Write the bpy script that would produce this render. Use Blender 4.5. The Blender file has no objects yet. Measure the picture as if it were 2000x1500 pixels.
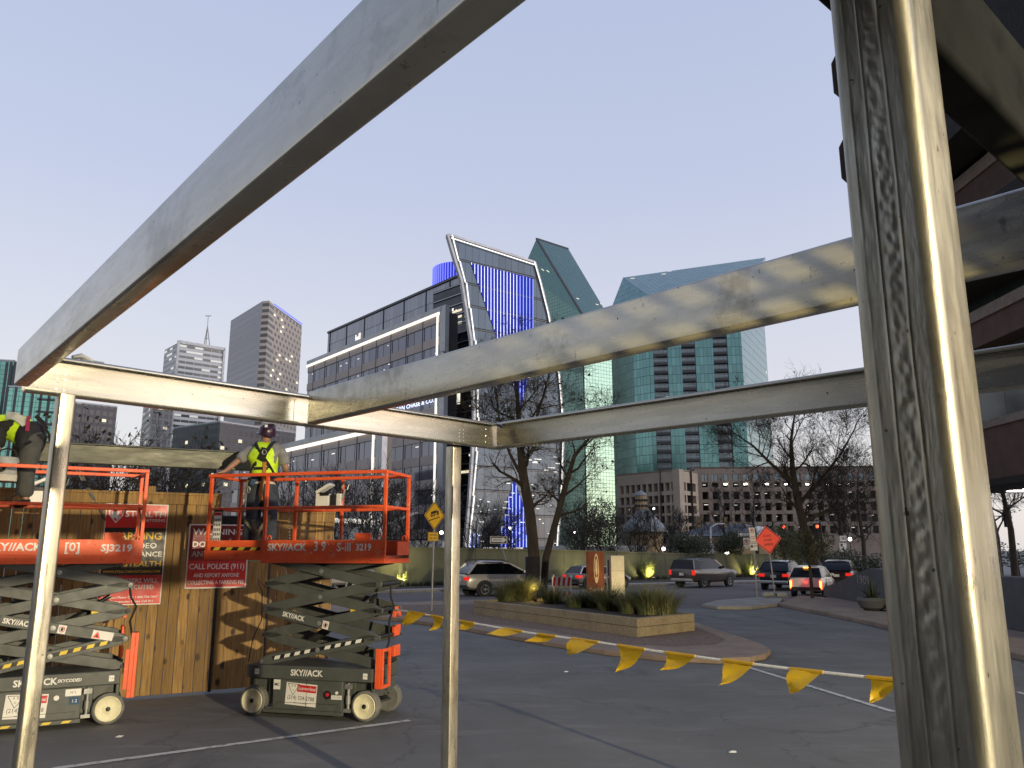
import bpy, bmesh, math, random
from mathutils import Vector, Matrix
SC = bpy.context.scene
COL = SC.collection
R = math.radians
# ------------------------------------------------------------ camera
F = 1560.0; CH = 2.1; TH = math.atan(325 / F); CT = math.cos(TH); ST = math.sin(TH)
cam = bpy.data.cameras.new('camera'); camo = bpy.data.objects.new('camera', cam); COL.objects.link(camo)
camo.location = (0, 0, CH); camo.rotation_euler = (math.pi / 2 + TH, 0, 0)
cam.sensor_width = 36.0; cam.lens = F / 2000 * 36; cam.clip_start = 0.02; cam.clip_end = 6000
SC.camera = camo
# ------------------------------------------------------------ sky, sun, exposure
SC.view_settings.view_transform = 'Standard'; SC.view_settings.look = 'None'
SC.view_settings.exposure = 0.0; SC.view_settings.gamma = 1.0
SUN_AZ = Vector((0.96, -0.28, 0.0)).normalized(); SUN_EL = R(4)
W = bpy.data.worlds.new('World'); SC.world = W; W.use_nodes = True
nt = W.node_tree; nt.nodes.clear()
def N(t, **k):
    n = nt.nodes.new(t)
    for a, b in k.items(): setattr(n, a, b)
    return n
def LK(a, b): nt.links.new(a, b)
out = N('ShaderNodeOutputWorld'); add = N('ShaderNodeAddShader')
bg = N('ShaderNodeBackground'); bg2 = N('ShaderNodeBackground')
sky = N('ShaderNodeTexSky', sky_type='NISHITA', sun_disc=False)
sky.sun_elevation = SUN_EL; sky.sun_rotation = math.atan2(SUN_AZ.x, SUN_AZ.y)
LK(sky.outputs[0], bg2.inputs[0]); bg2.inputs[1].default_value = 0.05
tc = N('ShaderNodeTexCoord'); sx = N('ShaderNodeSeparateXYZ'); LK(tc.outputs['Generated'], sx.inputs[0])
ramp = N('ShaderNodeValToRGB'); LK(sx.outputs['Z'], ramp.inputs[0])
el = ramp.color_ramp.elements
el[0].position = 0.0; el[0].color = (0.70, 0.67, 0.68, 1)
el[1].position = 1.0; el[1].color = (0.24, 0.32, 0.54, 1)
for p, c in ((0.12, (0.72, 0.705, 0.75)), (0.26, (0.645, 0.655, 0.765)), (0.42, (0.525, 0.57, 0.75)), (0.62, (0.46, 0.525, 0.72))):
    e = el.new(p); e.color = (*c, 1)
# brighter after-glow where the sun went down (right, behind the camera)
dp = N('ShaderNodeVectorMath', operation='DOT_PRODUCT'); LK(tc.outputs['Generated'], dp.inputs[0]); dp.inputs[1].default_value = SUN_AZ
mx_ = N('ShaderNodeMath', operation='MAXIMUM'); LK(dp.outputs['Value'], mx_.inputs[0]); mx_.inputs[1].default_value = 0.0
pw = N('ShaderNodeMath', operation='POWER'); LK(mx_.outputs[0], pw.inputs[0]); pw.inputs[1].default_value = 2.5
mr = N('ShaderNodeMapRange'); LK(pw.outputs[0], mr.inputs[0])
mr.inputs[1].default_value = 0.0; mr.inputs[2].default_value = 1.0; mr.inputs[3].default_value = 0.97; mr.inputs[4].default_value = 2.8
LK(mr.outputs[0], bg.inputs[1]); LK(ramp.outputs[0], bg.inputs[0])
LK(bg.outputs[0], add.inputs[0]); LK(bg2.outputs[0], add.inputs[1]); LK(add.outputs[0], out.inputs[0])
sun = bpy.data.lights.new('sun', 'SUN'); suno = bpy.data.objects.new('sun', sun); COL.objects.link(suno)
sun.energy = 0.5; sun.angle = R(30); sun.color = (1.0, 0.86, 0.74)
suno.rotation_euler = Vector((SUN_AZ.x, SUN_AZ.y, math.tan(R(14)))).to_track_quat('Z', 'Y').to_euler()
# ------------------------------------------------------------ picture geometry (2000 x 1500 pixels of the photograph)
def ray(px, py):
    u = (px - 1000) / F; v = (750 - py) / F
    return Vector((u, CT - v * ST, ST + v * CT))
CAMP = Vector((0, 0, CH))
def P(px, py, D): r = ray(px, py); return CAMP + r * (D / r.y)
def G(px, py, z=0.0): r = ray(px, py); return CAMP + r * ((z - CH) / r.z)
def Z(py, D): return P(1000, py, D).z
def X(px, D, z): return (px - 1000) / F * (D * CT + (z - CH) * ST)
def UU(px, py=1120): return (px - 1000) / F / (CT + (py - 750) / F * ST)   # x / y of a pixel
def V(px, D, z): return Vector((X(px, D, z), D, z))
# ------------------------------------------------------------ materials
M = {}
class NT:
    def __init__(s, name):
        m = bpy.data.materials.new(name); m.use_nodes = True; s.m = m; s.t = m.node_tree; s.t.nodes.clear()
        s.o = s.n('ShaderNodeOutputMaterial'); s.b = s.n('ShaderNodeBsdfPrincipled'); s.l(s.b.outputs[0], s.o.inputs[0]); M[name] = m
    def n(s, t, **k):
        x = s.t.nodes.new(t)
        for a, b in k.items(): setattr(x, a, b)
        return x
    def l(s, a, b): s.t.links.new(a, b)
    def math(s, op, a, b=None, clamp=False):
        x = s.n('ShaderNodeMath', operation=op, use_clamp=clamp)
        for i, v in enumerate((a, b)):
            if v is None: continue
            if isinstance(v, (int, float)): x.inputs[i].default_value = v
            else: s.l(v, x.inputs[i])
        return x.outputs[0]
    def noise(s, scale, detail=4, vec=None, rough=0.55, stretch=None, coord='Object'):
        if vec is None: vec = s.n('ShaderNodeTexCoord').outputs[coord]
        if stretch:
            mp = s.n('ShaderNodeMapping'); s.l(vec, mp.inputs[0]); mp.inputs['Scale'].default_value = stretch; vec = mp.outputs[0]
        x = s.n('ShaderNodeTexNoise'); s.l(vec, x.inputs['Vector'])
        x.inputs['Scale'].default_value = scale; x.inputs['Detail'].default_value = detail; x.inputs['Roughness'].default_value = rough
        return x.outputs['Fac']
    def ramp(s, fac, *stops):
        x = s.n('ShaderNodeValToRGB'); s.l(fac, x.inputs[0]); e = x.color_ramp.elements
        for i, (p, c) in enumerate(stops):
            if isinstance(c, (int, float)): c = (c, c, c)
            q = e[i] if i < 2 else e.new(p)
            q.position = p; q.color = (*c, 1)
        return x.outputs[0]
    def mix(s, fac, a, b, mode='MIX'):
        x = s.n('ShaderNodeMix', data_type='RGBA', blend_type=mode)
        for sock, v in ((x.inputs[0], fac), (x.inputs[6], a), (x.inputs[7], b)):
            if isinstance(v, (int, float)): sock.default_value = v
            elif isinstance(v, tuple): sock.default_value = (*v[:3], 1)
            else: s.l(v, sock)
        return x.outputs[2]
    def bump(s, h, strength=0.3, dist=0.01):
        x = s.n('ShaderNodeBump'); s.l(h, x.inputs['Height']); x.inputs['Strength'].default_value = strength; x.inputs['Distance'].default_value = dist
        s.l(x.outputs[0], s.b.inputs['Normal'])
    def set(s, col=None, rough=None, metal=None, spec=None):
        for k, v in (('Base Color', col), ('Roughness', rough), ('Metallic', metal), ('Specular IOR Level', spec)):
            if v is None: continue
            if isinstance(v, tuple): v = (*v[:3], 1)
            if isinstance(v, (int, float, tuple)): s.b.inputs[k].default_value = v
            else: s.l(v, s.b.inputs[k])
        return s
    def emit(s, col, st):
        if isinstance(col, tuple): s.b.inputs['Emission Color'].default_value = (*col, 1)
        else: s.l(col, s.b.inputs['Emission Color'])
        if isinstance(st, (int, float)): s.b.inputs['Emission Strength'].default_value = st
        else: s.l(st, s.b.inputs['Emission Strength'])
        return s
def plain(name, col, rough=0.5, metal=0.0, var=0.25, scale=6.0, bump=0.0, spec=None, grime=0.0, stretch=None):
    t = NT(name); f = t.noise(scale, 5, stretch=stretch)
    lo = tuple(c * (1 - var) for c in col); hi = tuple(min(1, c * (1 + var)) for c in col)
    c = t.ramp(f, (0.3, lo), (0.7, hi))
    if grime:
        g = t.ramp(t.noise(scale * 3.1, 6), (0.52, 0.0), (0.72, grime)); c = t.mix(g, c, tuple(x * 0.35 for x in col))
    r = t.ramp(t.noise(scale * 2.3, 4), (0.3, max(0.03, rough - 0.1)), (0.7, min(1, rough + 0.1)))
    t.set(c, r, metal, spec)
    if bump: t.bump(t.noise(scale * 8, 4), bump, 0.01)
    return t
def glow(name, col, st):
    t = NT(name); t.set(tuple(min(0.8, c) for c in col), 0.4); t.emit(col, st); return t
# --- galvanised steel
def steel(name, base, rough, dirt=0.5, yel=0.0, streak=(1, 1, 1), contrast=1.0, metal=0.8, bmp=0.14):
    t = NT(name); tc = t.n('ShaderNodeTexCoord').outputs['Object']
    a = t.noise(1.8, 8, tc, 0.62); b = t.noise(11, 6, tc, 0.6, streak); c3 = t.noise(1.3, 9, tc, 0.72)
    col = t.ramp(a, (0.34, tuple(x * (1 - 0.38 * contrast) for x in base)), (0.66, tuple(x * (1 + 0.2 * contrast) for x in base)))
    col = t.mix(0.45, col, t.ramp(b, (0.38, tuple(x * (1 - 0.5 * min(1, contrast * 1.2)) for x in base)), (0.62, tuple(x * (1 + 0.15 * min(1, contrast)) for x in base))))
    st_ = t.ramp(c3, (0.54, 0.0), (0.64, dirt)); col = t.mix(st_, col, (0.10, 0.085, 0.065))
    sc_ = t.ramp(t.noise(7, 8, tc, 0.75, (2.2, 2.2, 1)), (0.62, 0.0), (0.66, dirt)); col = t.mix(sc_, col, (0.055, 0.05, 0.045))
    wh = t.ramp(t.noise(6, 7, tc, 0.7), (0.64, 0.0), (0.69, 0.5 * dirt)); col = t.mix(wh, col, (0.55, 0.56, 0.56))
    sp = t.ramp(t.noise(48, 2, tc), (0.72, 0.0), (0.745, 0.85)); col = t.mix(sp, col, (0.025, 0.022, 0.02))
    if yel:
        y_ = t.ramp(t.noise(1.7, 6, tc), (0.42, 0.0), (0.7, yel)); col = t.mix(y_, col, (0.40, 0.33, 0.18))
    ro = t.ramp(t.noise(4, 7, tc, 0.65, streak), (0.3, rough - 0.13 * min(1, contrast + 0.25)), (0.7, rough + 0.18 * min(1, contrast + 0.2)))
    t.set(col, ro, metal)
    t.bump(t.noise(26, 7, tc, 0.6, streak), bmp, 0.004)
    return t
steel('galvanized', (0.41, 0.395, 0.345), 0.25, 0.5, 0.0, (0.8, 0.8, 4), 0.26, metal=0.93, bmp=0.04)
steel('galvanized_post', (0.42, 0.40, 0.33), 0.32, 0.3, 0.3, (5, 5, 0.6))
steel('galvanized_shaded', (0.11, 0.113, 0.095), 0.5, 0.3, 0.0, (0.6, 0.6, 3), 0.5, metal=0.55)  # galvanised steel darkened for the shade on the loose beam
steel('galvanized_dirty', (0.042, 0.042, 0.038), 0.6, 0.9, 0.0, metal=0.2)
steel('galvanized_column', (0.33, 0.32, 0.265), 0.36, 0.6, 0.25, (6, 6, 0.9), 0.9)
steel('galvanized_bright', (0.36, 0.35, 0.305), 0.26, 0.1, 0.0, (0.5, 0.5, 5), 0.14, metal=0.9, bmp=0.04)
plain('dark_steel', (0.011, 0.0115, 0.011), 0.75, var=0.4, scale=3, grime=0.6, spec=0.05)  # near-black steel of the near header
plain('bolt_brown', (0.05, 0.03, 0.02), 0.6)
plain('screw', (0.6, 0.6, 0.58), 0.3, 0.9)
# --- ground
t = NT('asphalt'); tc_ = t.n('ShaderNodeTexCoord').outputs['Object']
c = t.ramp(t.noise(0.30, 8, tc_, 0.65), (0.3, (0.104, 0.103, 0.097)), (0.52, (0.142, 0.140, 0.131)), (0.72, (0.19, 0.187, 0.174)))
c = t.mix(t.ramp(t.noise(1.1, 8, tc_, 0.72, (0.5, 1.9, 1)), (0.54, 0.0), (0.66, 0.55)), c, (0.24, 0.235, 0.22))
c = t.mix(t.ramp(t.noise(0.7, 8, tc_, 0.72, (1, 0.3, 1)), (0.56, 0.0), (0.66, 0.65)), c, (0.045, 0.046, 0.046))
c = t.mix(t.ramp(t.noise(3.2, 6, tc_, 0.7, (0.35, 1.0, 1)), (0.66, 0.0), (0.70, 0.75)), c, (0.026, 0.026, 0.026))
c = t.mix(t.ramp(t.noise(5.5, 4, tc_, 0.6), (0.70, 0.0), (0.73, 0.6)), c, (0.30, 0.29, 0.27))
cr = t.n('ShaderNodeTexVoronoi', feature='DISTANCE_TO_EDGE'); nv = t.n('ShaderNodeTexNoise'); t.l(tc_, nv.inputs['Vector']); nv.inputs['Scale'].default_value = 1.2; nv.inputs['Detail'].default_value = 6
vm = t.n('ShaderNodeVectorMath', operation='MULTIPLY_ADD'); t.l(nv.outputs['Color'], vm.inputs[0]); vm.inputs[1].default_value = (1.6, 1.6, 0); t.l(tc_, vm.inputs[2]); t.l(vm.outputs[0], cr.inputs['Vector']); cr.inputs['Scale'].default_value = 0.22
c = t.mix(t.ramp(cr.outputs['Distance'], (0.0015, 0.5), (0.005, 0.0)), c, (0.02, 0.02, 0.02))
c = t.mix(t.ramp(t.noise(150, 2, tc_), (0.4, 0.0), (0.7, 0.5)), c, (0.21, 0.205, 0.19))
t.set(c, t.ramp(t.noise(0.9, 5, tc_), (0.3, 0.62), (0.7, 0.88)), 0, 0.35); t.bump(t.noise(220, 3, tc_), 0.4, 0.004)
t = NT('street_asphalt'); tc_ = t.n('ShaderNodeTexCoord').outputs['Object']
c = t.ramp(t.noise(0.5, 8, tc_, 0.65, (0.4, 1.5, 1)), (0.3, (0.10, 0.084, 0.078)), (0.7, (0.17, 0.145, 0.132)))
t.set(c, 0.8, 0, 0.3); t.bump(t.noise(160, 3, tc_), 0.3, 0.004)
plain('concrete', (0.27, 0.235, 0.19), 0.85, var=0.22, scale=1.6, bump=0.25, grime=0.35)
plain('pink_paving', (0.27, 0.20, 0.15), 0.85, var=0.2, scale=1.2, bump=0.2, grime=0.3)
plain('kerb_concrete', (0.30, 0.28, 0.25), 0.85, var=0.2, scale=1.2, bump=0.2, grime=0.3)
t = NT('gravel'); tc_ = t.n('ShaderNodeTexCoord').outputs['Object']
vo = t.n('ShaderNodeTexVoronoi'); t.l(tc_, vo.inputs['Vector']); vo.inputs['Scale'].default_value = 28
c = t.ramp(vo.outputs['Distance'], (0.1, (0.36, 0.255, 0.19)), (0.7, (0.11, 0.075, 0.058))); t.set(c, 0.9); t.bump(vo.outputs['Distance'], 0.8, 0.02)
plain('mulch', (0.035, 0.026, 0.02), 0.95, var=0.5, scale=14, bump=0.6)
t = NT('planter_stone'); tc_ = t.n('ShaderNodeTexCoord').outputs['Object']
c = t.ramp(t.noise(28, 6, tc_, 0.7), (0.3, (0.16, 0.12, 0.07)), (0.55, (0.36, 0.29, 0.18)), (0.75, (0.46, 0.40, 0.28)))
c = t.mix(t.ramp(t.noise(1.4, 5, tc_), (0.45, 0.0), (0.7, 0.5)), c, (0.15, 0.12, 0.08)); t.set(c, 0.9); t.bump(t.noise(35, 5, tc_), 0.8, 0.02)
t = NT('line_paint'); a = t.noise(9, 6, None, 0.7)
t.set(t.ramp(a, (0.36, (0.16, 0.16, 0.155)), (0.48, (0.58, 0.575, 0.55))), 0.8)
t = NT('olive_wall'); tc_ = t.n('ShaderNodeTexCoord').outputs['Object']
c = t.ramp(t.noise(0.5, 6, tc_, 0.6), (0.3, (0.115, 0.12, 0.07)), (0.7, (0.185, 0.185, 0.11)))
c = t.mix(t.ramp(t.noise(1.5, 6, tc_, 0.7, (1, 1, 0.12)), (0.5, 0.0), (0.75, 0.5)), c, (0.07, 0.072, 0.045)); t.set(c, 0.9); t.bump(t.noise(20, 4, tc_), 0.2, 0.01)
plain('charcoal_wall', (0.075, 0.08, 0.085), 0.7, var=0.15, scale=1.0, grime=0.2)
# --- wood fence (object x along the fence, boards 0.14 wide)
t = NT('fence_wood'); tc_ = t.n('ShaderNodeTexCoord').outputs['Object']; s_ = t.n('ShaderNodeSeparateXYZ'); t.l(tc_, s_.inputs[0])
bi = t.math('FLOOR', t.math('DIVIDE', s_.outputs['X'], 0.143)); wn = t.n('ShaderNodeTexWhiteNoise', noise_dimensions='1D'); t.l(bi, wn.inputs['W'])
cb = t.n('ShaderNodeCombineXYZ'); t.l(s_.outputs['X'], cb.inputs[0]); t.l(wn.outputs['Value'], cb.inputs[1]); t.l(s_.outputs['Z'], cb.inputs[2])
gr = t.noise(9, 6, cb.outputs[0], 0.6, (5, 3, 0.28)); c = t.ramp(gr, (0.28, (0.16, 0.085, 0.024)), (0.5, (0.34, 0.20, 0.062)), (0.72, (0.50, 0.32, 0.115)))
c = t.mix(t.math('MULTIPLY', wn.outputs['Value'], 0.7), c, (0.15, 0.085, 0.028))
kv = t.n('ShaderNodeTexVoronoi'); mp = t.n('ShaderNodeMapping'); mp.inputs['Scale'].default_value = (1, 1, 0.62); t.l(cb.outputs[0], mp.inputs[0]); t.l(mp.outputs[0], kv.inputs['Vector']); kv.inputs['Scale'].default_value = 5.2
c = t.mix(t.ramp(kv.outputs['Distance'], (0.12, 0.97), (0.23, 0.0)), c, (0.03, 0.014, 0.006))
c = t.mix(t.ramp(t.noise(0.9, 6, tc_, 0.65, (2, 1, 0.5)), (0.5, 0.0), (0.74, 0.55)), c, (0.10, 0.062, 0.028))
t.set(c, 0.75); t.bump(gr, 0.25, 0.006)
# --- lift paints
plain('lift_grey', (0.078, 0.085, 0.078), 0.48, var=0.16, scale=3.5, grime=0.3)
plain('lift_dark', (0.02, 0.021, 0.02), 0.5, var=0.3)
t = NT('lift_orange'); tc_ = t.n('ShaderNodeTexCoord').outputs['Object']
c = t.ramp(t.noise(3, 6, tc_, 0.6), (0.3, (0.72, 0.085, 0.018)), (0.7, (0.86, 0.13, 0.035)))
c = t.mix(t.ramp(t.noise(7, 7, tc_, 0.7), (0.56, 0.0), (0.68, 0.55)), c, (0.62, 0.30, 0.20)); c = t.mix(t.ramp(t.noise(22, 5, tc_), (0.66, 0.0), (0.70, 0.8)), c, (0.10, 0.05, 0.035)); t.set(c, 0.5)
plain('rim_cream', (0.74, 0.69, 0.46), 0.55, var=0.12, scale=8, grime=0.2)
plain('tyre_grey', (0.15, 0.15, 0.135), 0.85, var=0.2, scale=10)
plain('tyre_black', (0.018, 0.018, 0.019), 0.8)
plain('white_paint', (0.72, 0.71, 0.67), 0.5, var=0.08)
plain('white_decal', (0.74, 0.72, 0.68), 0.5, var=0.06)
plain('black_decal', (0.012, 0.012, 0.012), 0.5)
plain('yellow_decal', (0.72, 0.52, 0.04), 0.5, var=0.1)
plain('red_decal', (0.55, 0.018, 0.02), 0.5, var=0.1)
plain('sign_red', (0.56, 0.017, 0.014), 0.42, var=0.08, scale=2)
plain('sign_black', (0.014, 0.013, 0.013), 0.45, var=0.2)
plain('sign_maroon', (0.17, 0.008, 0.014), 0.5, var=0.2)  # dark red lettering, and the painted shade on the parking sign
plain('sign_yellow', (0.80, 0.46, 0.015), 0.5, var=0.06)
plain('sign_white', (0.72, 0.71, 0.68), 0.5, var=0.06)
t = plain('sign_orange', (0.85, 0.055, 0.022), 0.45, var=0.05); t.emit((0.9, 0.05, 0.02), 0.22)   # fluorescent sheeting
plain('metal_grey', (0.32, 0.32, 0.31), 0.5, 0.6, var=0.2, scale=4)
plain('metal_dark', (0.03, 0.03, 0.03), 0.5, 0.3)
plain('brass', (0.55, 0.42, 0.2), 0.4, 0.9)
# --- pennants
t = NT('pennant_yellow'); t.set(t.ramp(t.noise(12, 4), (0.3, (0.72, 0.44, 0.015)), (0.7, (0.82, 0.55, 0.03))), 0.4)
t.b.inputs['Subsurface Weight'].default_value = 0.0
tr = t.n('ShaderNodeBsdfTranslucent'); tr.inputs[0].default_value = (0.8, 0.5, 0.02, 1); ad = t.n('ShaderNodeMixShader'); ad.inputs[0].default_value = 0.35
t.l(t.b.outputs[0], ad.inputs[1]); t.l(tr.outputs[0], ad.inputs[2]); t.l(ad.outputs[0], t.o.inputs[0])
plain('rope_white', (0.75, 0.74, 0.70), 0.6, var=0.1, scale=30)
# --- people
plain('skin', (0.30, 0.16, 0.10), 0.55, var=0.12, scale=9)
plain('hi_vis', (0.50, 0.72, 0.02), 0.6, var=0.22, scale=9, bump=0.5)
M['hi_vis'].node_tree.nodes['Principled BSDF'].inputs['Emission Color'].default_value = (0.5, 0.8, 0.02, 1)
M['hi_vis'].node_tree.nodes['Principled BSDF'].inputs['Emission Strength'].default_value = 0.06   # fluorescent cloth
plain('shirt_grey', (0.20, 0.20, 0.205), 0.85, var=0.28, scale=9, bump=0.6)
plain('shirt_pale', (0.50, 0.48, 0.42), 0.85, var=0.1, scale=8)
plain('jeans', (0.035, 0.045, 0.065), 0.9, var=0.45, scale=9, bump=0.7)
plain('trousers_grey', (0.06, 0.062, 0.058), 0.9, var=0.25, scale=8)
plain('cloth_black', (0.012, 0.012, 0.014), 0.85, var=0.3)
plain('harness_strap', (0.16, 0.14, 0.09), 0.8, var=0.25, scale=10)
plain('strap_blue', (0.04, 0.09, 0.17), 0.8)
plain('strap_orange', (0.45, 0.18, 0.04), 0.8)
plain('cloth_pink', (0.35, 0.03, 0.09), 0.8)
plain('silver_tape', (0.45, 0.45, 0.42), 0.45)
plain('helmet_purple', (0.035, 0.014, 0.036), 0.28, var=0.15)
plain('helmet_black', (0.012, 0.012, 0.014), 0.35)
plain('hair', (0.01, 0.008, 0.007), 0.7)
plain('bag_grey', (0.34, 0.34, 0.33), 0.8, var=0.2, scale=10)
# --- vegetation
plain('bark', (0.034, 0.026, 0.019), 0.95, var=0.4, scale=9, bump=0.6, stretch=(1, 1, 0.2))
plain('bark_warm', (0.045, 0.035, 0.025), 0.95, var=0.4, scale=6, bump=0.7, stretch=(1, 1, 0.2))
plain('twig', (0.026, 0.021, 0.017), 0.95, var=0.3)
plain('dry_leaf', (0.04, 0.028, 0.015), 0.9, var=0.4)
plain('hedge_leaf', (0.028, 0.036, 0.014), 0.8, var=0.5, scale=3)
plain('olive_leaf', (0.06, 0.062, 0.022), 0.8, var=0.4, scale=3)
plain('grass_green', (0.10, 0.125, 0.05), 0.75, var=0.4, scale=3)
plain('grass_straw', (0.25, 0.22, 0.10), 0.75, var=0.35, scale=3)
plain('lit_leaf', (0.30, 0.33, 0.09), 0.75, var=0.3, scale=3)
# --- cars
def paint(name, col, metal=0.4, rough=0.28):
    t = NT(name); t.set(col, rough, metal); t.b.inputs['Coat Weight'].default_value = 0.6; t.b.inputs['Coat Roughness'].default_value = 0.08
paint('paint_silver', (0.50, 0.48, 0.44)); paint('paint_pewter', (0.065, 0.052, 0.046), 0.2); paint('paint_black', (0.012, 0.012, 0.014), 0.1)
paint('paint_white', (0.62, 0.60, 0.58), 0.0); paint('paint_greysilver', (0.26, 0.26, 0.27)); paint('paint_darkred', (0.03, 0.012, 0.014), 0.2)
t = NT('car_glass'); t.set((0.006, 0.007, 0.009), 0.12, 0.0, 0.25)
plain('car_plastic', (0.02, 0.02, 0.021), 0.65); plain('alloy', (0.42, 0.42, 0.42), 0.35, 0.9)
plain('chrome', (0.7, 0.7, 0.7), 0.12, 1.0, var=0.02)
t = NT('tail_red'); t.set((0.45, 0.01, 0.01), 0.2); t.emit((1, 0.03, 0.015), 0.7)
t = NT('brake_glow'); t.set((0.5, 0.02, 0.01), 0.2); t.emit((1.0, 0.08, 0.02), 2.2)
t = NT('brake_core'); t.set((0.5, 0.1, 0.01), 0.2); t.emit((1.0, 0.40, 0.06), 5.0)
glow('signal_red', (1.0, 0.06, 0.02), 9.0); glow('signal_green', (0.05, 1.0, 0.5), 6.0)
glow('lamp_warm', (1.0, 0.80, 0.42), 18.0); glow('lamp_white', (1.0, 0.95, 0.85), 14.0)
glow('tube_light', (1.0, 0.94, 0.80), 1.1); glow('led_white', (0.70, 0.76, 1.0), 1.5); glow('led_blue', (0.30, 0.40, 1.0), 1.4)
glow('led_violet', (0.14, 0.16, 1.0), 1.3)
t = NT('led_wash'); t.set((0.012, 0.015, 0.09), 0.6, 0, 0.1); t.emit((0.03, 0.045, 0.75), 0.42)  # blue wash of the LED strips on the surface behind, painted as glow
# ------------------------------------------------------------ facade materials on UVs in metres (u along the wall, v up)
def facade_mat(name, glass, frame, cw, ch, lw, lh, rough=0.15, metal=0.0, lit=0.0, litcol=(1.0, 0.88, 0.6), litst=1.0, var=0.2, spec=0.6, band=None, bandcol=None, stagger=0.0, frame_rough=0.7):
    t = NT(name); uv = t.n('ShaderNodeUVMap').outputs[0]; s = t.n('ShaderNodeSeparateXYZ'); t.l(uv, s.inputs[0])
    v = t.math('DIVIDE', s.outputs['Y'], ch); row = t.math('FLOOR', v); fv = t.math('FRACT', v)
    u = t.math('DIVIDE', s.outputs['X'], cw)
    if stagger: u = t.math('ADD', u, t.math('MULTIPLY', t.math('MODULO', row, 2.0), stagger))
    colm = t.math('FLOOR', u); fu = t.math('FRACT', u)
    inu = t.math('GREATER_THAN', fu, lw); inv = t.math('GREATER_THAN', fv, lh); pane = t.math('MULTIPLY', inu, inv)
    cb = t.n('ShaderNodeCombineXYZ'); t.l(colm, cb.inputs[0]); t.l(row, cb.inputs[1])
    wn = t.n('ShaderNodeTexWhiteNoise', noise_dimensions='3D'); t.l(cb.outputs[0], wn.inputs['Vector'])
    g = t.mix(wn.outputs['Value'], tuple(c * (1 - var) for c in glass), tuple(min(1, c * (1 + var)) for c in glass))
    fr = frame
    if band:
        bm = t.math('GREATER_THAN', fv, 1 - band); fr = t.mix(bm, frame, bandcol)
    c = t.mix(pane, fr, g)
    rr = t.math('ADD', t.math('MULTIPLY', pane, rough - frame_rough), frame_rough)
    t.set(c, rr, t.math('MULTIPLY', pane, metal) if metal else 0.0, spec)
    if lit:
        on = t.math('MULTIPLY', t.math('GREATER_THAN', wn.outputs['Value'], 1 - lit), pane)
        sp = t.math('MULTIPLY', on, t.math('MULTIPLY', t.math('GREATER_THAN', fv, 0.62), litst))
        t.emit(litcol, sp)
    return t
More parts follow.
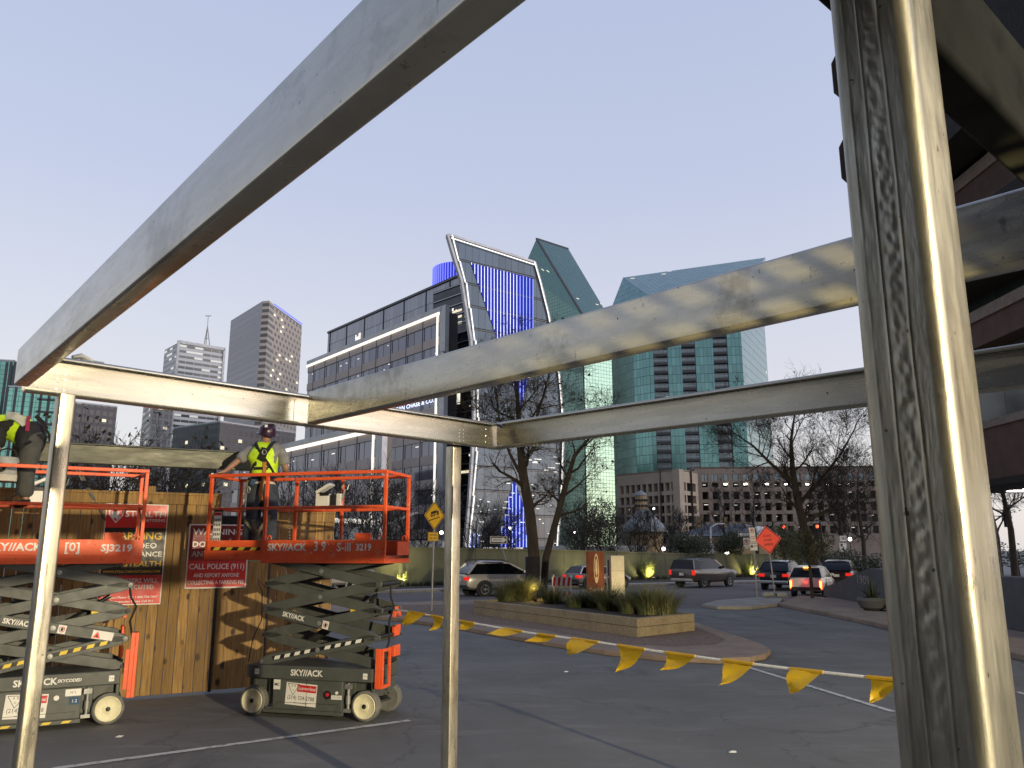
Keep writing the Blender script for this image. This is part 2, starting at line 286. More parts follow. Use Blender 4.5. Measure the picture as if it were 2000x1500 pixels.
# ------------------------------------------------------------ mesh builder
class MB:
    def __init__(s): s.v = []; s.f = []; s.m = []; s.uv = {}
    def add(s, vs, fs, m=0, uvs=None):
        o = len(s.v); s.v += [tuple(x) for x in vs]
        for i, f in enumerate(fs):
            if uvs: s.uv[len(s.f)] = uvs[i]
            s.f.append([o + j for j in f]); s.m.append(m)
        return s
    def box(s, c, sz, rot=None, m=0):
        hx, hy, hz = sz[0] / 2, sz[1] / 2, sz[2] / 2; c = Vector(c)
        vs = [Vector((x, y, z)) for x in (-hx, hx) for y in (-hy, hy) for z in (-hz, hz)]
        if rot is not None: vs = [rot @ v for v in vs]
        return s.add([c + v for v in vs], [(0, 1, 3, 2), (4, 6, 7, 5), (0, 4, 5, 1), (2, 3, 7, 6), (0, 2, 6, 4), (1, 5, 7, 3)], m)
    def b2(s, a, b, m=0):   # box from corner to corner
        return s.box([(a[i] + b[i]) / 2 for i in range(3)], [abs(b[i] - a[i]) for i in range(3)], None, m)
    def bar(s, p, q, w, h, up=(0, 0, 1), m=0):
        p = Vector(p); q = Vector(q); d = (q - p); L = d.length; d.normalize(); up = Vector(up)
        if abs(d.dot(up)) > 0.99: up = Vector((0, 1, 0))
        a = d.cross(up).normalized(); b = a.cross(d).normalized()
        return s.box((p + q) / 2, (w, L, h), Matrix((a, d, b)).transposed(), m)
    def path(s, pts, rad, n=6, m=0, cap=True):
        pts = [Vector(p) for p in pts]; vs = []; fs = []; prev = None
        for i, p in enumerate(pts):
            d = (pts[min(i + 1, len(pts) - 1)] - pts[max(i - 1, 0)])
            d = d.normalized() if d.length > 1e-9 else Vector((0, 0, 1))
            if prev is None:
                a = d.orthogonal().normalized()
            else:
                a = prev - d * prev.dot(d); a = a.normalized() if a.length > 1e-6 else d.orthogonal().normalized()
            prev = a; b = d.cross(a); r = rad[i] if hasattr(rad, '__len__') else rad
            for k in range(n):
                t = 2 * math.pi * k / n; vs.append(p + (a * math.cos(t) + b * math.sin(t)) * r)
        for i in range(len(pts) - 1):
            for k in range(n):
                k2 = (k + 1) % n; fs.append((i * n + k, i * n + k2, (i + 1) * n + k2, (i + 1) * n + k))
        if cap: fs += [tuple(range(n))[::-1], tuple((len(pts) - 1) * n + k for k in range(n))]
        return s.add(vs, fs, m)
    def tube(s, p, q, r0, r1=None, n=10, m=0): return s.path([p, q], [r0, r0 if r1 is None else r1], n, m)
    def lathe(s, prof, c, axis=(0, 0, 1), n=20, m=0):
        c = Vector(c); ax = Vector(axis).normalized(); a = ax.orthogonal().normalized(); b = ax.cross(a); vs = []; fs = []
        for r, h in prof:
            for k in range(n):
                t = 2 * math.pi * k / n; vs.append(c + ax * h + (a * math.cos(t) + b * math.sin(t)) * r)
        for i in range(len(prof) - 1):
            for k in range(n):
                k2 = (k + 1) % n; fs.append((i * n + k, i * n + k2, (i + 1) * n + k2, (i + 1) * n + k))
        fs += [tuple(range(n))[::-1], tuple((len(prof) - 1) * n + k for k in range(n))]
        return s.add(vs, fs, m)
    def prism(s, poly, o, ax, ay, ext, m=0):   # polygon in plane (o, ax, ay) pushed along ext
        o = Vector(o); ax = Vector(ax); ay = Vector(ay); e = Vector(ext); n = len(poly)
        A = [o + ax * x + ay * y for x, y in poly]; B = [p + e for p in A]
        fs = [tuple(range(n))[::-1], tuple(range(n, 2 * n))] + [(i, (i + 1) % n, n + (i + 1) % n, n + i) for i in range(n)]
        return s.add(A + B, fs, m)
    def flat(s, poly, z=0.0, m=0):
        return s.add([(p[0], p[1], z) for p in poly], [tuple(range(len(poly)))], m)
    def loft(s, secs, m=0, cap=True, closed=True):
        n = len(secs[0]); vs = [p for sec in secs for p in sec]; fs = []
        for i in range(len(secs) - 1):
            for k in range(n if closed else n - 1):
                k2 = (k + 1) % n; fs.append((i * n + k, i * n + k2, (i + 1) * n + k2, (i + 1) * n + k))
        if cap: fs += [tuple(range(n))[::-1], tuple((len(secs) - 1) * n + k for k in range(n))]
        return s.add(vs, fs, m)
    def wall(s, p0, p1, z0, z1, m=0, thick=0.0, u0=0.0, v0=0.0):   # vertical quad with UVs in metres
        p0 = Vector((p0[0], p0[1], 0)); p1 = Vector((p1[0], p1[1], 0)); L = (p1 - p0).length
        vs = [(p0.x, p0.y, z0), (p1.x, p1.y, z0), (p1.x, p1.y, z1), (p0.x, p0.y, z1)]
        return s.add(vs, [(0, 1, 2, 3)], m, [[(u0, v0), (u0 + L, v0), (u0 + L, v0 + z1 - z0), (u0, v0 + z1 - z0)]])
    def quad(s, a, b, c, d, m=0):   # a-b bottom, d-c top, UVs in metres
        a, b, c, d = map(Vector, (a, b, c, d)); e = (b - a); L = e.length; e.normalize()
        def uv(p):
            q = p - a; x = q.dot(e); return (x, (q - e * x).length)
        return s.add([a, b, c, d], [(0, 1, 2, 3)], m, [[uv(a), uv(b), uv(c), uv(d)]])
    def text(s, txt, size, o, ax=(1, 0, 0), ay=(0, 0, 1), m=0, align='CENTER', width=None, ext=0.0, shear=0.0, bold=0.0):
        ax = Vector(ax).normalized(); ay = Vector(ay).normalized(); az = ax.cross(ay); o = Vector(o)
        cu = bpy.data.curves.new('t', 'FONT'); cu.body = txt; cu.size = 1.0; cu.align_x = align; cu.align_y = 'CENTER'; cu.resolution_u = 2; cu.shear = shear; cu.offset = bold
        ob = bpy.data.objects.new('t', cu); COL.objects.link(ob); dg = bpy.context.evaluated_depsgraph_get(); dg.update()
        me = bpy.data.meshes.new_from_object(ob.evaluated_get(dg)); bpy.data.objects.remove(ob); bpy.data.curves.remove(cu)
        if me.vertices:
            xs = [v.co.x for v in me.vertices]; wx = max(xs) - min(xs)
            sx = size if not width else width / wx
            s.add([o + ax * (v.co.x * sx) + ay * (v.co.y * size) + az * ext for v in me.vertices], [tuple(p.vertices) for p in me.polygons], m)
        bpy.data.meshes.remove(me); return s
    def build(s, name, mats, parent=None, smooth=False, bevel=0.0, loc=None, label=None):
        me = bpy.data.meshes.new(name); me.from_pydata(s.v, [], s.f)
        mats = [mats] if isinstance(mats, str) else mats
        for x in mats: me.materials.append(M[x])
        if len(mats) > 1: me.polygons.foreach_set('material_index', s.m)
        if s.uv:
            ul = me.uv_layers.new(name='UVMap')
            for fi, u in s.uv.items():
                p = me.polygons[fi]
                for li, c in zip(p.loop_indices, u): ul.data[li].uv = c
        me.validate(); me.update()
        if smooth:
            me.polygons.foreach_set('use_smooth', [True] * len(me.polygons)); me.set_sharp_from_angle(angle=R(38))
        o = bpy.data.objects.new(name, me); COL.objects.link(o)
        if parent: o.parent = parent
        if loc: o.location = loc
        if bevel:
            b = o.modifiers.new('edge', 'BEVEL'); b.width = bevel; b.segments = 2; b.limit_method = 'ANGLE'; b.angle_limit = R(40)
        if label: o['label'] = label
        return o
def tag(o, label, cat, group=None):
    o['label'] = label; o['category'] = cat
    if group: o['group'] = group
    return o
def thing(name, label, cat, loc=(0, 0, 0), rz=0.0, group=None):
    o = bpy.data.objects.new(name, None); COL.objects.link(o); o.location = loc; o.rotation_euler = (0, 0, rz); o.empty_display_size = 0.2
    return tag(o, label, cat, group)
def struct(o, kind='structure'): o['kind'] = kind; return o
def copy_tree(o, parent=None):
    c = o.copy(); COL.objects.link(c)
    if parent: c.parent = parent
    for ch in list(o.children): copy_tree(ch, c)
    return c
# ------------------------------------------------------------ ground
mb = MB(); mb.flat([(-1800, -400), (1800, -400), (1800, 2600), (-1800, 2600)]); struct(mb.build('parking_lot', 'asphalt'))
near = [(-400, 1235), (300, 1212), (760, 1196), (905, 1192), (1340, 1188), (1430, 1178), (1520, 1169), (1600, 1164), (2400, 1130)]
far = [(2400, 1112), (1900, 1122), (1550, 1134), (1230, 1142), (760, 1156), (300, 1166), (-400, 1180)]
mb = MB(); mb.flat([G(*p) for p in near] + [G(*p) for p in far], 0.004); struct(mb.build('street', 'street_asphalt'))
def slab(name, pts, h, mat, z0=0.0):
    mb = MB(); mb.prism([(p.x, p.y) for p in pts], (0, 0, z0), (1, 0, 0), (0, 1, 0), (0, 0, h)); return struct(mb.build(name, mat, bevel=0.02))
def cw(pts):   # make counter-clockwise
    a = sum(pts[i].x * pts[(i + 1) % len(pts)].y - pts[(i + 1) % len(pts)].x * pts[i].y for i in range(len(pts)))
    return pts if a > 0 else pts[::-1]
# verge between the street and the wall
vg = [(300, 1162), (760, 1153), (1230, 1141), (1550, 1133), (1900, 1121), (1900, 1112), (1550, 1124), (1230, 1133), (760, 1146), (300, 1155)]
slab('kerb', cw([G(*p, 0.14) for p in vg[:5]] + [G(p[0], p[1] - 2.2, 0.14) for p in vg[:5]][::-1]), 0.14, 'kerb_concrete')
slab('planting_bed', cw([G(p[0], p[1] - 2.2, 0.12) for p in vg[:5]] + [G(p[0], p[1] - 4, 0.12) for p in vg[5:]]), 0.12, 'mulch')
# island with the planter
isl = [(640, 1196), (780, 1207), (905, 1224), (1060, 1251), (1180, 1269), (1300, 1281), (1400, 1285), (1465, 1283), (1495, 1277), (1505, 1268), (1488, 1257), (1440, 1241), (1390, 1226), (1330, 1204), (1240, 1180), (1100, 1168), (900, 1172), (760, 1178), (640, 1182)]
ip = cw([G(*p, 0.11) for p in isl]); slab('traffic_island', ip, 0.11, 'pink_paving')
cx = sum(p.x for p in ip) / len(ip); cy = sum(p.y for p in ip) / len(ip)
mb = MB(); mb.flat(cw([G(*p, 0.115) for p in [(700, 1193), (905, 1211), (1060, 1230), (1200, 1256), (1320, 1262), (1395, 1258), (1418, 1249), (1400, 1240), (1352, 1222), (1240, 1186), (1000, 1178), (760, 1182)]]), 0.115); struct(mb.build('gravel_bed', 'gravel'))
# pavement on the right
pv = [(1520, 1178), (1600, 1193), (1700, 1213), (1800, 1237), (2100, 1300), (2500, 1300), (2300, 1180), (1700, 1178), (1610, 1166), (1560, 1163)]
slab('pavement', cw([G(*p, 0.13) for p in pv]), 0.13, 'pink_paving')
slab('kerb_nose', cw([G(*p, 0.12) for p in [(1370, 1180), (1400, 1184), (1470, 1184), (1522, 1178), (1530, 1166), (1480, 1166), (1400, 1172)]]), 0.12, 'kerb_concrete')
# painted lines
def stripe(a, b, w, name='painted_line', z=0.008):
    a = Vector((a.x, a.y, 0)); b = Vector((b.x, b.y, 0)); d = (b - a).normalized(); n = Vector((-d.y, d.x, 0)) * w / 2
    mb = MB(); mb.flat([a + n, a - n, b - n, b + n], z); struct(mb.build(name, 'line_paint'))
stripe(G(100, 1503), G(800, 1408), 0.10); stripe(G(1455, 1302), G(1745, 1391), 0.10); stripe(G(1985, 1352), G(2300, 1440), 0.10)
stripe(G(1398, 1186), G(1445, 1191), 0.35); stripe(G(560, 1181), G(900, 1175), 0.12, 'lane_line')
stripe(G(1160, 1255), G(1178, 1266), 0.3)
# ------------------------------------------------------------ steel carport frame
Z0 = 2.97; SL = 0.012
HL = G(20, 760, Z0); HM = G(967, 876, Z0)
HD = (HM - HL); HD.z = 0; HD.normalize(); HN = Vector((HD.y, -HD.x, 0))       # along the header / towards the camera
def RP(px, py):
    r = ray(px, py); k = SL * (r.x * HN.x + r.y * HN.y); c = Z0 + SL * (HL.x * HN.x + HL.y * HN.y)
    return CAMP + r * ((c - CH) / (r.z + k))
def c_profile(h, fl, lip, th=0.004, r=0.014):
    # outer web line at a=0, flanges towards +a
    def arc(cx, cy, a0, a1, rr, n=4): return [(cx + rr * math.cos(R(a0 + (a1 - a0) * i / n)), cy + rr * math.sin(R(a0 + (a1 - a0) * i / n))) for i in range(n + 1)]
    o = [(fl, lip)] + arc(fl - r, r, 0, -90, r)[0:] + arc(r, r, -90, -180, r) + arc(r, h - r, 180, 90, r) + arc(fl - r, h - r, 90, 0, r) + [(fl, h - lip)]
    ri = r - th
    i = [(fl - th, h - lip)] + arc(fl - r, h - r, 0, 90, ri) + arc(r, h - r, 90, 180, ri) + arc(r, r, 180, 270, ri) + arc(fl - r, r, 270, 360, ri) + [(fl - th, lip)]
    return o + i
def cbeam(mb, p, q, side, h=0.2, fl=0.07, lip=0.018, m=0):
    p = Vector(p); q = Vector(q); d = q - p; side = Vector(side).normalized(); up = Vector((0, 0, 1))
    prof = c_profile(h, fl, lip); n = len(prof)
    A = [p + side * a + up * b for a, b in prof]; B = [q + side * a + up * b for a, b in prof]
    fs = [(i, (i + 1) % n, n + (i + 1) % n, n + i) for i in range(n)]
    hn = n // 2
    for base in (0, n):
        for i in range(hn - 1): fs.append((base + i, base + i + 1, base + n - 2 - i, base + n - 1 - i))
    return mb.add(A + B, fs, m)
def screws(mb, pts, nrm, r=0.006):
    for p in pts: mb.lathe([(r * 1.5, 0), (r * 1.5, 0.0015), (r, 0.0015), (r, 0.006), (r * 0.6, 0.007)], p, nrm, 6)
frame = thing('steel_frame', 'galvanised steel carport frame of bare channel beams on posts in the foreground', 'steel frame', (0, 0, 0))
FL = 0.072
mb = MB(); cbeam(mb, HL - HN * FL + HD * 0.07, HM - HN * FL + HD * 0.09, HN, 0.226, FL, 0.02)
head = mb.build('header_beam', 'galvanized_bright', frame, smooth=True, label='far header channel carried by the two slim posts, open side to the camera')
# near header: extends through the big column
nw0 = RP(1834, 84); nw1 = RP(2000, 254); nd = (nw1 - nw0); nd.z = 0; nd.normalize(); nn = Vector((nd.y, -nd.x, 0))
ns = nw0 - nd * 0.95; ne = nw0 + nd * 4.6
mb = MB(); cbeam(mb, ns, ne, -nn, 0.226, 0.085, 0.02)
mb.build('header_beam', 'dark_steel', frame, smooth=True, label='dark near header channel running behind the big column')
def meet(a, b):   # extend line a->b (plan) until the near header line
    d = b - a; den = d.x * nn.x + d.y * nn.y; t = ((ns.x - a.x) * nn.x + (ns.y - a.y) * nn.y) / den
    return a + d * t
b1a, b1b = RP(27, 752), RP(915, 0); b1e = meet(b1a, b1b) - (b1b - b1a).normalized() * 0.02
mb = MB(); cbeam(mb, b1a, b1e, HD, 0.205, 0.075, 0.02)
beam1 = mb.build('rafter_beam', 'galvanized', frame, smooth=True, label='long rafter sweeping from top centre down to the left corner')
b3a, b3b = RP(600, 828), RP(1660, 590); b3e = meet(b3a, b3b) - (b3b - b3a).normalized() * 0.1
mb = MB(); cbeam(mb, b3a, b3e, HD, 0.232, 0.075, 0.02)
beam3 = mb.build('rafter_beam', 'galvanized', frame, smooth=True, label='middle rafter with light patches, passing behind the big column')
b4a, b4b = RP(970, 876), RP(1680, 793); b4e = meet(b4a, b4b) - (b4b - b4a).normalized() * 0.1
mb = MB(); cbeam(mb, b4a + HD * 0.075, b4e + HD * 0.075, -HD, 0.232, 0.072, 0.02)
mb.build('rafter_beam', 'galvanized_bright', frame, smooth=True, label='right rafter with its open side to the camera')
# corner clip plates at the rafters
mb = MB(); e4 = (b4e - b4a).normalized()
mb.add([b4a + HD * 0.0005 + e4 * 0.0 + Vector((0, 0, 0.03)), b4a + HD * 0.0005 + e4 * 0.15 + Vector((0, 0, 0.03)), b4a + HD * 0.0005 + e4 * 0.07 + Vector((0, 0, 0.175)), b4a + HD * 0.0005 + Vector((0, 0, 0.175))], [(0, 1, 2, 3)])
mb.build('clip_plate', 'galvanized_bright', frame)
# slim posts
def post(px, py, w, name, mat):
    top = G(px, py, Z0); c = top + HD * 0.0 - HN * (w / 2 - 0.004); rot = Matrix((HD, -HN, Vector((0, 0, 1)))).transposed()
    r = 0.012; pl = []
    for cx_, cy_, a0 in ((w / 2 - r, w / 2 - r, 0), (-w / 2 + r, w / 2 - r, 90), (-w / 2 + r, -w / 2 + r, 180), (w / 2 - r, -w / 2 + r, 270)):
        pl += [(cx_ + r * math.cos(R(a0 + k * 30)), cy_ + r * math.sin(R(a0 + k * 30))) for k in range(4)]
    mb = MB(); mb.prism(pl, (c.x, c.y, 0), HD, -HN, (0, 0, Z0 - 0.001)); p_ = mb.build(name, mat, frame, smooth=True)
    mb = MB(); mb.box((c.x, c.y, 0.008), (0.2, 0.2, 0.016), rot); mb.build('base_plate', 'galvanized', p_, bevel=0.003)
    return c
pc1 = post(133, 770, 0.088, 'steel_post', 'galvanized_post'); pc2 = post(893, 872, 0.10, 'steel_post', 'galvanized_post')
for c in (pc1, pc2):
    mb = MB(); q = c + HN * (c.dot(HN) * 0); base = Vector((c.x, c.y, 0)) - HN * ((Vector((c.x, c.y, 0)) - (HL - HN * FL)).dot(HN) - 0.0045)
    screws(mb, [base + HD * a + Vector((0, 0, Z0 + b)) for a in (-0.03, 0.012) for b in (0.045, 0.075, 0.105, 0.135)], HN, 0.0045)
    mb.build('screw', 'screw', head)
for q_, off_ in ((b3a, 0.155), (b3a, -0.07), (b4a, -0.06), (b1a, 0.16)):
    w_ = Vector((q_.x, q_.y, 0)) + HD * off_; w_ = w_ - HN * ((w_ - (HL - HN * FL)).dot(HN) - 0.0045)
    for b_ in (0.06, 0.115, 0.17):
        mb = MB(); screws(mb, [w_ + Vector((0, 0, Z0 + b_))], HN, 0.0055); mb.build('screw', 'screw', head)
# stiffener seam on the header where the middle rafter lands
mb = MB(); sp_ = b3a + HN * 0.0; 
for o_ in (-0.03, 0.115):
    w_ = Vector((b3a.x, b3a.y, 0)) + HD * o_; w_ = w_ - HN * ((w_ - (HL - HN * FL)).dot(HN) - 0.006)
    mb.b2((0, 0, 0), (0, 0, 0)) if False else mb.bar(Vector((w_.x, w_.y, Z0 + 0.01)), Vector((w_.x, w_.y, Z0 + 0.19)), 0.006, 0.004, HN)
mb.build('stiffener', 'galvanized_bright', head)
# the big near column with its rippled weld seam
su = 0.112
def U(px): return (px - 1000) / F / CT
uA, uB, uC = U(1681), U(1852), U(1917)
phi = math.atan2(uB * 0 + 1.182, 1.0)
cw_ = 0.10; yb = cw_ * (math.cos(phi) + uA * math.sin(phi)) / (uB - uA); Bc = Vector((uB * yb, yb, 0))
e1 = Vector((-math.cos(phi), math.sin(phi), 0)); e2 = Vector((math.sin(phi), math.cos(phi), 0))      # B->A and B->C
rng = random.Random(4)
col_h = 3.12; mb = MB(); rr = 0.016
nz = 900; prof = []; nfr = 60
for k in range(nfr + 1): prof.append((rr + (cw_ - 2 * rr) * (1 - k / nfr), 0.0, True))           # front face A->B (s along e1)
for k in range(1, 6): a = R(90 * k / 6); prof.append((rr - rr * math.sin(a), rr - rr * math.cos(a), False))
for k in range(0, 7): prof.append((0.0, rr + (cw_ - 2 * rr) * k / 6, False))
for k in range(1, 6): a = R(90 * k / 6); prof.append((rr - rr * math.cos(a), cw_ - rr + rr * math.sin(a), False))
prof += [(rr, cw_, False), (cw_ - rr, cw_, False)]
for k in range(1, 6): a = R(90 * k / 6); prof.append((cw_ - rr + rr * math.sin(a), cw_ - rr + rr * math.cos(a), False))
prof += [(cw_, cw_ - rr, False), (cw_, rr, False)]
for k in range(1, 6): a = R(90 * k / 6); prof.append((cw_ - rr + rr * math.cos(a), rr - rr * math.sin(a), False))
def vnoise(x, seed):
    i = math.floor(x); f = x - i; f = f * f * (3 - 2 * f)
    def h(n): return random.Random(n * 7919 + seed).random()
    return h(i) * (1 - f) + h(i + 1) * f
_c = {}
def vn(x, seed):
    i = math.floor(x); f = x - i; f = f * f * (3 - 2 * f)
    for n in (i, i + 1):
        if (n, seed) not in _c: _c[(n, seed)] = random.Random(n * 7919 + seed * 104729).random()
    return _c[(i, seed)] * (1 - f) + _c[(i + 1, seed)] * f
_d = {}
def vn2(x, y, seed):
    i, j = math.floor(x), math.floor(y); f, g_ = x - i, y - j; f = f * f * (3 - 2 * f); g_ = g_ * g_ * (3 - 2 * g_)
    for k in ((i, j), (i + 1, j), (i, j + 1), (i + 1, j + 1)):
        if (k, seed) not in _d: _d[(k, seed)] = random.Random(k[0] * 7919 + k[1] * 104729 + seed * 15485863).random()
    return (_d[((i, j), seed)] * (1 - f) + _d[((i + 1, j), seed)] * f) * (1 - g_) + (_d[((i, j + 1), seed)] * (1 - f) + _d[((i + 1, j + 1), seed)] * f) * g_
vs = []; npf = len(prof)
for iz in range(nz + 1):
    z = col_h * iz / nz
    for (s, d, fr) in prof:
        off = 0.0
        if fr:
            t = s / cw_; zz = z + 0.012 * (vn(z * 14, 5) - 0.5)
            seam = math.exp(-((t - 0.47) / 0.085) ** 4)
            amp = 0.45 + 1.0 * vn(z * 5.1, 6)
            off += seam * amp * (0.0014 * (vn2(zz * 84 + t * 5, t * 7, 2) - 0.45) + 0.0013 * (vn2(zz * 160 - t * 9, t * 15, 3) - 0.5))
            for tc0, am, wob, w in ((0.615, 0.0012, 0.012, 0.013), (0.335, 0.0011, 0.04, 0.014), (0.14, 0.0007, 0.006, 0.012), (0.80, 0.0005, 0.01, 0.02), (0.90, 0.0006, 0.004, 0.012)):
                tcz = tc0 + wob * (vn(z * 9, int(tc0 * 100)) - 0.5); off += am * math.exp(-((t - tcz) / w) ** 2) * (0.5 + 0.7 * vn(z * 15, int(tc0 * 1000)))
            off += 0.0005 * (vn2(z * 22, t * 9, 11) - 0.5) * math.exp(-((t - 0.72) / 0.09) ** 2) + 0.00025 * (vn2(z * 70, t * 24, 12) - 0.5)
        p = Bc + e1 * s + e2 * (d - off); vs.append((p.x, p.y, z))
fs = [(iz * npf + k, iz * npf + (k + 1) % npf, (iz + 1) * npf + (k + 1) % npf, (iz + 1) * npf + k) for iz in range(nz) for k in range(npf)]
fs += [tuple(range(npf))[::-1], tuple(nz * npf + k for k in range(npf))]
mb.add(vs, fs); column = mb.build('steel_column', 'galvanized_column', frame, smooth=True, label='thick near column with a rippled weld seam')
mb = MB(); pc = Bc + (e1 + e2) * (cw_ / 2); mb.box((pc.x, pc.y, 0.01), (0.25, 0.25, 0.02), Matrix((e1, e2, Vector((0, 0, 1)))).transposed()); mb.build('base_plate', 'galvanized', column, bevel=0.003)
# brown bolt tabs on the hidden face
Ac = Bc + e1 * cw_
for y0, y1, x0 in ((112, 195, 1613), (275, 362, 1628)):
    D_ = (Ac + e2 * 0.05).y; za = Z(y0, D_); zb = Z(y1, D_); h = za - zb; w = 0.016
    mb = MB(); o = Ac + e2 * 0.03
    mb.prism([(0, 0), (w * 0.55, 0), (w, h * 0.16), (w, h * 0.84), (w * 0.55, h), (0, h)], (o.x, o.y, zb), e1, (0, 0, 1), e2 * 0.045)
    mb.build('bolt_tab', 'bolt_brown', column, bevel=0.002)
# the loose beam that the two workers are lifting into place
# pipe and debris on top of the header near the left corner
mb = MB(); o = RP(170, 688) + Vector((0, 0, 0.0)); p0_ = P(160, 690, HL.y + 0.45); p1_ = P(203, 692, HL.y + 0.55)
p0_.z = p1_.z = Z0 + 0.226 + 0.03
mb.tube(p0_, p1_, 0.028, 0.028, 14); mb.path([p0_ + Vector((-.02, -.06, .02)), p0_ + Vector((0, 0, 0.04)), p0_ + Vector((.05, .04, .02))], [0.012, 0.02, 0.012], 6)
tb = mb.build('pipe_offcut', 'metal_grey', None, smooth=True); tag(tb, 'short grey pipe offcut lying on top of the far header by the left corner', 'pipe')
# ------------------------------------------------------------ wooden fence
FP1 = G(250, 1367); FP2 = G(407, 1355); fd = (FP2 - FP1).normalized(); fa = math.atan2(fd.y, fd.x); fn = Vector((fd.y, -fd.x, 0))
def fx(px, py):   # local (x, z) on the front plane of the fence
    r = ray(px, py); t = (FP1 - CAMP).dot(fn) / r.dot(fn); p = CAMP + r * t; return (p - FP1).dot(fd), p.z
fh = fx(250, 962)[1]; xA = fx(432, 980)[0]; xB = fx(536, 1000)[0]; xC = fx(654, 1000)[0]; fh2 = fx(600, 1000)[1]
print('fence', fh, fh2, xA, xB, xC)
# the loose beam that the two workers are lifting into place
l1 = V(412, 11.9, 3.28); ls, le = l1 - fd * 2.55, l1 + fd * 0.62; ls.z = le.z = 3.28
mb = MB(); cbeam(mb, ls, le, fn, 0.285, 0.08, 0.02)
lb = mb.build('steel_beam', 'galvanized_shaded', None, smooth=True); tag(lb, 'loose galvanised channel held up behind the two lifts, over the long timber fence', 'steel beam')
def fence_run(name, label, x0, x1, h, cat='fence'):
    f = thing(name, label, cat, FP1, fa); rg = random.Random(int(x0 * 10))
    mb = MB(); i0 = math.floor(x0 / 0.143); i1 = math.ceil(x1 / 0.143)
    for i in range(i0, i1):
        a = max(x0, i * 0.143 + 0.004); b = min(x1, (i + 1) * 0.143 - 0.004)
        if b - a < 0.01: continue
        mb.b2((a, rg.uniform(-0.004, 0.003), 0.04), (b, 0.022, h - 0.13 + rg.uniform(-0.01, 0.0)))
    mb.build('board', 'fence_wood', f, bevel=0.003)
    mb = MB(); mb.b2((x0, -0.042, h - 0.16), (x1, -0.004, h - 0.02)); mb.build('top_rail', 'fence_wood', f, bevel=0.004)
    mb = MB(); mb.b2((x0, -0.06, h - 0.02), (x1, 0.08, h + 0.018)); mb.build('cap_rail', 'fence_wood', f, bevel=0.004)
    for z in (0.4, h * 0.55): mb = MB(); mb.b2((x0, 0.024, z), (x1, 0.06, z + 0.09)); mb.build('back_rail', 'fence_wood', f)
    x = x0 + 0.06
    while x < x1:
        mb = MB(); mb.b2((x - 0.045, 0.062, 0), (x + 0.045, 0.15, h - 0.03)); mb.build('fence_post', 'fence_wood', f); x += 2.4
    return f
fence_run('wooden_fence', 'tall knotty timber board fence behind the left lift, carrying the red signs', -3.4, xA, fh)
fence_run('wooden_fence', 'short lower timber fence panel seen through the right lift platform', xB, xC, fh2)
g = thing('gate', 'timber gate with a black panel above, between the two timber fence panels', 'gate', FP1, fa)
mb = MB(); mb.b2((xA + 0.03, 0.03, 1.95), (xB - 0.03, 0.045, fh2 - 0.12)); mb.build('black_panel', 'cloth_black', g)  # plain black sheet above the gate boards
mb = MB(); i = 0; rg = random.Random(5)
while xA + 0.05 + i * 0.143 < xB - 0.05: a = xA + 0.05 + i * 0.143; mb.b2((a, rg.uniform(0.0, 0.006), 0.05), (min(a + 0.139, xB - 0.04), 0.025, 1.93)); i += 1
mb.build('board', 'fence_wood', g, bevel=0.003)
mb = MB()
for a in (xA + 0.03, xB - 0.03): mb.tube((a, 0.037, 0.02), (a, 0.037, fh2 - 0.1), 0.025)
for z in (0.1, fh2 - 0.1): mb.tube((xA + 0.03, 0.037, z), (xB - 0.03, 0.037, z), 0.022)
mb.build('gate_frame', 'metal_dark', g, smooth=True)
mb = MB(); mb.box((fx(297, 958)[0], 0.02, fx(297, 958)[1] + 0.02), (0.10, 0.09, 0.09)); bk = mb.build('wood_block', 'fence_wood', None, bevel=0.004); bk.location = FP1; bk.rotation_euler = (0, 0, fa); tag(bk, 'small timber block standing on the cap of the long fence', 'wood block')
# signs screwed to the fence (front faces -y in the fence frame)
def board_sign(name, label, x0, x1, z0, z1, base, lines, bands=(), rim=0.012):
    t = thing(name, label, 'sign', FP1 + fd * x0 + Vector((0, 0, z0)), fa); w = x1 - x0; h = z1 - z0; y = -0.012
    mb = MB(); mb.b2((0, y, 0), (w, -0.006, h)); mb.build('panel', 'sign_white', t, bevel=0.002)
    mb = MB(); mats = []
    for a, b, mt in bands:
        if mt not in mats: mats.append(mt)
        mb.add([(rim, y - 0.0015, a * h), (w - rim, y - 0.0015, a * h), (w - rim, y - 0.0015, b * h), (rim, y - 0.0015, b * h)], [(0, 1, 2, 3)], mats.index(mt))
    mb.build('background', mats, t)
    mb = MB(); mats = []
    for txt, cx_, cz, size, wd, mt in lines:
        if mt not in mats: mats.append(mt)
        mb.text(txt, size * h, (cx_ * w, y - 0.003, cz * h), m=mats.index(mt), width=wd * w, bold=0.016)
    mb.build('lettering', mats, t); return t, w, h
sx0 = fx(188, 1180)[0]; sx1 = fx(313, 1180)[0]; sz0 = fx(313, 1180)[1]; sz1 = fx(335, 986)[1]
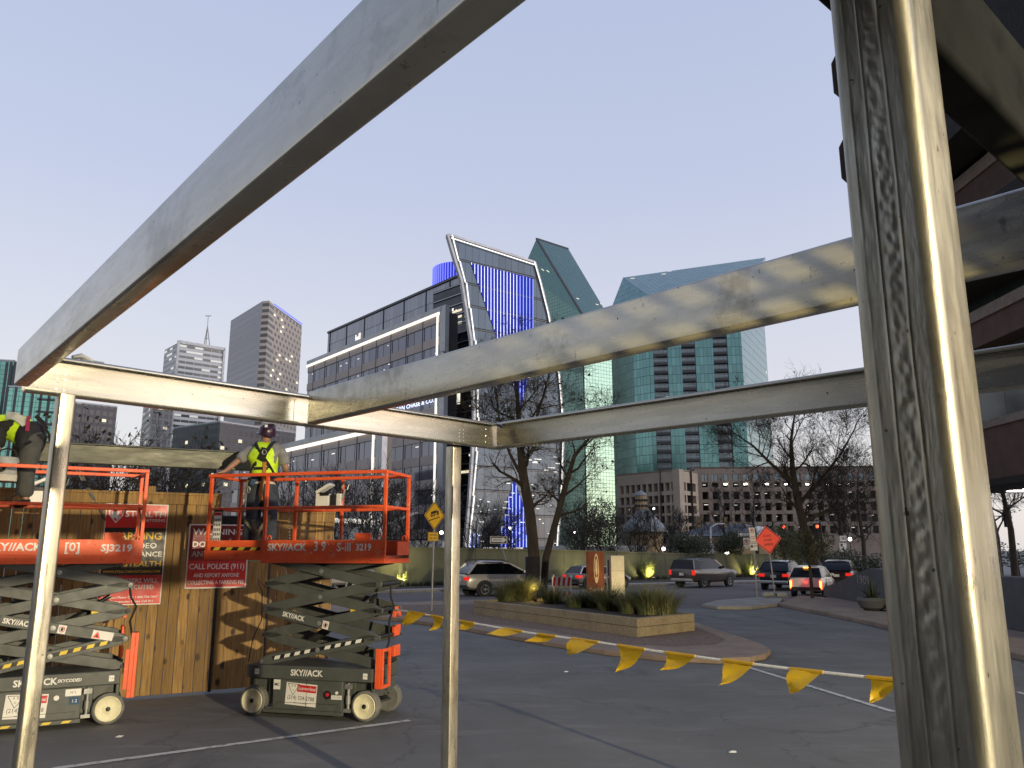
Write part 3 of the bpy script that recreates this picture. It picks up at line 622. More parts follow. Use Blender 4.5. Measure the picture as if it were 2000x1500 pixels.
sg, w, h = board_sign('warning_sign', 'tall red and black video surveillance warning sign half hidden by the left lift', sx0, sx1, sz0, sz1, None, [
    ('STEALTH', 0.64, 0.895, 0.085, 0.66, 'sign_white'), ('MONITORING', 0.74, 0.835, 0.04, 0.44, 'sign_white'),
    ('WARNING', 0.5, 0.675, 0.10, 0.86, 'sign_yellow'), ('24/7 VIDEO', 0.5, 0.58, 0.075, 0.72, 'sign_white'), ('SURVEILLANCE', 0.5, 0.495, 0.07, 0.90, 'sign_white'),
    ('BY STEALTH', 0.55, 0.40, 0.075, 0.80, 'sign_yellow'), ('WWW.STEALTHMONITORING.COM', 0.5, 0.325, 0.034, 0.90, 'sign_yellow'),
    ('TRESPASSERS WILL', 0.5, 0.235, 0.06, 0.86, 'sign_white'), ('BE PROSECUTED', 0.5, 0.17, 0.06, 0.74, 'sign_white'),
    ('To Report Please Call: 1-866-758-7847', 0.5, 0.075, 0.03, 0.88, 'sign_white'), ('For Emergencies Please Call 911', 0.5, 0.035, 0.03, 0.76, 'sign_white')],
    [(0.01, 0.29, 'sign_red'), (0.29, 0.76, 'sign_black'), (0.76, 0.99, 'sign_red')])
mb = MB(); o = (0.17 * w, -0.0155, 0.88 * h)
for sc_, mi in ((1.0, 0), (0.78, 1)):
    mb.add([(o[0] + a * 0.13 * w * sc_, o[1] - 0.001 * mi, o[2] + b * 0.07 * h * sc_) for a, b in ((-1, 1), (0, 1.2), (1, 1), (0.9, 0.1), (0, -1.1), (-0.9, 0.1))], [(0, 5, 4, 3, 2, 1)[::-1]], mi)
for dx in (-0.25, 0.2): mb.add([(o[0] + (a + dx) * 0.13 * w, o[1] - 0.002, o[2] + b * 0.07 * h) for a, b in ((-0.25, 0.6), (0.2, 0.6), (0.05, 0.0), (0.3, -0.1), (-0.15, -0.6), (-0.35, 0.0))], [tuple(range(6))[::-1]], 0)
mb.build('shield_emblem', ['sign_white', 'sign_red'], sg)
sx0 = fx(360, 1148)[0]; sx1 = fx(480, 1148)[0]; sz0 = fx(420, 1149)[1]; sz1 = fx(420, 1024)[1]
board_sign('warning_sign', 'red parking fee warning sign in a white border beside the black gate', sx0, sx1, sz0, sz1, None, [
    ('WARNING!', 0.5, 0.875, 0.13, 0.86, 'sign_white'), ('DO NOT PAY', 0.5, 0.68, 0.12, 0.86, 'metal_grey'), ('ANYONE HERE', 0.5, 0.53, 0.12, 0.86, 'metal_grey'),  # grey lines: white lettering darkened by the painted platform shadow
    ('CALL POLICE (911)', 0.5, 0.335, 0.12, 0.9, 'sign_white'), ('AND REPORT ANYONE', 0.5, 0.20, 0.085, 0.74, 'sign_white'), ('COLLECTING A PARKING FEE', 0.5, 0.09, 0.085, 0.92, 'sign_white')],
    [(0.02, 0.43, 'sign_red'), (0.43, 0.98, 'sign_maroon')], 0.02)  # maroon band: lift platform's shadow painted over the red
# ------------------------------------------------------------ scissor lifts
RW0 = G(490, 1398); RW1 = G(710, 1411); le1 = (RW1 - RW0).normalized(); la = math.atan2(le1.y, le1.x); le2 = Vector((-le1.y, le1.x, 0))
LO = (RW0 + RW1) / 2 + le2 * 0.40; WB = (RW1 - RW0).length
def lx(px, py, y=-0.40):    # local (x, z) on the plane y of the right lift
    r = ray(px, py); q = LO + le2 * y; t = (q - CAMP).dot(le2) / r.dot(le2); p = CAMP + r * t; return (p - LO).dot(le1), p.z
for nm_, p_ in dict(ext=(397, 1090), mainl=(510, 1097), mainr=(752, 1097), toe_top=(630, 1055), deckb=(630, 1103), rail=(600, 922), mid=(600, 990), tipl=(513, 1190), tipr=(736, 1197), piv=(621, 1168), beam_t=(604, 1303), beam_b=(604, 1329), beaml=(482, 1310), beamr=(727, 1325), skirt=(600, 1397), pb=(515, 1390), pe=(672, 1390)).items():
    print(nm_, [round(a, 3) for a in lx(*p_)])
def make_lift(label, loc, rz, orig):
    T = thing('scissor_lift', label, 'scissor lift', loc, rz, 'scissor lifts by the fence')
    # chassis
    mb = MB(); mb.b2((-0.62, -0.30, 0.14), (0.62, 0.30, 0.46)); mb.b2((-0.50, -0.395, 0.10), (0.49, 0.395, 0.468)); mb.b2((-0.86, -0.24, 0.28), (0.9, 0.24, 0.468))
    mb.b2((-0.895, -0.41, 0.47), (0.90, 0.41, 0.635)); mb.b2((-0.885, -0.33, 0.36), (-0.845, 0.33, 0.468)); mb.b2((0.86, -0.36, 0.32), (0.905, 0.36, 0.468))
    ch = mb.build('chassis', 'lift_grey', T, bevel=0.012)
    mb = MB(); mb.b2((-0.63, -0.405, 0.055), (0.50, -0.36, 0.10)); mb.b2((-0.63, 0.36, 0.055), (0.50, 0.405, 0.10)); mb.b2((-0.60, -0.39, 0.10), (0.47, -0.37, 0.125)); mb.b2((-0.60, 0.37, 0.10), (0.47, 0.39, 0.125)); mb.build('pothole_guard', 'lift_grey', T, bevel=0.004)
    mb = MB()
    for i in range(5): mb.add([(-0.55 + i * 0.21, -0.4075, 0.065), (-0.46 + i * 0.21, -0.4075, 0.065), (-0.43 + i * 0.21, -0.4075, 0.092), (-0.52 + i * 0.21, -0.4075, 0.092)], [(0, 1, 2, 3)])
    mb.build('warning_stripe', 'yellow_decal' if not orig else 'lift_grey', ch)
    mb = MB(); mb.b2((-0.02, -0.399, 0.13), (-0.014, -0.3955, 0.465)); mb.b2((-0.44, -0.399, 0.185), (0.44, -0.3955, 0.190)); mb.build('panel_seam', 'lift_dark', ch)
    mb = MB(); mb.tube((0.555, -0.36, 0.12), (0.555, -0.36, 0.45), 0.022, None, 10); mb.tube((0.555, -0.36, 0.20), (0.555, -0.36, 0.30), 0.034, None, 10); mb.b2((0.50, -0.385, 0.10), (0.60, -0.34, 0.14)); mb.b2((0.51, -0.385, 0.38), (0.60, -0.34, 0.44)); mb.build('steering_cylinder', 'metal_grey', T, smooth=True)
    mb = MB(); mb.path([(0.62, -0.2, 0.3), (0.75, -0.25, 0.34), (0.86, -0.15, 0.28), (0.9, 0.05, 0.33), (0.86, 0.2, 0.25)], 0.012, 6); mb.path([(0.84, -0.2, 0.2), (0.95, 0.0, 0.22), (0.86, 0.25, 0.18)], 0.016, 6); mb.tube((0.8, -0.3, 0.19), (0.8, 0.3, 0.19), 0.03); mb.tube((-0.8, -0.3, 0.19), (-0.8, 0.3, 0.19), 0.03); mb.build('hose', 'lift_dark', T, smooth=True)
    for sx_ in (-1, 1):
        for sy in (-1, 1):
            yo = sy * 0.40; c = (sx_ * WB / 2, yo - sy * 0.06, 0.185)
            mb = MB(); mb.lathe([(0.14, -0.055), (0.165, -0.06), (0.183, -0.045), (0.185, 0), (0.183, 0.045), (0.165, 0.06), (0.14, 0.055)], c, (0, 1, 0), 40); w_ = mb.build('wheel', 'tyre_grey', T, smooth=True)
            mb = MB(); a = (0, sy, 0); mb.lathe([(0.140, 0.03), (0.150, 0.060), (0.144, 0.066), (0.136, 0.063), (0.130, 0.058), (0.060, 0.055), (0.055, 0.060), (0.035, 0.061)], c, a, 40); mb.build('rim', 'rim_cream', w_, smooth=True)
            mb = MB(); mb.lathe([(0.030, 0.055), (0.030, 0.068), (0.018, 0.070), (0.018, 0.078)], c, a, 6); mb.build('hub_nut', 'metal_dark', w_)
    # orange fork tray at the right end and battery boxes
    mb = MB()
    for a, b in (((1.00, -0.40, 0.40), (1.03, -0.14, 0.44)), ((1.00, -0.40, 0.84), (1.03, -0.14, 0.88)), ((1.00, -0.40, 0.44), (1.03, -0.36, 0.84)), ((1.00, -0.18, 0.44), (1.03, -0.14, 0.84))): mb.b2(a, b)
    mb.b2((0.93, -0.41, 0.40), (0.998, -0.385, 0.88)); mb.build('swing_tray', 'lift_orange', T, bevel=0.003)
    if not orig:
        mb = MB(); mb.b2((1.03, -0.42, 0.30), (1.07, -0.22, 1.08)); mb.b2((0.98, -0.42, 0.30), (1.03, -0.40, 1.08)); mb.build('side_panel', 'lift_orange', T, bevel=0.004)
    for z_ in (0.72, 0.98, 1.22):
        mb = MB(); mb.b2((0.90, 0.16, z_), (0.945, 0.36, z_ + 0.14)); mb.build('ladder_step', 'lift_orange', T, bevel=0.006)
    # scissor stack
    xl, xr, z0, dz = -0.71, 0.915, 0.675, 0.331
    def arm(y, up, lv, back, first):
        za, zb = z0 + lv * dz, z0 + (lv + 1) * dz
        if not up: za, zb = zb, za
        p = Vector((xl, y, za)); q = Vector((xr, y, zb)); d = (q - p).normalized(); nrm = Vector((-d.z, 0, d.x)); L = (q - p).length; h = 0.062
        ex = 0.045; poly = [(-ex, -0.022), (-ex, 0.022), (0.10, h), (L - 0.10, h), (L + ex, 0.022), (L + ex, -0.022), (L - 0.10, -h), (0.10, -h)]
        mb = MB(); mb.prism(poly, p, d, nrm, (0, 0.05, 0)); a_ = mb.build('scissor_arm', 'lift_grey', T, bevel=0.006)
        if not back:
            mb = MB()
            for s_ in (0.0, L / 2, L): mb = MB(); mb.lathe([(0.03, 0), (0.03, 0.008), (0.012, 0.010)], p + d * s_, (0, -1, 0), 14); mb.build('pivot_pin', 'metal_grey', a_, smooth=True)
        return a_, p, d, nrm, L
    fr = []
    for lv in range(4):
        up = lv % 2 == 0
        fr.append(arm(-0.375, up, lv, False, True)); arm(-0.315, not up, lv, True, False)
        arm(0.325, up, lv, True, False); arm(0.265, not up, lv, True, False)
    for x_, z_ in [(x_, z0 + lv * dz) for lv in range(5) for x_ in (xl, xr)] + [(xl / 2 + xr / 2, z0 + (lv + .5) * dz) for lv in range(4)]:
        mb = MB(); mb.tube((x_, -0.36, z_), (x_, 0.36, z_), 0.022, None, 10); mb.build('cross_tube', 'lift_dark', T, smooth=True)
    mb = MB(); mb.tube((-0.35, 0.0, 0.82), (0.6, 0.0, 1.40), 0.05, None, 14, 0); mb.tube((0.0, 0.05, 1.04), (0.72, 0.05, 1.52), 0.028, None, 12, 1); mb.build('lift_cylinder', ['lift_dark', 'chrome'], T, smooth=True)
    mb = MB(); mb.bar((-0.3, 0.2, 1.54), (0.6, 0.2, 1.42), 0.05, 0.05); mb.bar((-0.4, 0.2, 1.16), (0.66, 0.2, 1.34), 0.05, 0.05); mb.build('inner_link', 'lift_dark', T)
    mb = MB(); mb.b2((0.50, -0.30, 1.30), (0.66, -0.22, 1.39)); mb.build('maintenance_prop', 'yellow_decal', T, bevel=0.01)
    mb = MB(); mb.path([(0.99, -0.3, 0.75), (1.02, -0.2, 0.95), (0.97, -0.1, 1.2), (1.03, -0.1, 1.38), (0.96, -0.05, 1.5), (0.93, 0.0, 1.65)], 0.014, 6); mb.build('cable', 'cloth_black', T, smooth=True); mb = MB(); mb.path([(-0.9, -0.37, 0.66), (-0.86, -0.37, 0.95), (-0.74, -0.37, 1.2), (-0.76, -0.37, 1.55), (-0.85, -0.36, 1.72), (-0.70, -0.35, 1.60)], 0.007, 5); mb.build('cable', 'cloth_black', T, smooth=True)
    # lettering on the arms and chassis
    def on_arm(i, name, fn):
        a_, p, d, nrm, L = fr[i]; mb = MB(); mats = fn(mb, p + Vector((0, -0.0025, 0)), d, nrm, L); mb.build(name, mats, a_)
    def stripes(mb, p, d, n_, L):
        c0, c1 = 0.17, L - 0.17
        mb.add([p + d * c0 - n_ * 0.016, p + d * c1 - n_ * 0.016, p + d * c1 + n_ * 0.03, p + d * c0 + n_ * 0.03], [(0, 1, 2, 3)], 0)
        k = 9; st_ = (c1 - c0) / k
        for i in range(k):
            if abs(i - 4) < 0.5: continue
            s_ = c0 + i * st_ + 0.02; e_ = Vector((0, -0.0015, 0))
            mb.add([p + d * s_ - n_ * 0.014 + e_, p + d * (s_ + 0.08) - n_ * 0.014 + e_, p + d * (s_ + 0.105) + n_ * 0.028 + e_, p + d * (s_ + 0.025) + n_ * 0.028 + e_], [(0, 1, 2, 3)], 1)
        return ['black_decal', 'white_decal' if orig else 'yellow_decal']
    on_arm(0, 'warning_stripe', stripes)
    on_arm(1, 'lettering', lambda mb, p, d, n_, L: (mb.text('SKY//ACK', 0.085, p + d * (L * 0.27), d, n_, 0, width=0.33, bold=0.03), ['white_decal'])[1])
    def hand(mb, p, d, n_, L):
        c = p + d * (L * 0.56); mb.add([c + d * a + n_ * b for a, b in ((-0.045, -0.05), (0.045, -0.05), (0.045, 0.05), (-0.045, 0.05))], [(0, 1, 2, 3)], 0)
        e_ = Vector((0, -0.0015, 0)); ring = [c + e_ + d * (0.034 * math.cos(R(k * 24))) + n_ * (0.034 * math.sin(R(k * 24))) for k in range(15)]; rin = [c + e_ + d * (0.026 * math.cos(R(k * 24))) + n_ * (0.026 * math.sin(R(k * 24))) for k in range(15)]
        mb.add(ring + rin, [(k, (k + 1) % 15, 15 + (k + 1) % 15, 15 + k) for k in range(15)], 1)
        mb.add([c + e_ + d * a * 0.017 + n_ * b * 0.02 for a, b in ((-0.6, -1), (0.6, -1), (1, 0.2), (0.7, 0.9), (0.2, 1), (-0.3, 1), (-0.9, 0.4))], [tuple(range(7))], 2)
        return ['white_decal', 'red_decal', 'black_decal']
    on_arm(1, 'warning_label', hand)
    if not orig:
        def tri(mb, p, d, n_, L):
            c = p + d * (L * 0.84); e_ = Vector((0, -0.0015, 0)); mb.add([c + d * a + n_ * b for a, b in ((-0.12, -0.05), (0.12, -0.05), (0.12, 0.05), (-0.12, 0.05))], [(0, 1, 2, 3)], 0)
            mb.add([c + e_ + d * a + n_ * b for a, b in ((-0.11, -0.04), (-0.02, -0.04), (-0.065, 0.042))], [(0, 1, 2)], 1); mb.add([c + e_ * 2 + d * a + n_ * b for a, b in ((-0.085, -0.03), (-0.045, -0.03), (-0.065, 0.01))], [(0, 1, 2)], 2)
            return ['white_decal', 'sign_orange', 'black_decal']
        on_arm(1, 'warning_label', tri)
    y = -0.4135
    mb = MB(); mb.text('SKY//ACK', 0.105, (-0.02, y, 0.552), width=0.46, bold=0.03); mb.build('lettering', 'white_decal', ch)
    mb = MB(); y = -0.3985
    cs, sn = math.cos(R(-3)), math.sin(R(-3)); dx_, dz_ = (cs, 0, sn), (-sn, 0, cs); c0 = Vector((-0.09, y, 0.29)); A_ = Vector(dx_); B_ = Vector(dz_); e_ = Vector((0, -0.0015, 0))
    def rect(cx_, cz, w, h, m, k=1): mb.add([c0 + e_ * k + A_ * (cx_ + a * w / 2) + B_ * (cz + b * h / 2) for a, b in ((-1, -1), (1, -1), (1, 1), (-1, 1))], [(0, 1, 2, 3)], m)
    rect(0, 0, 0.44, 0.27, 0, 0); rect(0.075, 0.075, 0.27, 0.085, 1)
    mb.text('Equipment Rental', 0.055, c0 + e_ * 2 + A_ * 0.075 + B_ * 0.075, dx_, dz_, 0, width=0.25, shear=0.2, bold=0.01)
    mb.text('(214) 324-2788', 0.07, c0 + e_ + A_ * 0.0 + B_ * -0.045, dx_, dz_, 2, width=0.38); mb.text('abc-rent-equip', 0.025, c0 + e_ + B_ * -0.105, dx_, dz_, 2, width=0.2)
    tri_ = [(-0.20, 0.12), (-0.03, 0.12), (-0.115, -0.015)]
    for i in range(3): a, b = tri_[i], tri_[(i + 1) % 3]; p, q = c0 + e_ + A_ * a[0] + B_ * a[1], c0 + e_ + A_ * b[0] + B_ * b[1]; n_ = (q - p).normalized().cross(Vector((0, 1, 0))) * 0.003; mb.add([p - n_, q - n_, q + n_, p + n_], [(0, 1, 2, 3)], 2)
    mb.text('A  B', 0.035, c0 + e_ + A_ * -0.115 + B_ * 0.095, dx_, dz_, 2); mb.text('C', 0.035, c0 + e_ + A_ * -0.115 + B_ * 0.045, dx_, dz_, 2)
    mb.build('rental_placard', ['white_decal', 'red_decal', 'bolt_brown'], ch)
    if orig:
        mb = MB(); mb.b2((-0.49, -0.3995, 0.34), (-0.395, -0.396, 0.46)); mb.text('MC', 0.05, (-0.442, -0.4005, 0.40), m=1, bold=0.03); mb.build('asset_sticker', ['white_decal', 'black_decal'], ch)
        mb = MB(); mb.lathe([(0.052, 0), (0.052, 0.008)], (0.28, -0.396, 0.30), (0, -1, 0), 20, 0); mb.lathe([(0.022, 0.006), (0.022, 0.022), (0.012, 0.026)], (0.285, -0.396, 0.305), (0, -1, 0), 14, 1); mb.build('stop_button', ['black_decal', 'red_decal'], ch, smooth=True)
        mb = MB(); mb.b2((0.335, -0.3985, 0.25), (0.48, -0.396, 0.30)); mb.text('2 2 1 2 8', 0.03, (0.408, -0.4, 0.275), m=1); mb.lathe([(0.02, 0), (0.02, 0.006)], (0.41, -0.396, 0.33), (0, -1, 0), 12, 0); mb.build('data_label', ['white_decal', 'black_decal'], ch)
    else:
        mb = MB(); mb.text('SKYCODED', 0.05, (0.34, -0.4135, 0.552), width=0.26, shear=0.2, bold=0.03); mb.build('lettering', 'white_decal', ch)
        mb = MB(); mb.b2((0.31, -0.399, 0.37), (0.48, -0.396, 0.45)); mb.text('N°1', 0.04, (0.395, -0.4, 0.41), m=1); mb.b2((0.36, -0.399, 0.27), (0.47, -0.396, 0.355), 2); mb.text('1.2', 0.05, (0.415, -0.4, 0.31), m=0); mb.lathe([(0.03, 0), (0.03, 0.006)], (0.22, -0.396, 0.36), (0, -1, 0), 14, 0); mb.build('data_label', ['white_decal', 'black_decal', 'strap_blue'], ch)
    mb = MB()
    for a, b in ((-0.74, 0.552), (0.80, 0.545)): mb.b2((a - 0.03, -0.413, b - 0.035), (a + 0.03, -0.411, b + 0.035)); mb.text('^ #', 0.03, (a, -0.4145, b), m=1)
    mb.build('tie_down_label', ['white_decal', 'black_decal'], ch)
    # platform
    zb, zt = 1.935, 2.235; X0, X1, XE = -0.786, 1.016, -1.69
    mb = MB(); mb.b2((X0, -0.40, zb + 0.06), (X1, 0.40, zb + 0.10)); mb.b2((XE, -0.35, zb + 0.105), (X0 + 0.3, 0.35, zb + 0.13)); pl = mb.build('platform_deck', 'lift_dark', T)
    mb = MB()
    for s_ in (-1, 1):
        mb.b2((X0, s_ * 0.405, zb), (X1, s_ * 0.425, zb + 0.105)); mb.b2((X0, s_ * 0.40, zb + 0.105), (X1, s_ * 0.415, zt))
    mb.b2((X1 - 0.02, -0.40, zb), (X1, 0.40, zb + 0.10)); mb.b2((X1 - 0.015, 0.0, zb + 0.1), (X1, 0.40, zt - 0.02)); toe = mb.build('toe_board', 'lift_orange', T, bevel=0.004)
    mb = MB()
    for s_ in (-1, 1):
        mb.b2((XE, s_ * 0.37, zb + 0.04), (X0 - 0.003, s_ * 0.39, zb + 0.15)); mb.b2((XE, s_ * 0.365, zb + 0.15), (X0 - 0.003, s_ * 0.38, zt))
    mb.b2((XE, -0.36, zb + 0.04), (XE + 0.02, 0.36, zt)); toe2 = mb.build('extension_toe_board', 'lift_orange', T, bevel=0.004)
    mb = MB(); y = -0.3825; c0_, c1_ = XE + 0.1, X0 - 0.04
    mb.add([(c0_, y, zb + 0.165), (c1_, y, zb + 0.165), (c1_, y, zb + 0.21), (c0_, y, zb + 0.21)], [(0, 1, 2, 3)], 0); k = 4; st_ = (c1_ - c0_) / k
    for i in range(k): mb.add([(c0_ + i * st_ + a, y - 0.0015, zb + 0.165 + b) for a, b in ((0.03, 0.002), (0.12, 0.002), (0.155, 0.043), (0.065, 0.043))], [(0, 1, 2, 3)], 1)
    mb.build('warning_stripe', ['black_decal', 'yellow_decal'], toe2)
    mb = MB(); y = -0.4175; zc = (zb + 0.105 + zt) / 2
    mb.text('SKY//ACK', 0.13, (X0 + 0.38, y, zc), width=0.58, bold=0.03)
    if orig:
        mb.text('3 9', 0.17, (X0 + 0.87, y, zc + 0.01), width=0.17, bold=0.016); mb.text('S-ill', 0.15, (X0 + 1.22, y, zc), width=0.2, bold=0.016); mb.text('3219', 0.12, (X0 + 1.50, y, zc), width=0.22, bold=0.03)
    else:
        mb.text('[0]', 0.15, (X0 + 1.0, y, zc), width=0.16, bold=0.016); mb.text('SJ3219', 0.12, (X0 + 1.5, y, zc - 0.01), width=0.36, bold=0.03)
    mb.build('lettering', 'white_decal', toe)
    if orig:
        mb = MB(); rg = random.Random(3)
        for i in range(14): a = rg.uniform(X0 + 0.3, X1 - 0.05); b = rg.uniform(zb + 0.12, zt - 0.02); s_ = rg.uniform(0.006, 0.02); mb.add([(a, y + 0.0012, b), (a + s_, y + 0.0012, b + s_ * 0.3), (a + s_ * 0.6, y + 0.0012, b + s_)], [(0, 1, 2)])
        mb.build('scuff', 'white_decal', toe)
    # guard rails
    ztop, zmid = 3.145, 2.685; t_ = 0.045
    mb = MB()
    for s_ in (-1, 1):
        yy = s_ * 0.395
        mb.b2((XE if s_ < 0 else X0, yy - t_ / 2, ztop - t_), (X1, yy + t_ / 2, ztop)); mb.b2((X0, yy - t_ / 2 + 0.004, zmid - 0.04), (X1 - 0.05, yy + t_ / 2 - 0.004, zmid))
        if s_ > 0: mb.b2((XE, 0.30, ztop - 0.05), (X0, 0.34, ztop - 0.005))
        mb.b2((XE + 0.045, s_ * 0.36 - 0.016, zmid - 0.035), (X0, s_ * 0.36 + 0.016, zmid - 0.003))
        for x_ in (X0 + 0.0, X1 - t_): mb.b2((x_, yy - t_ / 2 + 0.002, zb + 0.1), (x_ + t_, yy + t_ / 2 - 0.002, ztop - t_ - 0.001))
        mb.b2((XE, s_ * 0.36 - 0.02, zb + 0.15), (XE + 0.045, s_ * 0.36 + 0.02, ztop - t_ - 0.001))
    mb.b2((X0 + 0.74, 0.377, zb + 0.1), (X0 + 0.78, 0.413, ztop - t_ - 0.001))
    for x_, z_, z2 in ((X1 - t_ + 0.003, ztop - t_, ztop - 0.002), (X1 - t_ + 0.006, zmid - 0.04, zmid - 0.004), (XE + 0.003, ztop - t_ + 0.002, ztop - 0.003), (XE + 0.006, zmid - 0.035, zmid - 0.003)):
        yl = 0.371 if x_ > 0 else 0.339; mb.b2((x_, -yl, z_), (x_ + t_ - 0.01, yl, z2))
    rail = mb.build('guard_rail', 'lift_orange', T, bevel=0.006)
    mb = MB()
    for x_, y_ in ((X1 - 0.10, -0.36), (X0 + 0.08, -0.36), (X1 - 0.06, 0.36)): mb.path([(x_ + 0.03 * math.cos(R(a)), y_, zt + 0.02 + 0.055 * math.sin(R(a)) - 0.01) for a in range(0, 181, 30)], 0.008, 6)
    mb.build('lanyard_ring', 'lift_orange', T, smooth=True)
    mb = MB(); mb.b2((X1 - 0.46, -0.36, zt - 0.02), (X1 - 0.24, -0.30, zt + 0.09)); mb.build('manual_box', 'lift_orange', T, bevel=0.01)
    # control box hanging on the back rail
    mb = MB(); x_ = X0 + 0.40; mb.b2((x_, 0.27, zmid + 0.03), (x_ + 0.20, 0.37, zmid + 0.21), 0); mb.prism([(0, 0), (0.22, 0.12), (0.20, 0.155), (-0.02, 0.035)], (x_ + 0.02, 0.24, zmid + 0.21), (1, 0, 0), (0, 0, 1), (0, 0.15, 0), 0)
    mb.b2((x_ + 0.22, 0.29, zmid + 0.02), (x_ + 0.30, 0.37, zmid + 0.20), 1); mb.b2((x_ + 0.06, 0.265, zmid + 0.18), (x_ + 0.2, 0.30, zmid + 0.23), 2); mb.b2((x_ + 0.31, 0.3, zmid + 0.02), (x_ + 0.38, 0.36, zmid + 0.21), 0); mb.build('control_box', ['white_paint', 'metal_dark', 'black_decal'], T, bevel=0.004)
    mb = MB(); x_ = X0 + 0.82; mb.path([(x_, 0.36, ztop - 0.06), (x_ - 0.05, 0.34, ztop - 0.16), (x_ - 0.02, 0.34, ztop - 0.2), (x_ + 0.04, 0.34, ztop - 0.19), (x_ + 0.06, 0.35, ztop - 0.1)], 0.008, 6, 0); mb.path([(x_, 0.34, ztop - 0.19), (x_ - 0.02, 0.33, ztop - 0.3), (x_ - 0.05, 0.33, ztop - 0.36)], [0.016, 0.012, 0.01], 8, 0); mb.lathe([(0.014, 0), (0.014, 0.03)], (x_ - 0.05, 0.33, ztop - 0.39), (0, 0, 1), 8, 1); mb.build('rope_grab', ['metal_grey', 'red_decal'], T, smooth=True)
    mb = MB(); mb.b2((XE + 0.10, -0.375, zmid - 0.60), (XE + 0.24, -0.365, zmid - 0.03), 2); mb.b2((XE + 0.11, -0.378, zmid - 0.50), (XE + 0.23, -0.3755, zmid - 0.06), 0); mb.b2((XE + 0.115, -0.3795, zmid - 0.11), (XE + 0.225, -0.3785, zmid - 0.07), 1)
    for j in range(5):
        for i in range(4): mb.b2((XE + 0.12 + i * 0.027, -0.3795, zmid - 0.19 - j * 0.065), (XE + 0.135 + i * 0.027, -0.3785, zmid - 0.155 - j * 0.065), 3)
    mb.build('safety_card', ['white_decal', 'red_decal', 'black_decal', 'bolt_brown'], T)
    mb = MB()
    for i in range(9): mb.lathe([(0.012, -0.003), (0.012, 0.003)], (X0 + 0.15 - 0.02 * i * 0.25, 0.05, zt + 0.03 + i * 0.045), (0.2, -1, 0.2), 8)
    mb.build('chain', 'metal_grey', T)
    mb = MB(); x_ = X1 - 0.02; mb.path([(x_ - 0.06, -0.33, zmid - 0.05), (x_ - 0.02, -0.33, zmid - 0.2), (x_ - 0.05, -0.33, zmid - 0.3), (x_ - 0.06, -0.33, zt)], 0.008, 5); mb.build('gate_chain', 'harness_strap', T)
    return T
LIFT_R = make_lift('orange scissor lift with worn lettering, raised, one worker standing in its extension', LO, la, True)
la2 = R(29); w2 = G(208, 1416); e1b = Vector((math.cos(la2), math.sin(la2), 0)); e2b = Vector((-e1b.y, e1b.x, 0))
LO2 = w2 - e1b * (WB / 2) + e2b * 0.40
LIFT_L = make_lift('scissor lift cut off by the left edge, crisp 3219 lettering on its orange toe board', LO2, la2, False)
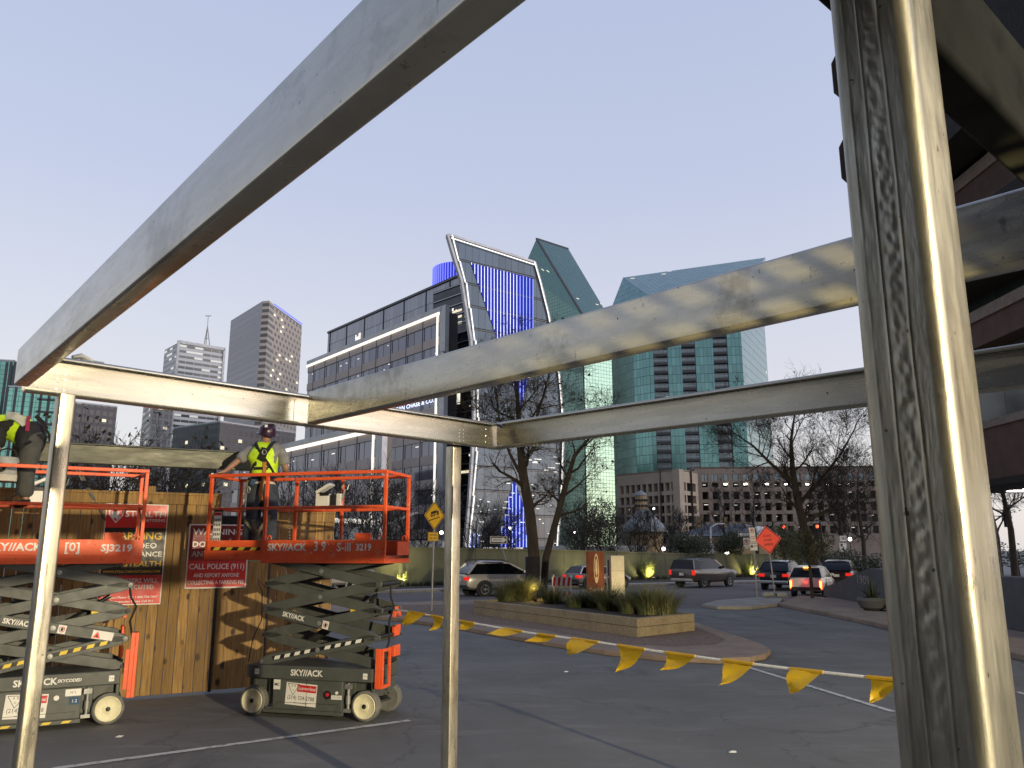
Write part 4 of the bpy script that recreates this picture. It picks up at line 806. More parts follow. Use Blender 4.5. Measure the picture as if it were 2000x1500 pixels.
# ------------------------------------------------------------ people
def skin(name, verts, edges, rad, mat, parent=None, lv=2, root=0):
    me = bpy.data.meshes.new(name); me.from_pydata([tuple(v) for v in verts], edges, []); me.materials.append(M[mat])
    o = bpy.data.objects.new(name, me); COL.objects.link(o)
    md = o.modifiers.new('skin', 'SKIN'); md.use_smooth_shade = True
    sv = me.skin_vertices[0].data
    for i, r in enumerate(rad): sv[i].radius = r if isinstance(r, tuple) else (r, r); sv[i].use_root = (i == root)
    sb = o.modifiers.new('sub', 'SUBSURF'); sb.levels = lv; sb.render_levels = lv
    if parent: o.parent = parent
    return o
def body_mesh(J, name, mat, parent):
    """one continuous figure from a dict of joints"""
    V_, E_, Rr = [], [], []; ix = {}
    def a(k, p, r, prev=None):
        ix[k] = len(V_); V_.append(p); Rr.append(r)
        if prev is not None: E_.append((ix[prev], ix[k]))
    a('pel', J['pel'], 0.13); a('spine', J['spine'], 0.12, 'pel'); a('chest', J['chest'], 0.135, 'spine'); a('nb', J['neck'], 0.075, 'chest')
    a('nk', J['neck'].lerp(J['head'], 0.4), 0.055, 'nb'); a('hd', J['head'], 0.083, 'nk'); a('cr', J['crown'], 0.078, 'hd'); a('nose', J['head'] + J['face'] * 0.09, 0.03, 'hd')
    for s in 'lr':
        sh = J['sh' + s]; el = J['el' + s]; wr = J['wr' + s]; hd = J['ha' + s]
        a('sh' + s, sh, 0.058, 'chest'); a('el' + s, el, 0.043, 'sh' + s); a('fo' + s, el.lerp(wr, 0.3), 0.044, 'el' + s); a('wr' + s, wr, 0.027, 'fo' + s); a('pa' + s, wr.lerp(hd, 0.45), 0.034, 'wr' + s)
        d = (hd - wr).normalized(); side = d.cross(J['up' + s]).normalized(); up = J['up' + s]
        for i, (off, ln) in enumerate(((-0.028, 0.075), (-0.010, 0.09), (0.009, 0.085), (0.026, 0.065))):
            b0 = wr.lerp(hd, 0.55) + side * off; a('f%s%d' % (s, i), b0, 0.011, 'pa' + s); a('g%s%d' % (s, i), b0 + d * ln * 0.55 - up * 0.008, 0.009, 'f%s%d' % (s, i)); a('h%s%d' % (s, i), b0 + d * ln - up * 0.03, 0.0075, 'g%s%d' % (s, i))
        b0 = wr.lerp(hd, 0.3) - side * 0.04; a('t' + s, b0, 0.012, 'pa' + s); a('u' + s, b0 - side * 0.02 + d * 0.045 - up * 0.01, 0.009, 't' + s)
        hp = J['hip' + s]; kn = J['kn' + s]; an = J['an' + s]; a('hip' + s, hp, 0.10, 'pel'); a('th' + s, hp.lerp(kn, 0.5), 0.082, 'hip' + s); a('kn' + s, kn, 0.058, 'th' + s); a('ca' + s, kn.lerp(an, 0.35), 0.056, 'kn' + s); a('an' + s, an, 0.04, 'ca' + s); a('ft' + s, an + J['toe'] * 0.13 - Vector((0, 0, 0.045)), 0.038, 'an' + s)
    return skin(name, V_, E_, Rr, mat, parent)
def clothes(J, P_, shirt, sleeve, vest, trouser, boot, sleeve_t=0.75):
    Z_ = Vector((0, 0, 1))
    V_ = [J['pel'] + (J['spine'] - J['pel']) * 0.1, J['spine'], J['chest'], J['neck']]; E_ = [(0, 1), (1, 2), (2, 3)]; Rr = [0.185, 0.165, 0.16, 0.09]
    for s in 'lr':
        i = len(V_); V_ += [J['sh' + s], J['sh' + s].lerp(J['el' + s], 0.5), J['sh' + s].lerp(J['el' + s], sleeve_t + 0.1)]; Rr += [0.092, 0.092, 0.088]; E_ += [(2, i), (i, i + 1), (i + 1, i + 2)]
    skin('shirt', V_, E_, Rr, sleeve, P_)
    V_ = [J['pel'].lerp(J['spine'], -0.45), J['pel'].lerp(J['spine'], 0.1)]; skin('shirt_hem', V_, [(0, 1)], [0.215, 0.205], shirt, P_)
    V_ = [J['pel'].lerp(J['spine'], 0.12), J['spine'], J['spine'].lerp(J['chest'], 0.6), J['chest'], J['neck'].lerp(J['chest'], 0.15)]; E_ = [(0, 1), (1, 2), (2, 3), (3, 4)]; Rr = [0.205, 0.195, 0.215, 0.225, 0.115]
    for s in 'lr': i = len(V_); V_ += [J['chest'].lerp(J['sh' + s], 0.98) + Z_ * 0.0]; Rr += [0.155]; E_ += [(3, i)]
    v_ = skin('safety_vest', V_, E_, Rr, vest, P_)
    V_ = [J['pel'] + (J['spine'] - J['pel']) * 0.15, J['pel']]; E_ = [(0, 1)]; Rr = [0.19, 0.20]
    for s in 'lr':
        i = len(V_); hp, kn, an = J['hip' + s], J['kn' + s], J['an' + s]
        V_ += [hp, hp.lerp(kn, 0.5), kn, kn.lerp(an, 0.45), an.lerp(kn, 0.08)]; Rr += [0.135, 0.125, 0.108, 0.108, 0.104]; E_ += [(1, i)] + [(i + k, i + k + 1) for k in range(4)]
    skin('trousers', V_, E_, Rr, trouser, P_)
    for s in 'lr':
        an = J['an' + s]; skin('boot', [an + Z_ * 0.04, an - Z_ * 0.03, an + J['toe'] * 0.15 - Z_ * 0.045], [(0, 1), (1, 2)], [0.058, 0.06, 0.05], boot, P_)
    return v_
def helmet(J, P_, mat, tilt=0.0, visor=True):
    ax = (J['crown'] - J['head']).normalized(); ax = (ax + J['face'] * -0.15).normalized(); c = J['head'] + ax * 0.035; fw = J['face']
    mb = MB(); mb.lathe([(0.150, -0.012), (0.155, -0.006), (0.128, 0.004), (0.125, 0.05), (0.112, 0.095), (0.08, 0.128), (0.035, 0.142), (0.002, 0.145)], c, ax, 28)
    h_ = mb.build('hard_hat', mat, P_, smooth=True)
    mb = MB(); r_ = fw.cross(ax).normalized(); q = c + fw * -0.05 + ax * 0.142
    for s_ in (-1, 0, 1): mb.path([c + ax * (0.06 + 0.085 * math.sin(R(a))) + fw * (0.12 * math.cos(R(a))) + r_ * s_ * 0.03 for a in range(20, 161, 20)], 0.008, 6)
    mb.build('ridge', mat, h_, smooth=True)
    return h_, c, ax, fw, r_
Z_ = Vector((0, 0, 1))
# --- the standing worker: back to the camera, left hand on the rail
wl = lx(511, 1000, -0.02); wpos = LO + le1 * wl[0] + le2 * -0.02; wz = 1.935 + 0.131; wD = wpos.y
hgt = Z(828, wD) - wz; s = hgt / 1.83
print('worker', wl, hgt)
w2 = thing('person', 'worker seen from behind in purple hard hat and yellow vest, standing on the right lift', 'person', (wpos.x, wpos.y, wz), la + R(14)); w2.scale = (s, s, s)
hx_ = ((LO + le1 * -1.60 + le2 * -0.36) - wpos); iq = Matrix.Rotation(-(la + R(14)), 3, 'Z'); hl = iq @ Vector((hx_.x, hx_.y, 0)) / s; hzr = (3.145 - wz) / s
Vv = Vector
J = dict(pel=Vv((0, 0, 0.98)), spine=Vv((-.01, .03, 1.16)), chest=Vv((-.02, .05, 1.36)), neck=Vv((-.02, .07, 1.53)), head=Vv((-.03, .10, 1.665)), crown=Vv((-.025, .085, 1.725)), face=Vv((-.90, .42, -.1)).normalized(),
         shl=Vv((-.215, .05, 1.46)), shr=Vv((.20, .05, 1.46)), ell=Vv((-.19, .05, 1.45)).lerp(Vv((hl.x, hl.y, hzr)), 0.5) + Vv((0, -0.02, -0.015)), wrl=Vv((hl.x + 0.10, hl.y + 0.0, hzr + 0.035)), hal=Vv((hl.x, hl.y - 0.01, hzr + 0.02)),
         elr=Vv((.30, .06, 1.18)), wrr=Vv((.20, .28, 1.12)), har=Vv((.16, .37, 1.10)), upl=Z_, upr=Z_, toe=Vv((-.2, 1, 0)).normalized(),
         hipl=Vv((-.095, 0, .92)), hipr=Vv((.095, 0, .92)), knl=Vv((-.13, .03, .50)), knr=Vv((.12, .02, .50)), anl=Vv((-.16, -.01, .09)), anr=Vv((.13, -.02, .09)))
body_mesh(J, 'body', 'skin', w2); clothes(J, w2, 'shirt_pale', 'shirt_grey', 'hi_vis', 'jeans', 'cloth_black')
h_, c, ax, fw, r_ = helmet(J, w2, 'helmet_purple')
mb = MB(); q = c + ax * 0.075 - fw * 0.0 - r_ * 0.0; bk = Vv((0.1, -1, 0.25)).normalized(); q = c + ax * 0.07 + bk * 0.115; sd = bk.cross(Z_).normalized(); up_ = sd.cross(bk); mb.add([q + sd * a + up_ * b + bk * 0.006 for a, b in ((-.02, -.02), (.02, -.02), (.02, .02), (-.02, .02))], [(0, 1, 2, 3)]); mb.build('helmet_sticker', 'white_decal', h_)
skin('hair', [J['head'] + Vv((0.03, -0.03, -0.05)), J['head'] + Vv((0.02, -0.025, 0.0)), J['head'] + Vv((0.0, -0.01, 0.03))], [(0, 1), (1, 2)], [0.06, 0.083, 0.086], 'hair', w2)
mb = MB(); mb.lathe([(0.012, -0.02), (0.02, 0.0), (0.012, 0.02)], J['head'] + Vv((-0.02, -0.088, -0.01)), (0.3, -1, 0), 8); mb.build('ear', 'skin', w2, smooth=True)
def strap(mb, pts, w=0.045, m=0, nrm=Vv((0, -1, 0)), th=0.008):
    pts = [Vv(p) for p in pts]; vs = []; fs = []
    for i, p in enumerate(pts):
        d = (pts[min(i + 1, len(pts) - 1)] - pts[max(i - 1, 0)]).normalized(); n_ = nrm if not callable(nrm) else nrm(p); sd = d.cross(n_).normalized() * w / 2
        vs += [p - sd, p + sd, p + sd + n_ * th, p - sd + n_ * th]
    for i in range(len(pts) - 1):
        a = i * 4; b = a + 4
        fs += [(a + k, a + (k + 1) % 4, b + (k + 1) % 4, b + k) for k in range(4)]
    fs += [(0, 1, 2, 3), tuple(len(vs) - 4 + k for k in (3, 2, 1, 0))]
    mb.add(vs, fs, m)
mb = MB()   # harness on the back
strap(mb, [(-.14, .02, 1.58), (-.12, -.09, 1.53), (-.05, -.135, 1.42), (.03, -.145, 1.32), (.10, -.13, 1.22), (.155, -.06, 1.10)], 0.05, 0)
strap(mb, [(.13, .02, 1.58), (.12, -.09, 1.53), (.07, -.135, 1.42), (-.01, -.148, 1.32), (-.10, -.135, 1.22), (-.17, -.06, 1.10)], 0.05, 0)
strap(mb, [(-.02, -.15, 1.28), (.02, -.16, 1.36), (.05, -.155, 1.46)], 0.11, 0)
strap(mb, [(-.18, -.02, 1.06), (-.1, -.15, 1.05), (0, -.175, 1.05), (.1, -.15, 1.05), (.18, -.02, 1.06)], 0.05, 0)
strap(mb, [(-.1, -.15, 1.17), (0, -.165, 1.17), (.1, -.15, 1.17)], 0.04, 0)
mb.build('harness', 'cloth_black', w2)
mb = MB(); mb.path([(.04 + .03 * math.cos(R(a)), -.17, 1.40 + .035 * math.sin(R(a))) for a in range(0, 361, 40)], 0.007, 5); mb.build('harness_ring', 'metal_grey', w2, smooth=True)
mb = MB()
strap(mb, [(-.06, -.17, 1.06), (-.09, -.165, 0.99), (-.12, -.15, 0.94)], 0.06, 0); mb.build('strap_pad', 'strap_blue', w2)
mb = MB(); strap(mb, [(.05, -.16, 1.26), (.065, -.178, 1.15), (.055, -.18, 1.0), (.02, -.17, .84), (.035, -.16, .72)], 0.05, 0); mb.build('lanyard', 'strap_orange', w2)
mb = MB()
strap(mb, [(-.185, -.06, 1.05), (-.215, -.08, .92), (-.225, -.08, .78), (-.24, -.07, .62), (-.235, -.09, .52), (-.17, -.12, .42), (-.08, -.12, .32), (-.03, -.10, .22), (-.05, -.09, .10)], 0.035, 0)
strap(mb, [(.16, -.1, .52), (.10, -.12, .42), (.03, -.12, .32), (-.02, -.11, .20), (.02, -.10, .08)], 0.045, 0)
strap(mb, [(-.07, -.13, .46), (-.04, -.13, .34), (.01, -.12, .24)], 0.05, 0)
mb.build('leg_strap', 'harness_strap', w2)
mb = MB(); mb.path([(-.155 + .016 * math.cos(R(a)), -.14, .87 + .045 * math.sin(R(a))) for a in range(0, 361, 30)], 0.006, 5); mb.tube((-.232, -.09, .74), (-.238, -.09, .66), 0.014); mb.build('carabiner', 'metal_grey', w2, smooth=True)
# --- the bending worker at the left edge, standing on the mid rail of the left lift
D1 = 10.35
def q1(px, py, dy=0.0): return P(px, py, D1 + dy)
o1 = q1(50, 985); w1 = thing('person', 'worker in dark clothes bent over the left lift rail, cut off by the picture edge', 'person', o1, 0)
def j(px, py, dy=0.0): return q1(px, py, dy) - o1
J = dict(pel=j(62, 862), spine=j(42, 838), chest=j(10, 830), neck=j(-18, 842), head=j(-40, 862), crown=j(-50, 862), face=Vv((-0.5, 0.1, -0.85)).normalized(),
         shl=j(-4, 838, 0.18), shr=j(-2, 836, -0.18), ell=j(-6, 880, 0.2), elr=j(-4, 878, -0.2), wrl=j(-30, 915, 0.2), wrr=j(-26, 914, -0.2), hal=j(-44, 920, 0.2), har=j(-42, 918, -0.2), upl=Z_, upr=Z_, toe=Vv((-1, 0.1, 0)).normalized(),
         hipl=j(60, 872, 0.09), hipr=j(60, 872, -0.09), knl=j(46, 925, 0.10), knr=j(50, 926, -0.10), anl=j(52, 978, 0.1), anr=j(50, 979, -0.1))
body_mesh(J, 'body', 'skin', w1); v1 = clothes(J, w1, 'cloth_black', 'cloth_black', 'hi_vis', 'trousers_grey', 'cloth_black', 0.9)
helmet(J, w1, 'helmet_black')
skin('rain_trousers', [j(78, 862), j(60, 858), j(40, 862)], [(0, 1), (1, 2)], [0.26, 0.29, 0.22], 'cloth_black', w1)
mb = MB(); strap(mb, [j(12, 812, -0.2), j(28, 812, -0.21), j(42, 820, -0.2), j(52, 830, -0.18)], 0.10, 0, Vv((0.2, -1, 0.2)).normalized()); mb.build('reflective_tape', 'silver_tape', w1)
mb = MB(); strap(mb, [j(56, 812, -0.2), j(55, 825, -0.24), j(53, 842, -0.25)], 0.045, 0); mb.build('glove', 'cloth_pink', w1)
mb = MB(); strap(mb, [j(70, 812, -0.17), j(85, 826, -0.15), j(92, 838, -0.12)], 0.05, 0); strap(mb, [j(85, 830, -0.15), j(95, 846, -0.13), j(98, 862, -0.1)], 0.03, 0); mb.path([j(60, 862, -0.22), j(40, 872, -0.2), j(25, 870, -0.2)], 0.02, 5); mb.build('tool_belt', 'cloth_black', w1)
# bag hanging at the left edge on the rail
bg_ = P(10, 920, 10.1); t = thing('tool_bag', 'grey and white tool bag hanging from the left lift rail', 'tool bag', bg_, R(20))
mb = MB(); mb.lathe([(0.10, -0.14), (0.15, -0.135), (0.16, -0.05), (0.155, 0.1), (0.13, 0.17), (0.12, 0.175)], (0, 0, 0), n=18); mb.build('bag', 'bag_grey', t, smooth=True)
mb = MB(); mb.lathe([(0.152, -0.136), (0.165, -0.13), (0.168, -0.055), (0.162, -0.05)], (0, 0, 0), n=18); mb.build('bag_base', 'shirt_pale', t, smooth=True)
mb = MB(); mb.path([(-.12, 0, .16), (-.08, 0, .26), (0, 0, .29), (.08, 0, .26), (.12, 0, .16)], 0.012, 6); mb.path([(.15, -.05, .1), (.17, -.05, -.1), (.16, -.04, -.3), (.05, -.05, -.36)], [.02, .02, .016, .005], 6); mb.build('handle', 'cloth_black', t, smooth=True)
mb = MB(); mb.lathe([(0.06, 0), (0.06, 0.006)], (-.02, -.155, .03), (0, -1, 0), 20, 0); mb.text('III', 0.05, (-.02, -.163, .03), m=1); mb.build('emblem', ['black_decal', 'white_decal'], t)
# metal strut leaning on the fence, behind the left post
a_ = P(140, 905, FP1.y - 0.55); b_ = P(200, 1005, FP1.y - 0.25); mb = MB(); mb.bar(a_, b_, 0.06, 0.03); mb.bar(a_ + Vv((0.05, 0.02, 0)), b_ + Vv((0.06, 0.02, -0.1)), 0.03, 0.03); mb.tube(b_, b_ + (b_ - a_) * 1.2, 0.02)
o = mb.build('brace_strut', 'lift_dark', None, bevel=0.003); tag(o, 'dark steel brace strut slanting down in front of the fence at the left post', 'strut')
# ------------------------------------------------------------ pennant line
pts_px = [(757, 1188), (830, 1200), (905, 1214), (1040, 1237), (1160, 1253), (1270, 1270), (1400, 1288), (1550, 1307), (1700, 1323), (1800, 1332)]
D0_, D1_ = LO.y + 0.05, 6.0
def ropeP(px):
    for (xa, ya), (xb, yb) in zip(pts_px, pts_px[1:]):
        if xa <= px <= xb: f = (px - xa) / (xb - xa); py = ya + (yb - ya) * f; break
    u = (px - 757) / (1800 - 757); D = 1 / ((1 - u) / D0_ + u / D1_); return P(px, py, D)
line = thing('pennant_line', 'yellow warning pennants on a white rope strung across the lot from the lift', 'pennant line', ropeP(757))
lo_ = ropeP(757)
mb = MB(); mb.path([ropeP(757 + (1800 - 757) * i / 60) - lo_ for i in range(61)], 0.012, 6); mb.build('rope', 'rope_white', line, smooth=True)
rg = random.Random(11); rdir = (ropeP(1800) - lo_).normalized()
for (x0, x1, tx, ty) in [(800, 832, 788, 1222), (842, 866, 838, 1232), (897, 928, 894, 1229), (985, 1022, 950, 1238), (1050, 1087, 1026, 1252), (1117, 1170, 1108, 1278), (1207, 1260, 1202, 1313), (1300, 1358, 1290, 1309), (1412, 1472, 1406, 1338), (1545, 1608, 1543, 1355), (1693, 1752, 1697, 1374)]:
    a = ropeP(x0); b = ropeP(x1); D = a.y; tip = P(tx, ty, D + rg.uniform(-0.08, 0.08)); n = 7; vs = []; nrm = Vv((rdir.y, -rdir.x, 0)); bow = rg.uniform(0.02, 0.07) * rg.choice((-1, 1))
    top = Z_ * 0.012
    for r_i in range(n + 1):
        v = r_i / n
        for c_i in range(5):
            u = c_i / 4; p0 = a.lerp(b, u) + top; p = p0.lerp(tip, v); sag = math.sin(v * math.pi) * bow + 0.012 * math.sin(u * 6 + v * 7 + x0)
            edge = (u - 0.2) * math.sin(v * math.pi) * -0.05
            vs.append(p + nrm * sag + Z_ * edge - lo_)
    fs = [(r_i * 5 + c_i, r_i * 5 + c_i + 1, (r_i + 1) * 5 + c_i + 1, (r_i + 1) * 5 + c_i) for r_i in range(n) for c_i in range(4)]
    mb = MB(); mb.add(vs, fs); pn = mb.build('pennant', 'pennant_yellow', line, smooth=True)
    mb = MB(); mb.path([a - lo_, a.lerp(b, 0.5) - lo_, b - lo_], 0.0165, 6); mb.build('hem', 'pennant_yellow', pn, smooth=True)
e_ = ropeP(1800); mb = MB(); mb.tube((0, 0, 0), (0, 0, e_.z + 0.05), 0.03); mb.lathe([(0.16, 0), (0.16, 0.03), (0.05, 0.06)], (0, 0, 0)); o = mb.build('stake', 'metal_grey', None, smooth=True); o.location = (e_.x, e_.y + 0.02, 0); tag(o, 'steel stake holding the far end of the pennant rope behind the big column', 'stake')
# ------------------------------------------------------------ lamps of the place (all with their fittings)
def lamp(kind, name, loc, energy, col, aim=None, size=0.1, angle=60, blend=0.3, parent=None):
    l = bpy.data.lights.new(name, kind); l.energy = energy; l.color = col
    if kind == 'SPOT': l.spot_size = R(angle); l.spot_blend = blend
    l.shadow_soft_size = size
    o = bpy.data.objects.new(name, l); COL.objects.link(o); o.location = loc
    if aim is not None: o.rotation_euler = (Vector(aim) - Vector(loc)).to_track_quat('-Z', 'Y').to_euler()
    if parent: o.parent = parent
    return o
FLD = Vector((12.6, -12.2, 4.9)); AIM = Vector((-2.2, 11.2, 1.0))
t = thing('flood_light', 'warm flood light on a dark pole at the edge of the lot behind the camera', 'flood light', (FLD.x, FLD.y - 0.25, 0))
mb = MB(); mb.tube((0, 0, 0), (0, 0, 4.8), 0.05, 0.04, 12); mb.lathe([(0.14, 0), (0.14, 0.03)], (0, 0, 0)); mb.build('pole', 'metal_dark', t, smooth=True)
mb = MB(); mb.box((0, 0.02, 4.9), (0.34, 0.14, 0.24)); hd_ = mb.build('lamp_head', 'metal_dark', t, bevel=0.01)
mb = MB(); mb.box((0, 0.094, 4.9), (0.30, 0.006, 0.2)); mb.build('lens', 'lamp_warm', t)
lamp('SPOT', 'flood_lamp', FLD, 31000, (1.0, 0.85, 0.56), AIM, 0.16, 118, 0.6)
# second lamp behind an expanded-metal guard: throws the diamond patches on the middle rafter
gT = (b3a + (b3b - b3a) * 0.83) + Vector((0, 0, 0.10)); gL = Vector((1.85, -1.7, 0.95)); gd = (gT - gL).normalized(); ga = gd.cross(Vector((0, 0, 1))).normalized(); gb = ga.cross(gd)
t = thing('guarded_lamp', 'small yellow work lamp behind a diamond mesh guard over the lot', 'work lamp', gL - gd * 0.12)
rm = Matrix((ga, gb, -gd)).transposed()
mb = MB(); mb.box((0, 0, 0), (0.16, 0.16, 0.10), rm); mb.build('lamp_head', 'metal_dark', t, bevel=0.008)
mb = MB(); go = gd * 0.42
for i in range(-28, 29):
    for sg_ in (-1, 1):
        k = 0.0125; a = go + ga * (i * k - 0.10) + gb * (-0.10 * 0.7 * sg_); b = go + ga * (i * k + 0.10) + gb * (0.10 * 0.7 * sg_); mb.bar(a, b, 0.0028, 0.002, gd)
for a, b in ((-1, -1), (1, -1), (1, 1), (-1, 1)): mb.bar(go + ga * a * .17 + gb * b * .075, gd * 0.02 + ga * a * .07 + gb * b * .07, 0.006, 0.006)
mb.build('mesh_guard', 'metal_dark', t)
lamp('SPOT', 'work_lamp', gL, 13000, (1.0, 0.80, 0.35), gT, 0.0012, 17, 0.7)
mb = MB(); q = gL - gd * 0.12; mb.tube((0, 0, -0.05), (0, 0, -q.z), 0.02); [mb.tube((0, 0, -q.z + 0.25), (0.25 * math.cos(R(a)), 0.25 * math.sin(R(a)), -q.z), 0.012) for a in (30, 150, 270)]; mb.build('stand', 'metal_dark', t)
# ------------------------------------------------------------ retaining wall with uplights
wl_ = [(300, 1155, 1066), (560, 1151, 1068), (784, 1148, 1071), (1084, 1139, 1076), (1340, 1132, 1083), (1551, 1126, 1084)]
wpts = [(G(a, b), c) for a, b, c in wl_]
t = thing('retaining_wall', 'long low olive concrete wall across the street, lit by ground spots', 'wall', wpts[2][0]); o0 = wpts[2][0]
mb = MB(); cop = MB(); bk = Vector((-0.3, 0.4, 0))
for (a, ca), (b, cb_) in zip(wpts, wpts[1:]):
    za, zb_ = Z(ca, a.y), Z(cb_, b.y); a = a - o0; b = b - o0
    A_ = [a, b, b + bk, a + bk]; vs = [(p.x, p.y, 0) for p in A_] + [(A_[0].x, A_[0].y, za), (A_[1].x, A_[1].y, zb_), (A_[2].x, A_[2].y, zb_), (A_[3].x, A_[3].y, za)]
    mb.add(vs, [(0, 1, 5, 4), (1, 2, 6, 5), (2, 3, 7, 6), (3, 0, 4, 7), (4, 5, 6, 7)])
    n_ = Vector((b.y - a.y, a.x - b.x, 0)).normalized() * 0.06
    vs = [(p.x, p.y, z) for p, z in ((a + n_, za + .003), (b + n_, zb_ + .003), (b + bk, zb_ + .003), (a + bk, za + .003), (a + n_, za + 0.09), (b + n_, zb_ + 0.09), (b + bk, zb_ + 0.09), (a + bk, za + 0.09))]
    cop.add(vs, [(0, 1, 5, 4), (1, 2, 6, 5), (2, 3, 7, 6), (3, 0, 4, 7), (4, 5, 6, 7), (0, 3, 2, 1)])
e_, zc_ = wpts[-1]; zc_ = Z(zc_, e_.y); e_ = e_ - o0; d_ = (wpts[-1][0] - wpts[-2][0]).normalized()
mb.prism([(0, 0), (1.6, 0), (1.6, zc_ - 1.0), (0.5, zc_)] + [(0, zc_)], (e_.x, e_.y, 0), d_, (0, 0, 1), bk)
mb.build('wall', 'olive_wall', t); cop.build('coping', 'olive_wall', t)
mb = MB()
for px in (700, 928, 1010, 1102, 1205, 1300, 1420, 1500):
    for (a, ca), (b, cb_) in zip(wpts, wpts[1:]):
        u0, u1 = a.x / a.y, b.x / b.y; u = UU(px)
        if u0 <= u <= u1:
            k = (a.x - u * a.y) / (u * (b.y - a.y) - (b.x - a.x)); p = a + (b - a) * k - o0; n_ = Vector((b.y - a.y, a.x - b.x, 0)).normalized() * 0.003
            mb.bar(p + n_, p + n_ + Vector((0, 0, Z(ca, a.y) * 0.98)), 0.03, 0.006, n_)
mb.build('wall_joint', 'metal_dark', t)
def wallpt(px, off):
    for (a, ca), (b, cb_) in zip(wpts, wpts[1:]):
        u0, u1 = a.x / a.y, b.x / b.y; u = UU(px)
        if u0 <= u <= u1 or b is wpts[-1][0]:
            k = (a.x - u * a.y) / (u * (b.y - a.y) - (b.x - a.x)); p = a + (b - a) * k; n_ = Vector((b.y - a.y, a.x - b.x, 0)).normalized(); return p + n_ * off
# ------------------------------------------------------------ plants
def blades(n, h, spread, rg, w=0.016, droop=0.5, base=0.12, up=1.0, green=0.62):
    mb = MB()
    for _ in range(n):
        a = rg.uniform(0, 2 * math.pi); r0 = base * math.sqrt(rg.random()); L = h * rg.uniform(0.6, 1.1); lean = spread * rg.random() ** 0.7; d = Vector((math.cos(a), math.sin(a), 0)); sd = Vector((-d.y, d.x, 0)) * w * rg.uniform(0.6, 1.2)
        p = Vector((math.cos(a) * r0, math.sin(a) * r0, 0)); th = lean * 0.5; prev = None; vs = []; k = 5
        for i in range(k):
            ww = sd * (1 - i / (k - 0.9)) * 0.5; vs += [p - ww, p + ww]; th += (lean * 0.35 + droop * (i / k) * rg.uniform(0.6, 1.2)) * 0.6
            p = p + (d * math.sin(th) + Vector((0, 0, 1)) * math.cos(th) * up) * (L / (k - 1))
        mb.add(vs, [(2 * i, 2 * i + 1, 2 * i + 3, 2 * i + 2) for i in range(k - 1)], 0 if rg.random() < green else 1)
    return mb
glow('lamp_dim', (1.0, 0.80, 0.42), 3.0)
rg = random.Random(5)
pA = G(1245, 1245, 0.11); pB = G(1357, 1232, 0.11); pC_ = G(925, 1199, 0.11)
pbk = (pB - pA); pD = pC_ + pbk * 1.1
pl_t = thing('planter', 'long low stone planter of two courses on the traffic island', 'planter', (pA.x, pA.y, 0.11)); po = Vector((pA.x, pA.y, 0))
q4 = [Vector((p.x, p.y, 0)) - po for p in (pA, pB, pD, pC_)]; cen = sum(q4, Vector()) / 4
def inset(f): 
    r_ = []
    for i in range(4):
        a, b, c = q4[i - 1], q4[i], q4[(i + 1) % 4]; d1 = (a - b).normalized(); d2 = (c - b).normalized(); r_.append(b + (d1 + d2) * (f / max(0.2, abs(d1.x * d2.y - d1.y * d2.x))))
    return r_
def ring(mb, o, i, z0, z1):
    vs = [(p.x, p.y, z0) for p in o] + [(p.x, p.y, z1) for p in o] + [(p.x, p.y, z1) for p in i] + [(p.x, p.y, z0) for p in i]
    for k in range(4): k2 = (k + 1) % 4; mb.add([vs[k], vs[k2], vs[4 + k2], vs[4 + k], vs[8 + k2], vs[8 + k], vs[12 + k2], vs[12 + k]], [(0, 1, 2, 3), (3, 2, 4, 5), (5, 4, 6, 7)])
PH = 0.42
mb = MB(); ring(mb, q4, inset(0.2), 0, PH * 0.52); mb.build('stone_course', 'planter_stone', pl_t)
mb = MB(); ring(mb, inset(0.02), inset(0.2), PH * 0.50, PH * 0.56); mb.build('joint', 'mulch', pl_t)
mb = MB(); ring(mb, q4, inset(0.2), PH * 0.55, PH); mb.build('stone_course', 'planter_stone', pl_t)
mb = MB(); mb.flat([(p.x, p.y) for p in inset(0.18)], PH * 0.85); mb.build('soil', 'mulch', pl_t)
GZ = 0.11 + PH * 0.85
gm = []
for i, (n, h, sp, dr, ww) in enumerate(((420, 0.85, 0.8, 0.55, 0.016), (300, 0.75, 1.0, 0.35, 0.022), (520, 0.95, 0.7, 0.8, 0.014))):
    o = blades(n, h, sp, random.Random(20 + i), ww, dr, 0.22, green=(0.85, 0.8, 0.62)[i]).build('ornamental_grass', ['grass_green', 'grass_straw']); gm.append(o)
gpos = [(985, 1168, 0), (960, 1158, 2), (1010, 1156, 0), (1048, 1160, 1), (1080, 1172, 1), (1105, 1160, 0), (1122, 1180, 1), (1150, 1178, 1), (1172, 1166, 0), (1190, 1186, 2), (1220, 1176, 0), (1228, 1192, 2), (1262, 1178, 2), (1266, 1194, 2), (1298, 1176, 0), (1300, 1194, 2), (1322, 1186, 2), (1030, 1145, 2), (1075, 1150, 0), (1135, 1160, 2)]
lab_g = ['long arching ornamental grass in the stone planter', 'stiff spiky grass clump in the stone planter', 'fine soft straw-tipped grass in the stone planter']
def in_planter(px, py):
    p = G(px, py + 6, GZ); f = Vector((p.x, p.y, 0)) - po; e1_ = (q4[3] - q4[0]); e2_ = (q4[1] - q4[0]); det = e1_.x * e2_.y - e1_.y * e2_.x
    a = (f.x * e2_.y - f.y * e2_.x) / det; b = (e1_.x * f.y - e1_.y * f.x) / det; a = min(0.97, max(0.04, a)); b = min(0.86, max(0.12, b)); r_ = po + e1_ * a + e2_ * b; return Vector((r_.x, r_.y, GZ))
used = set()
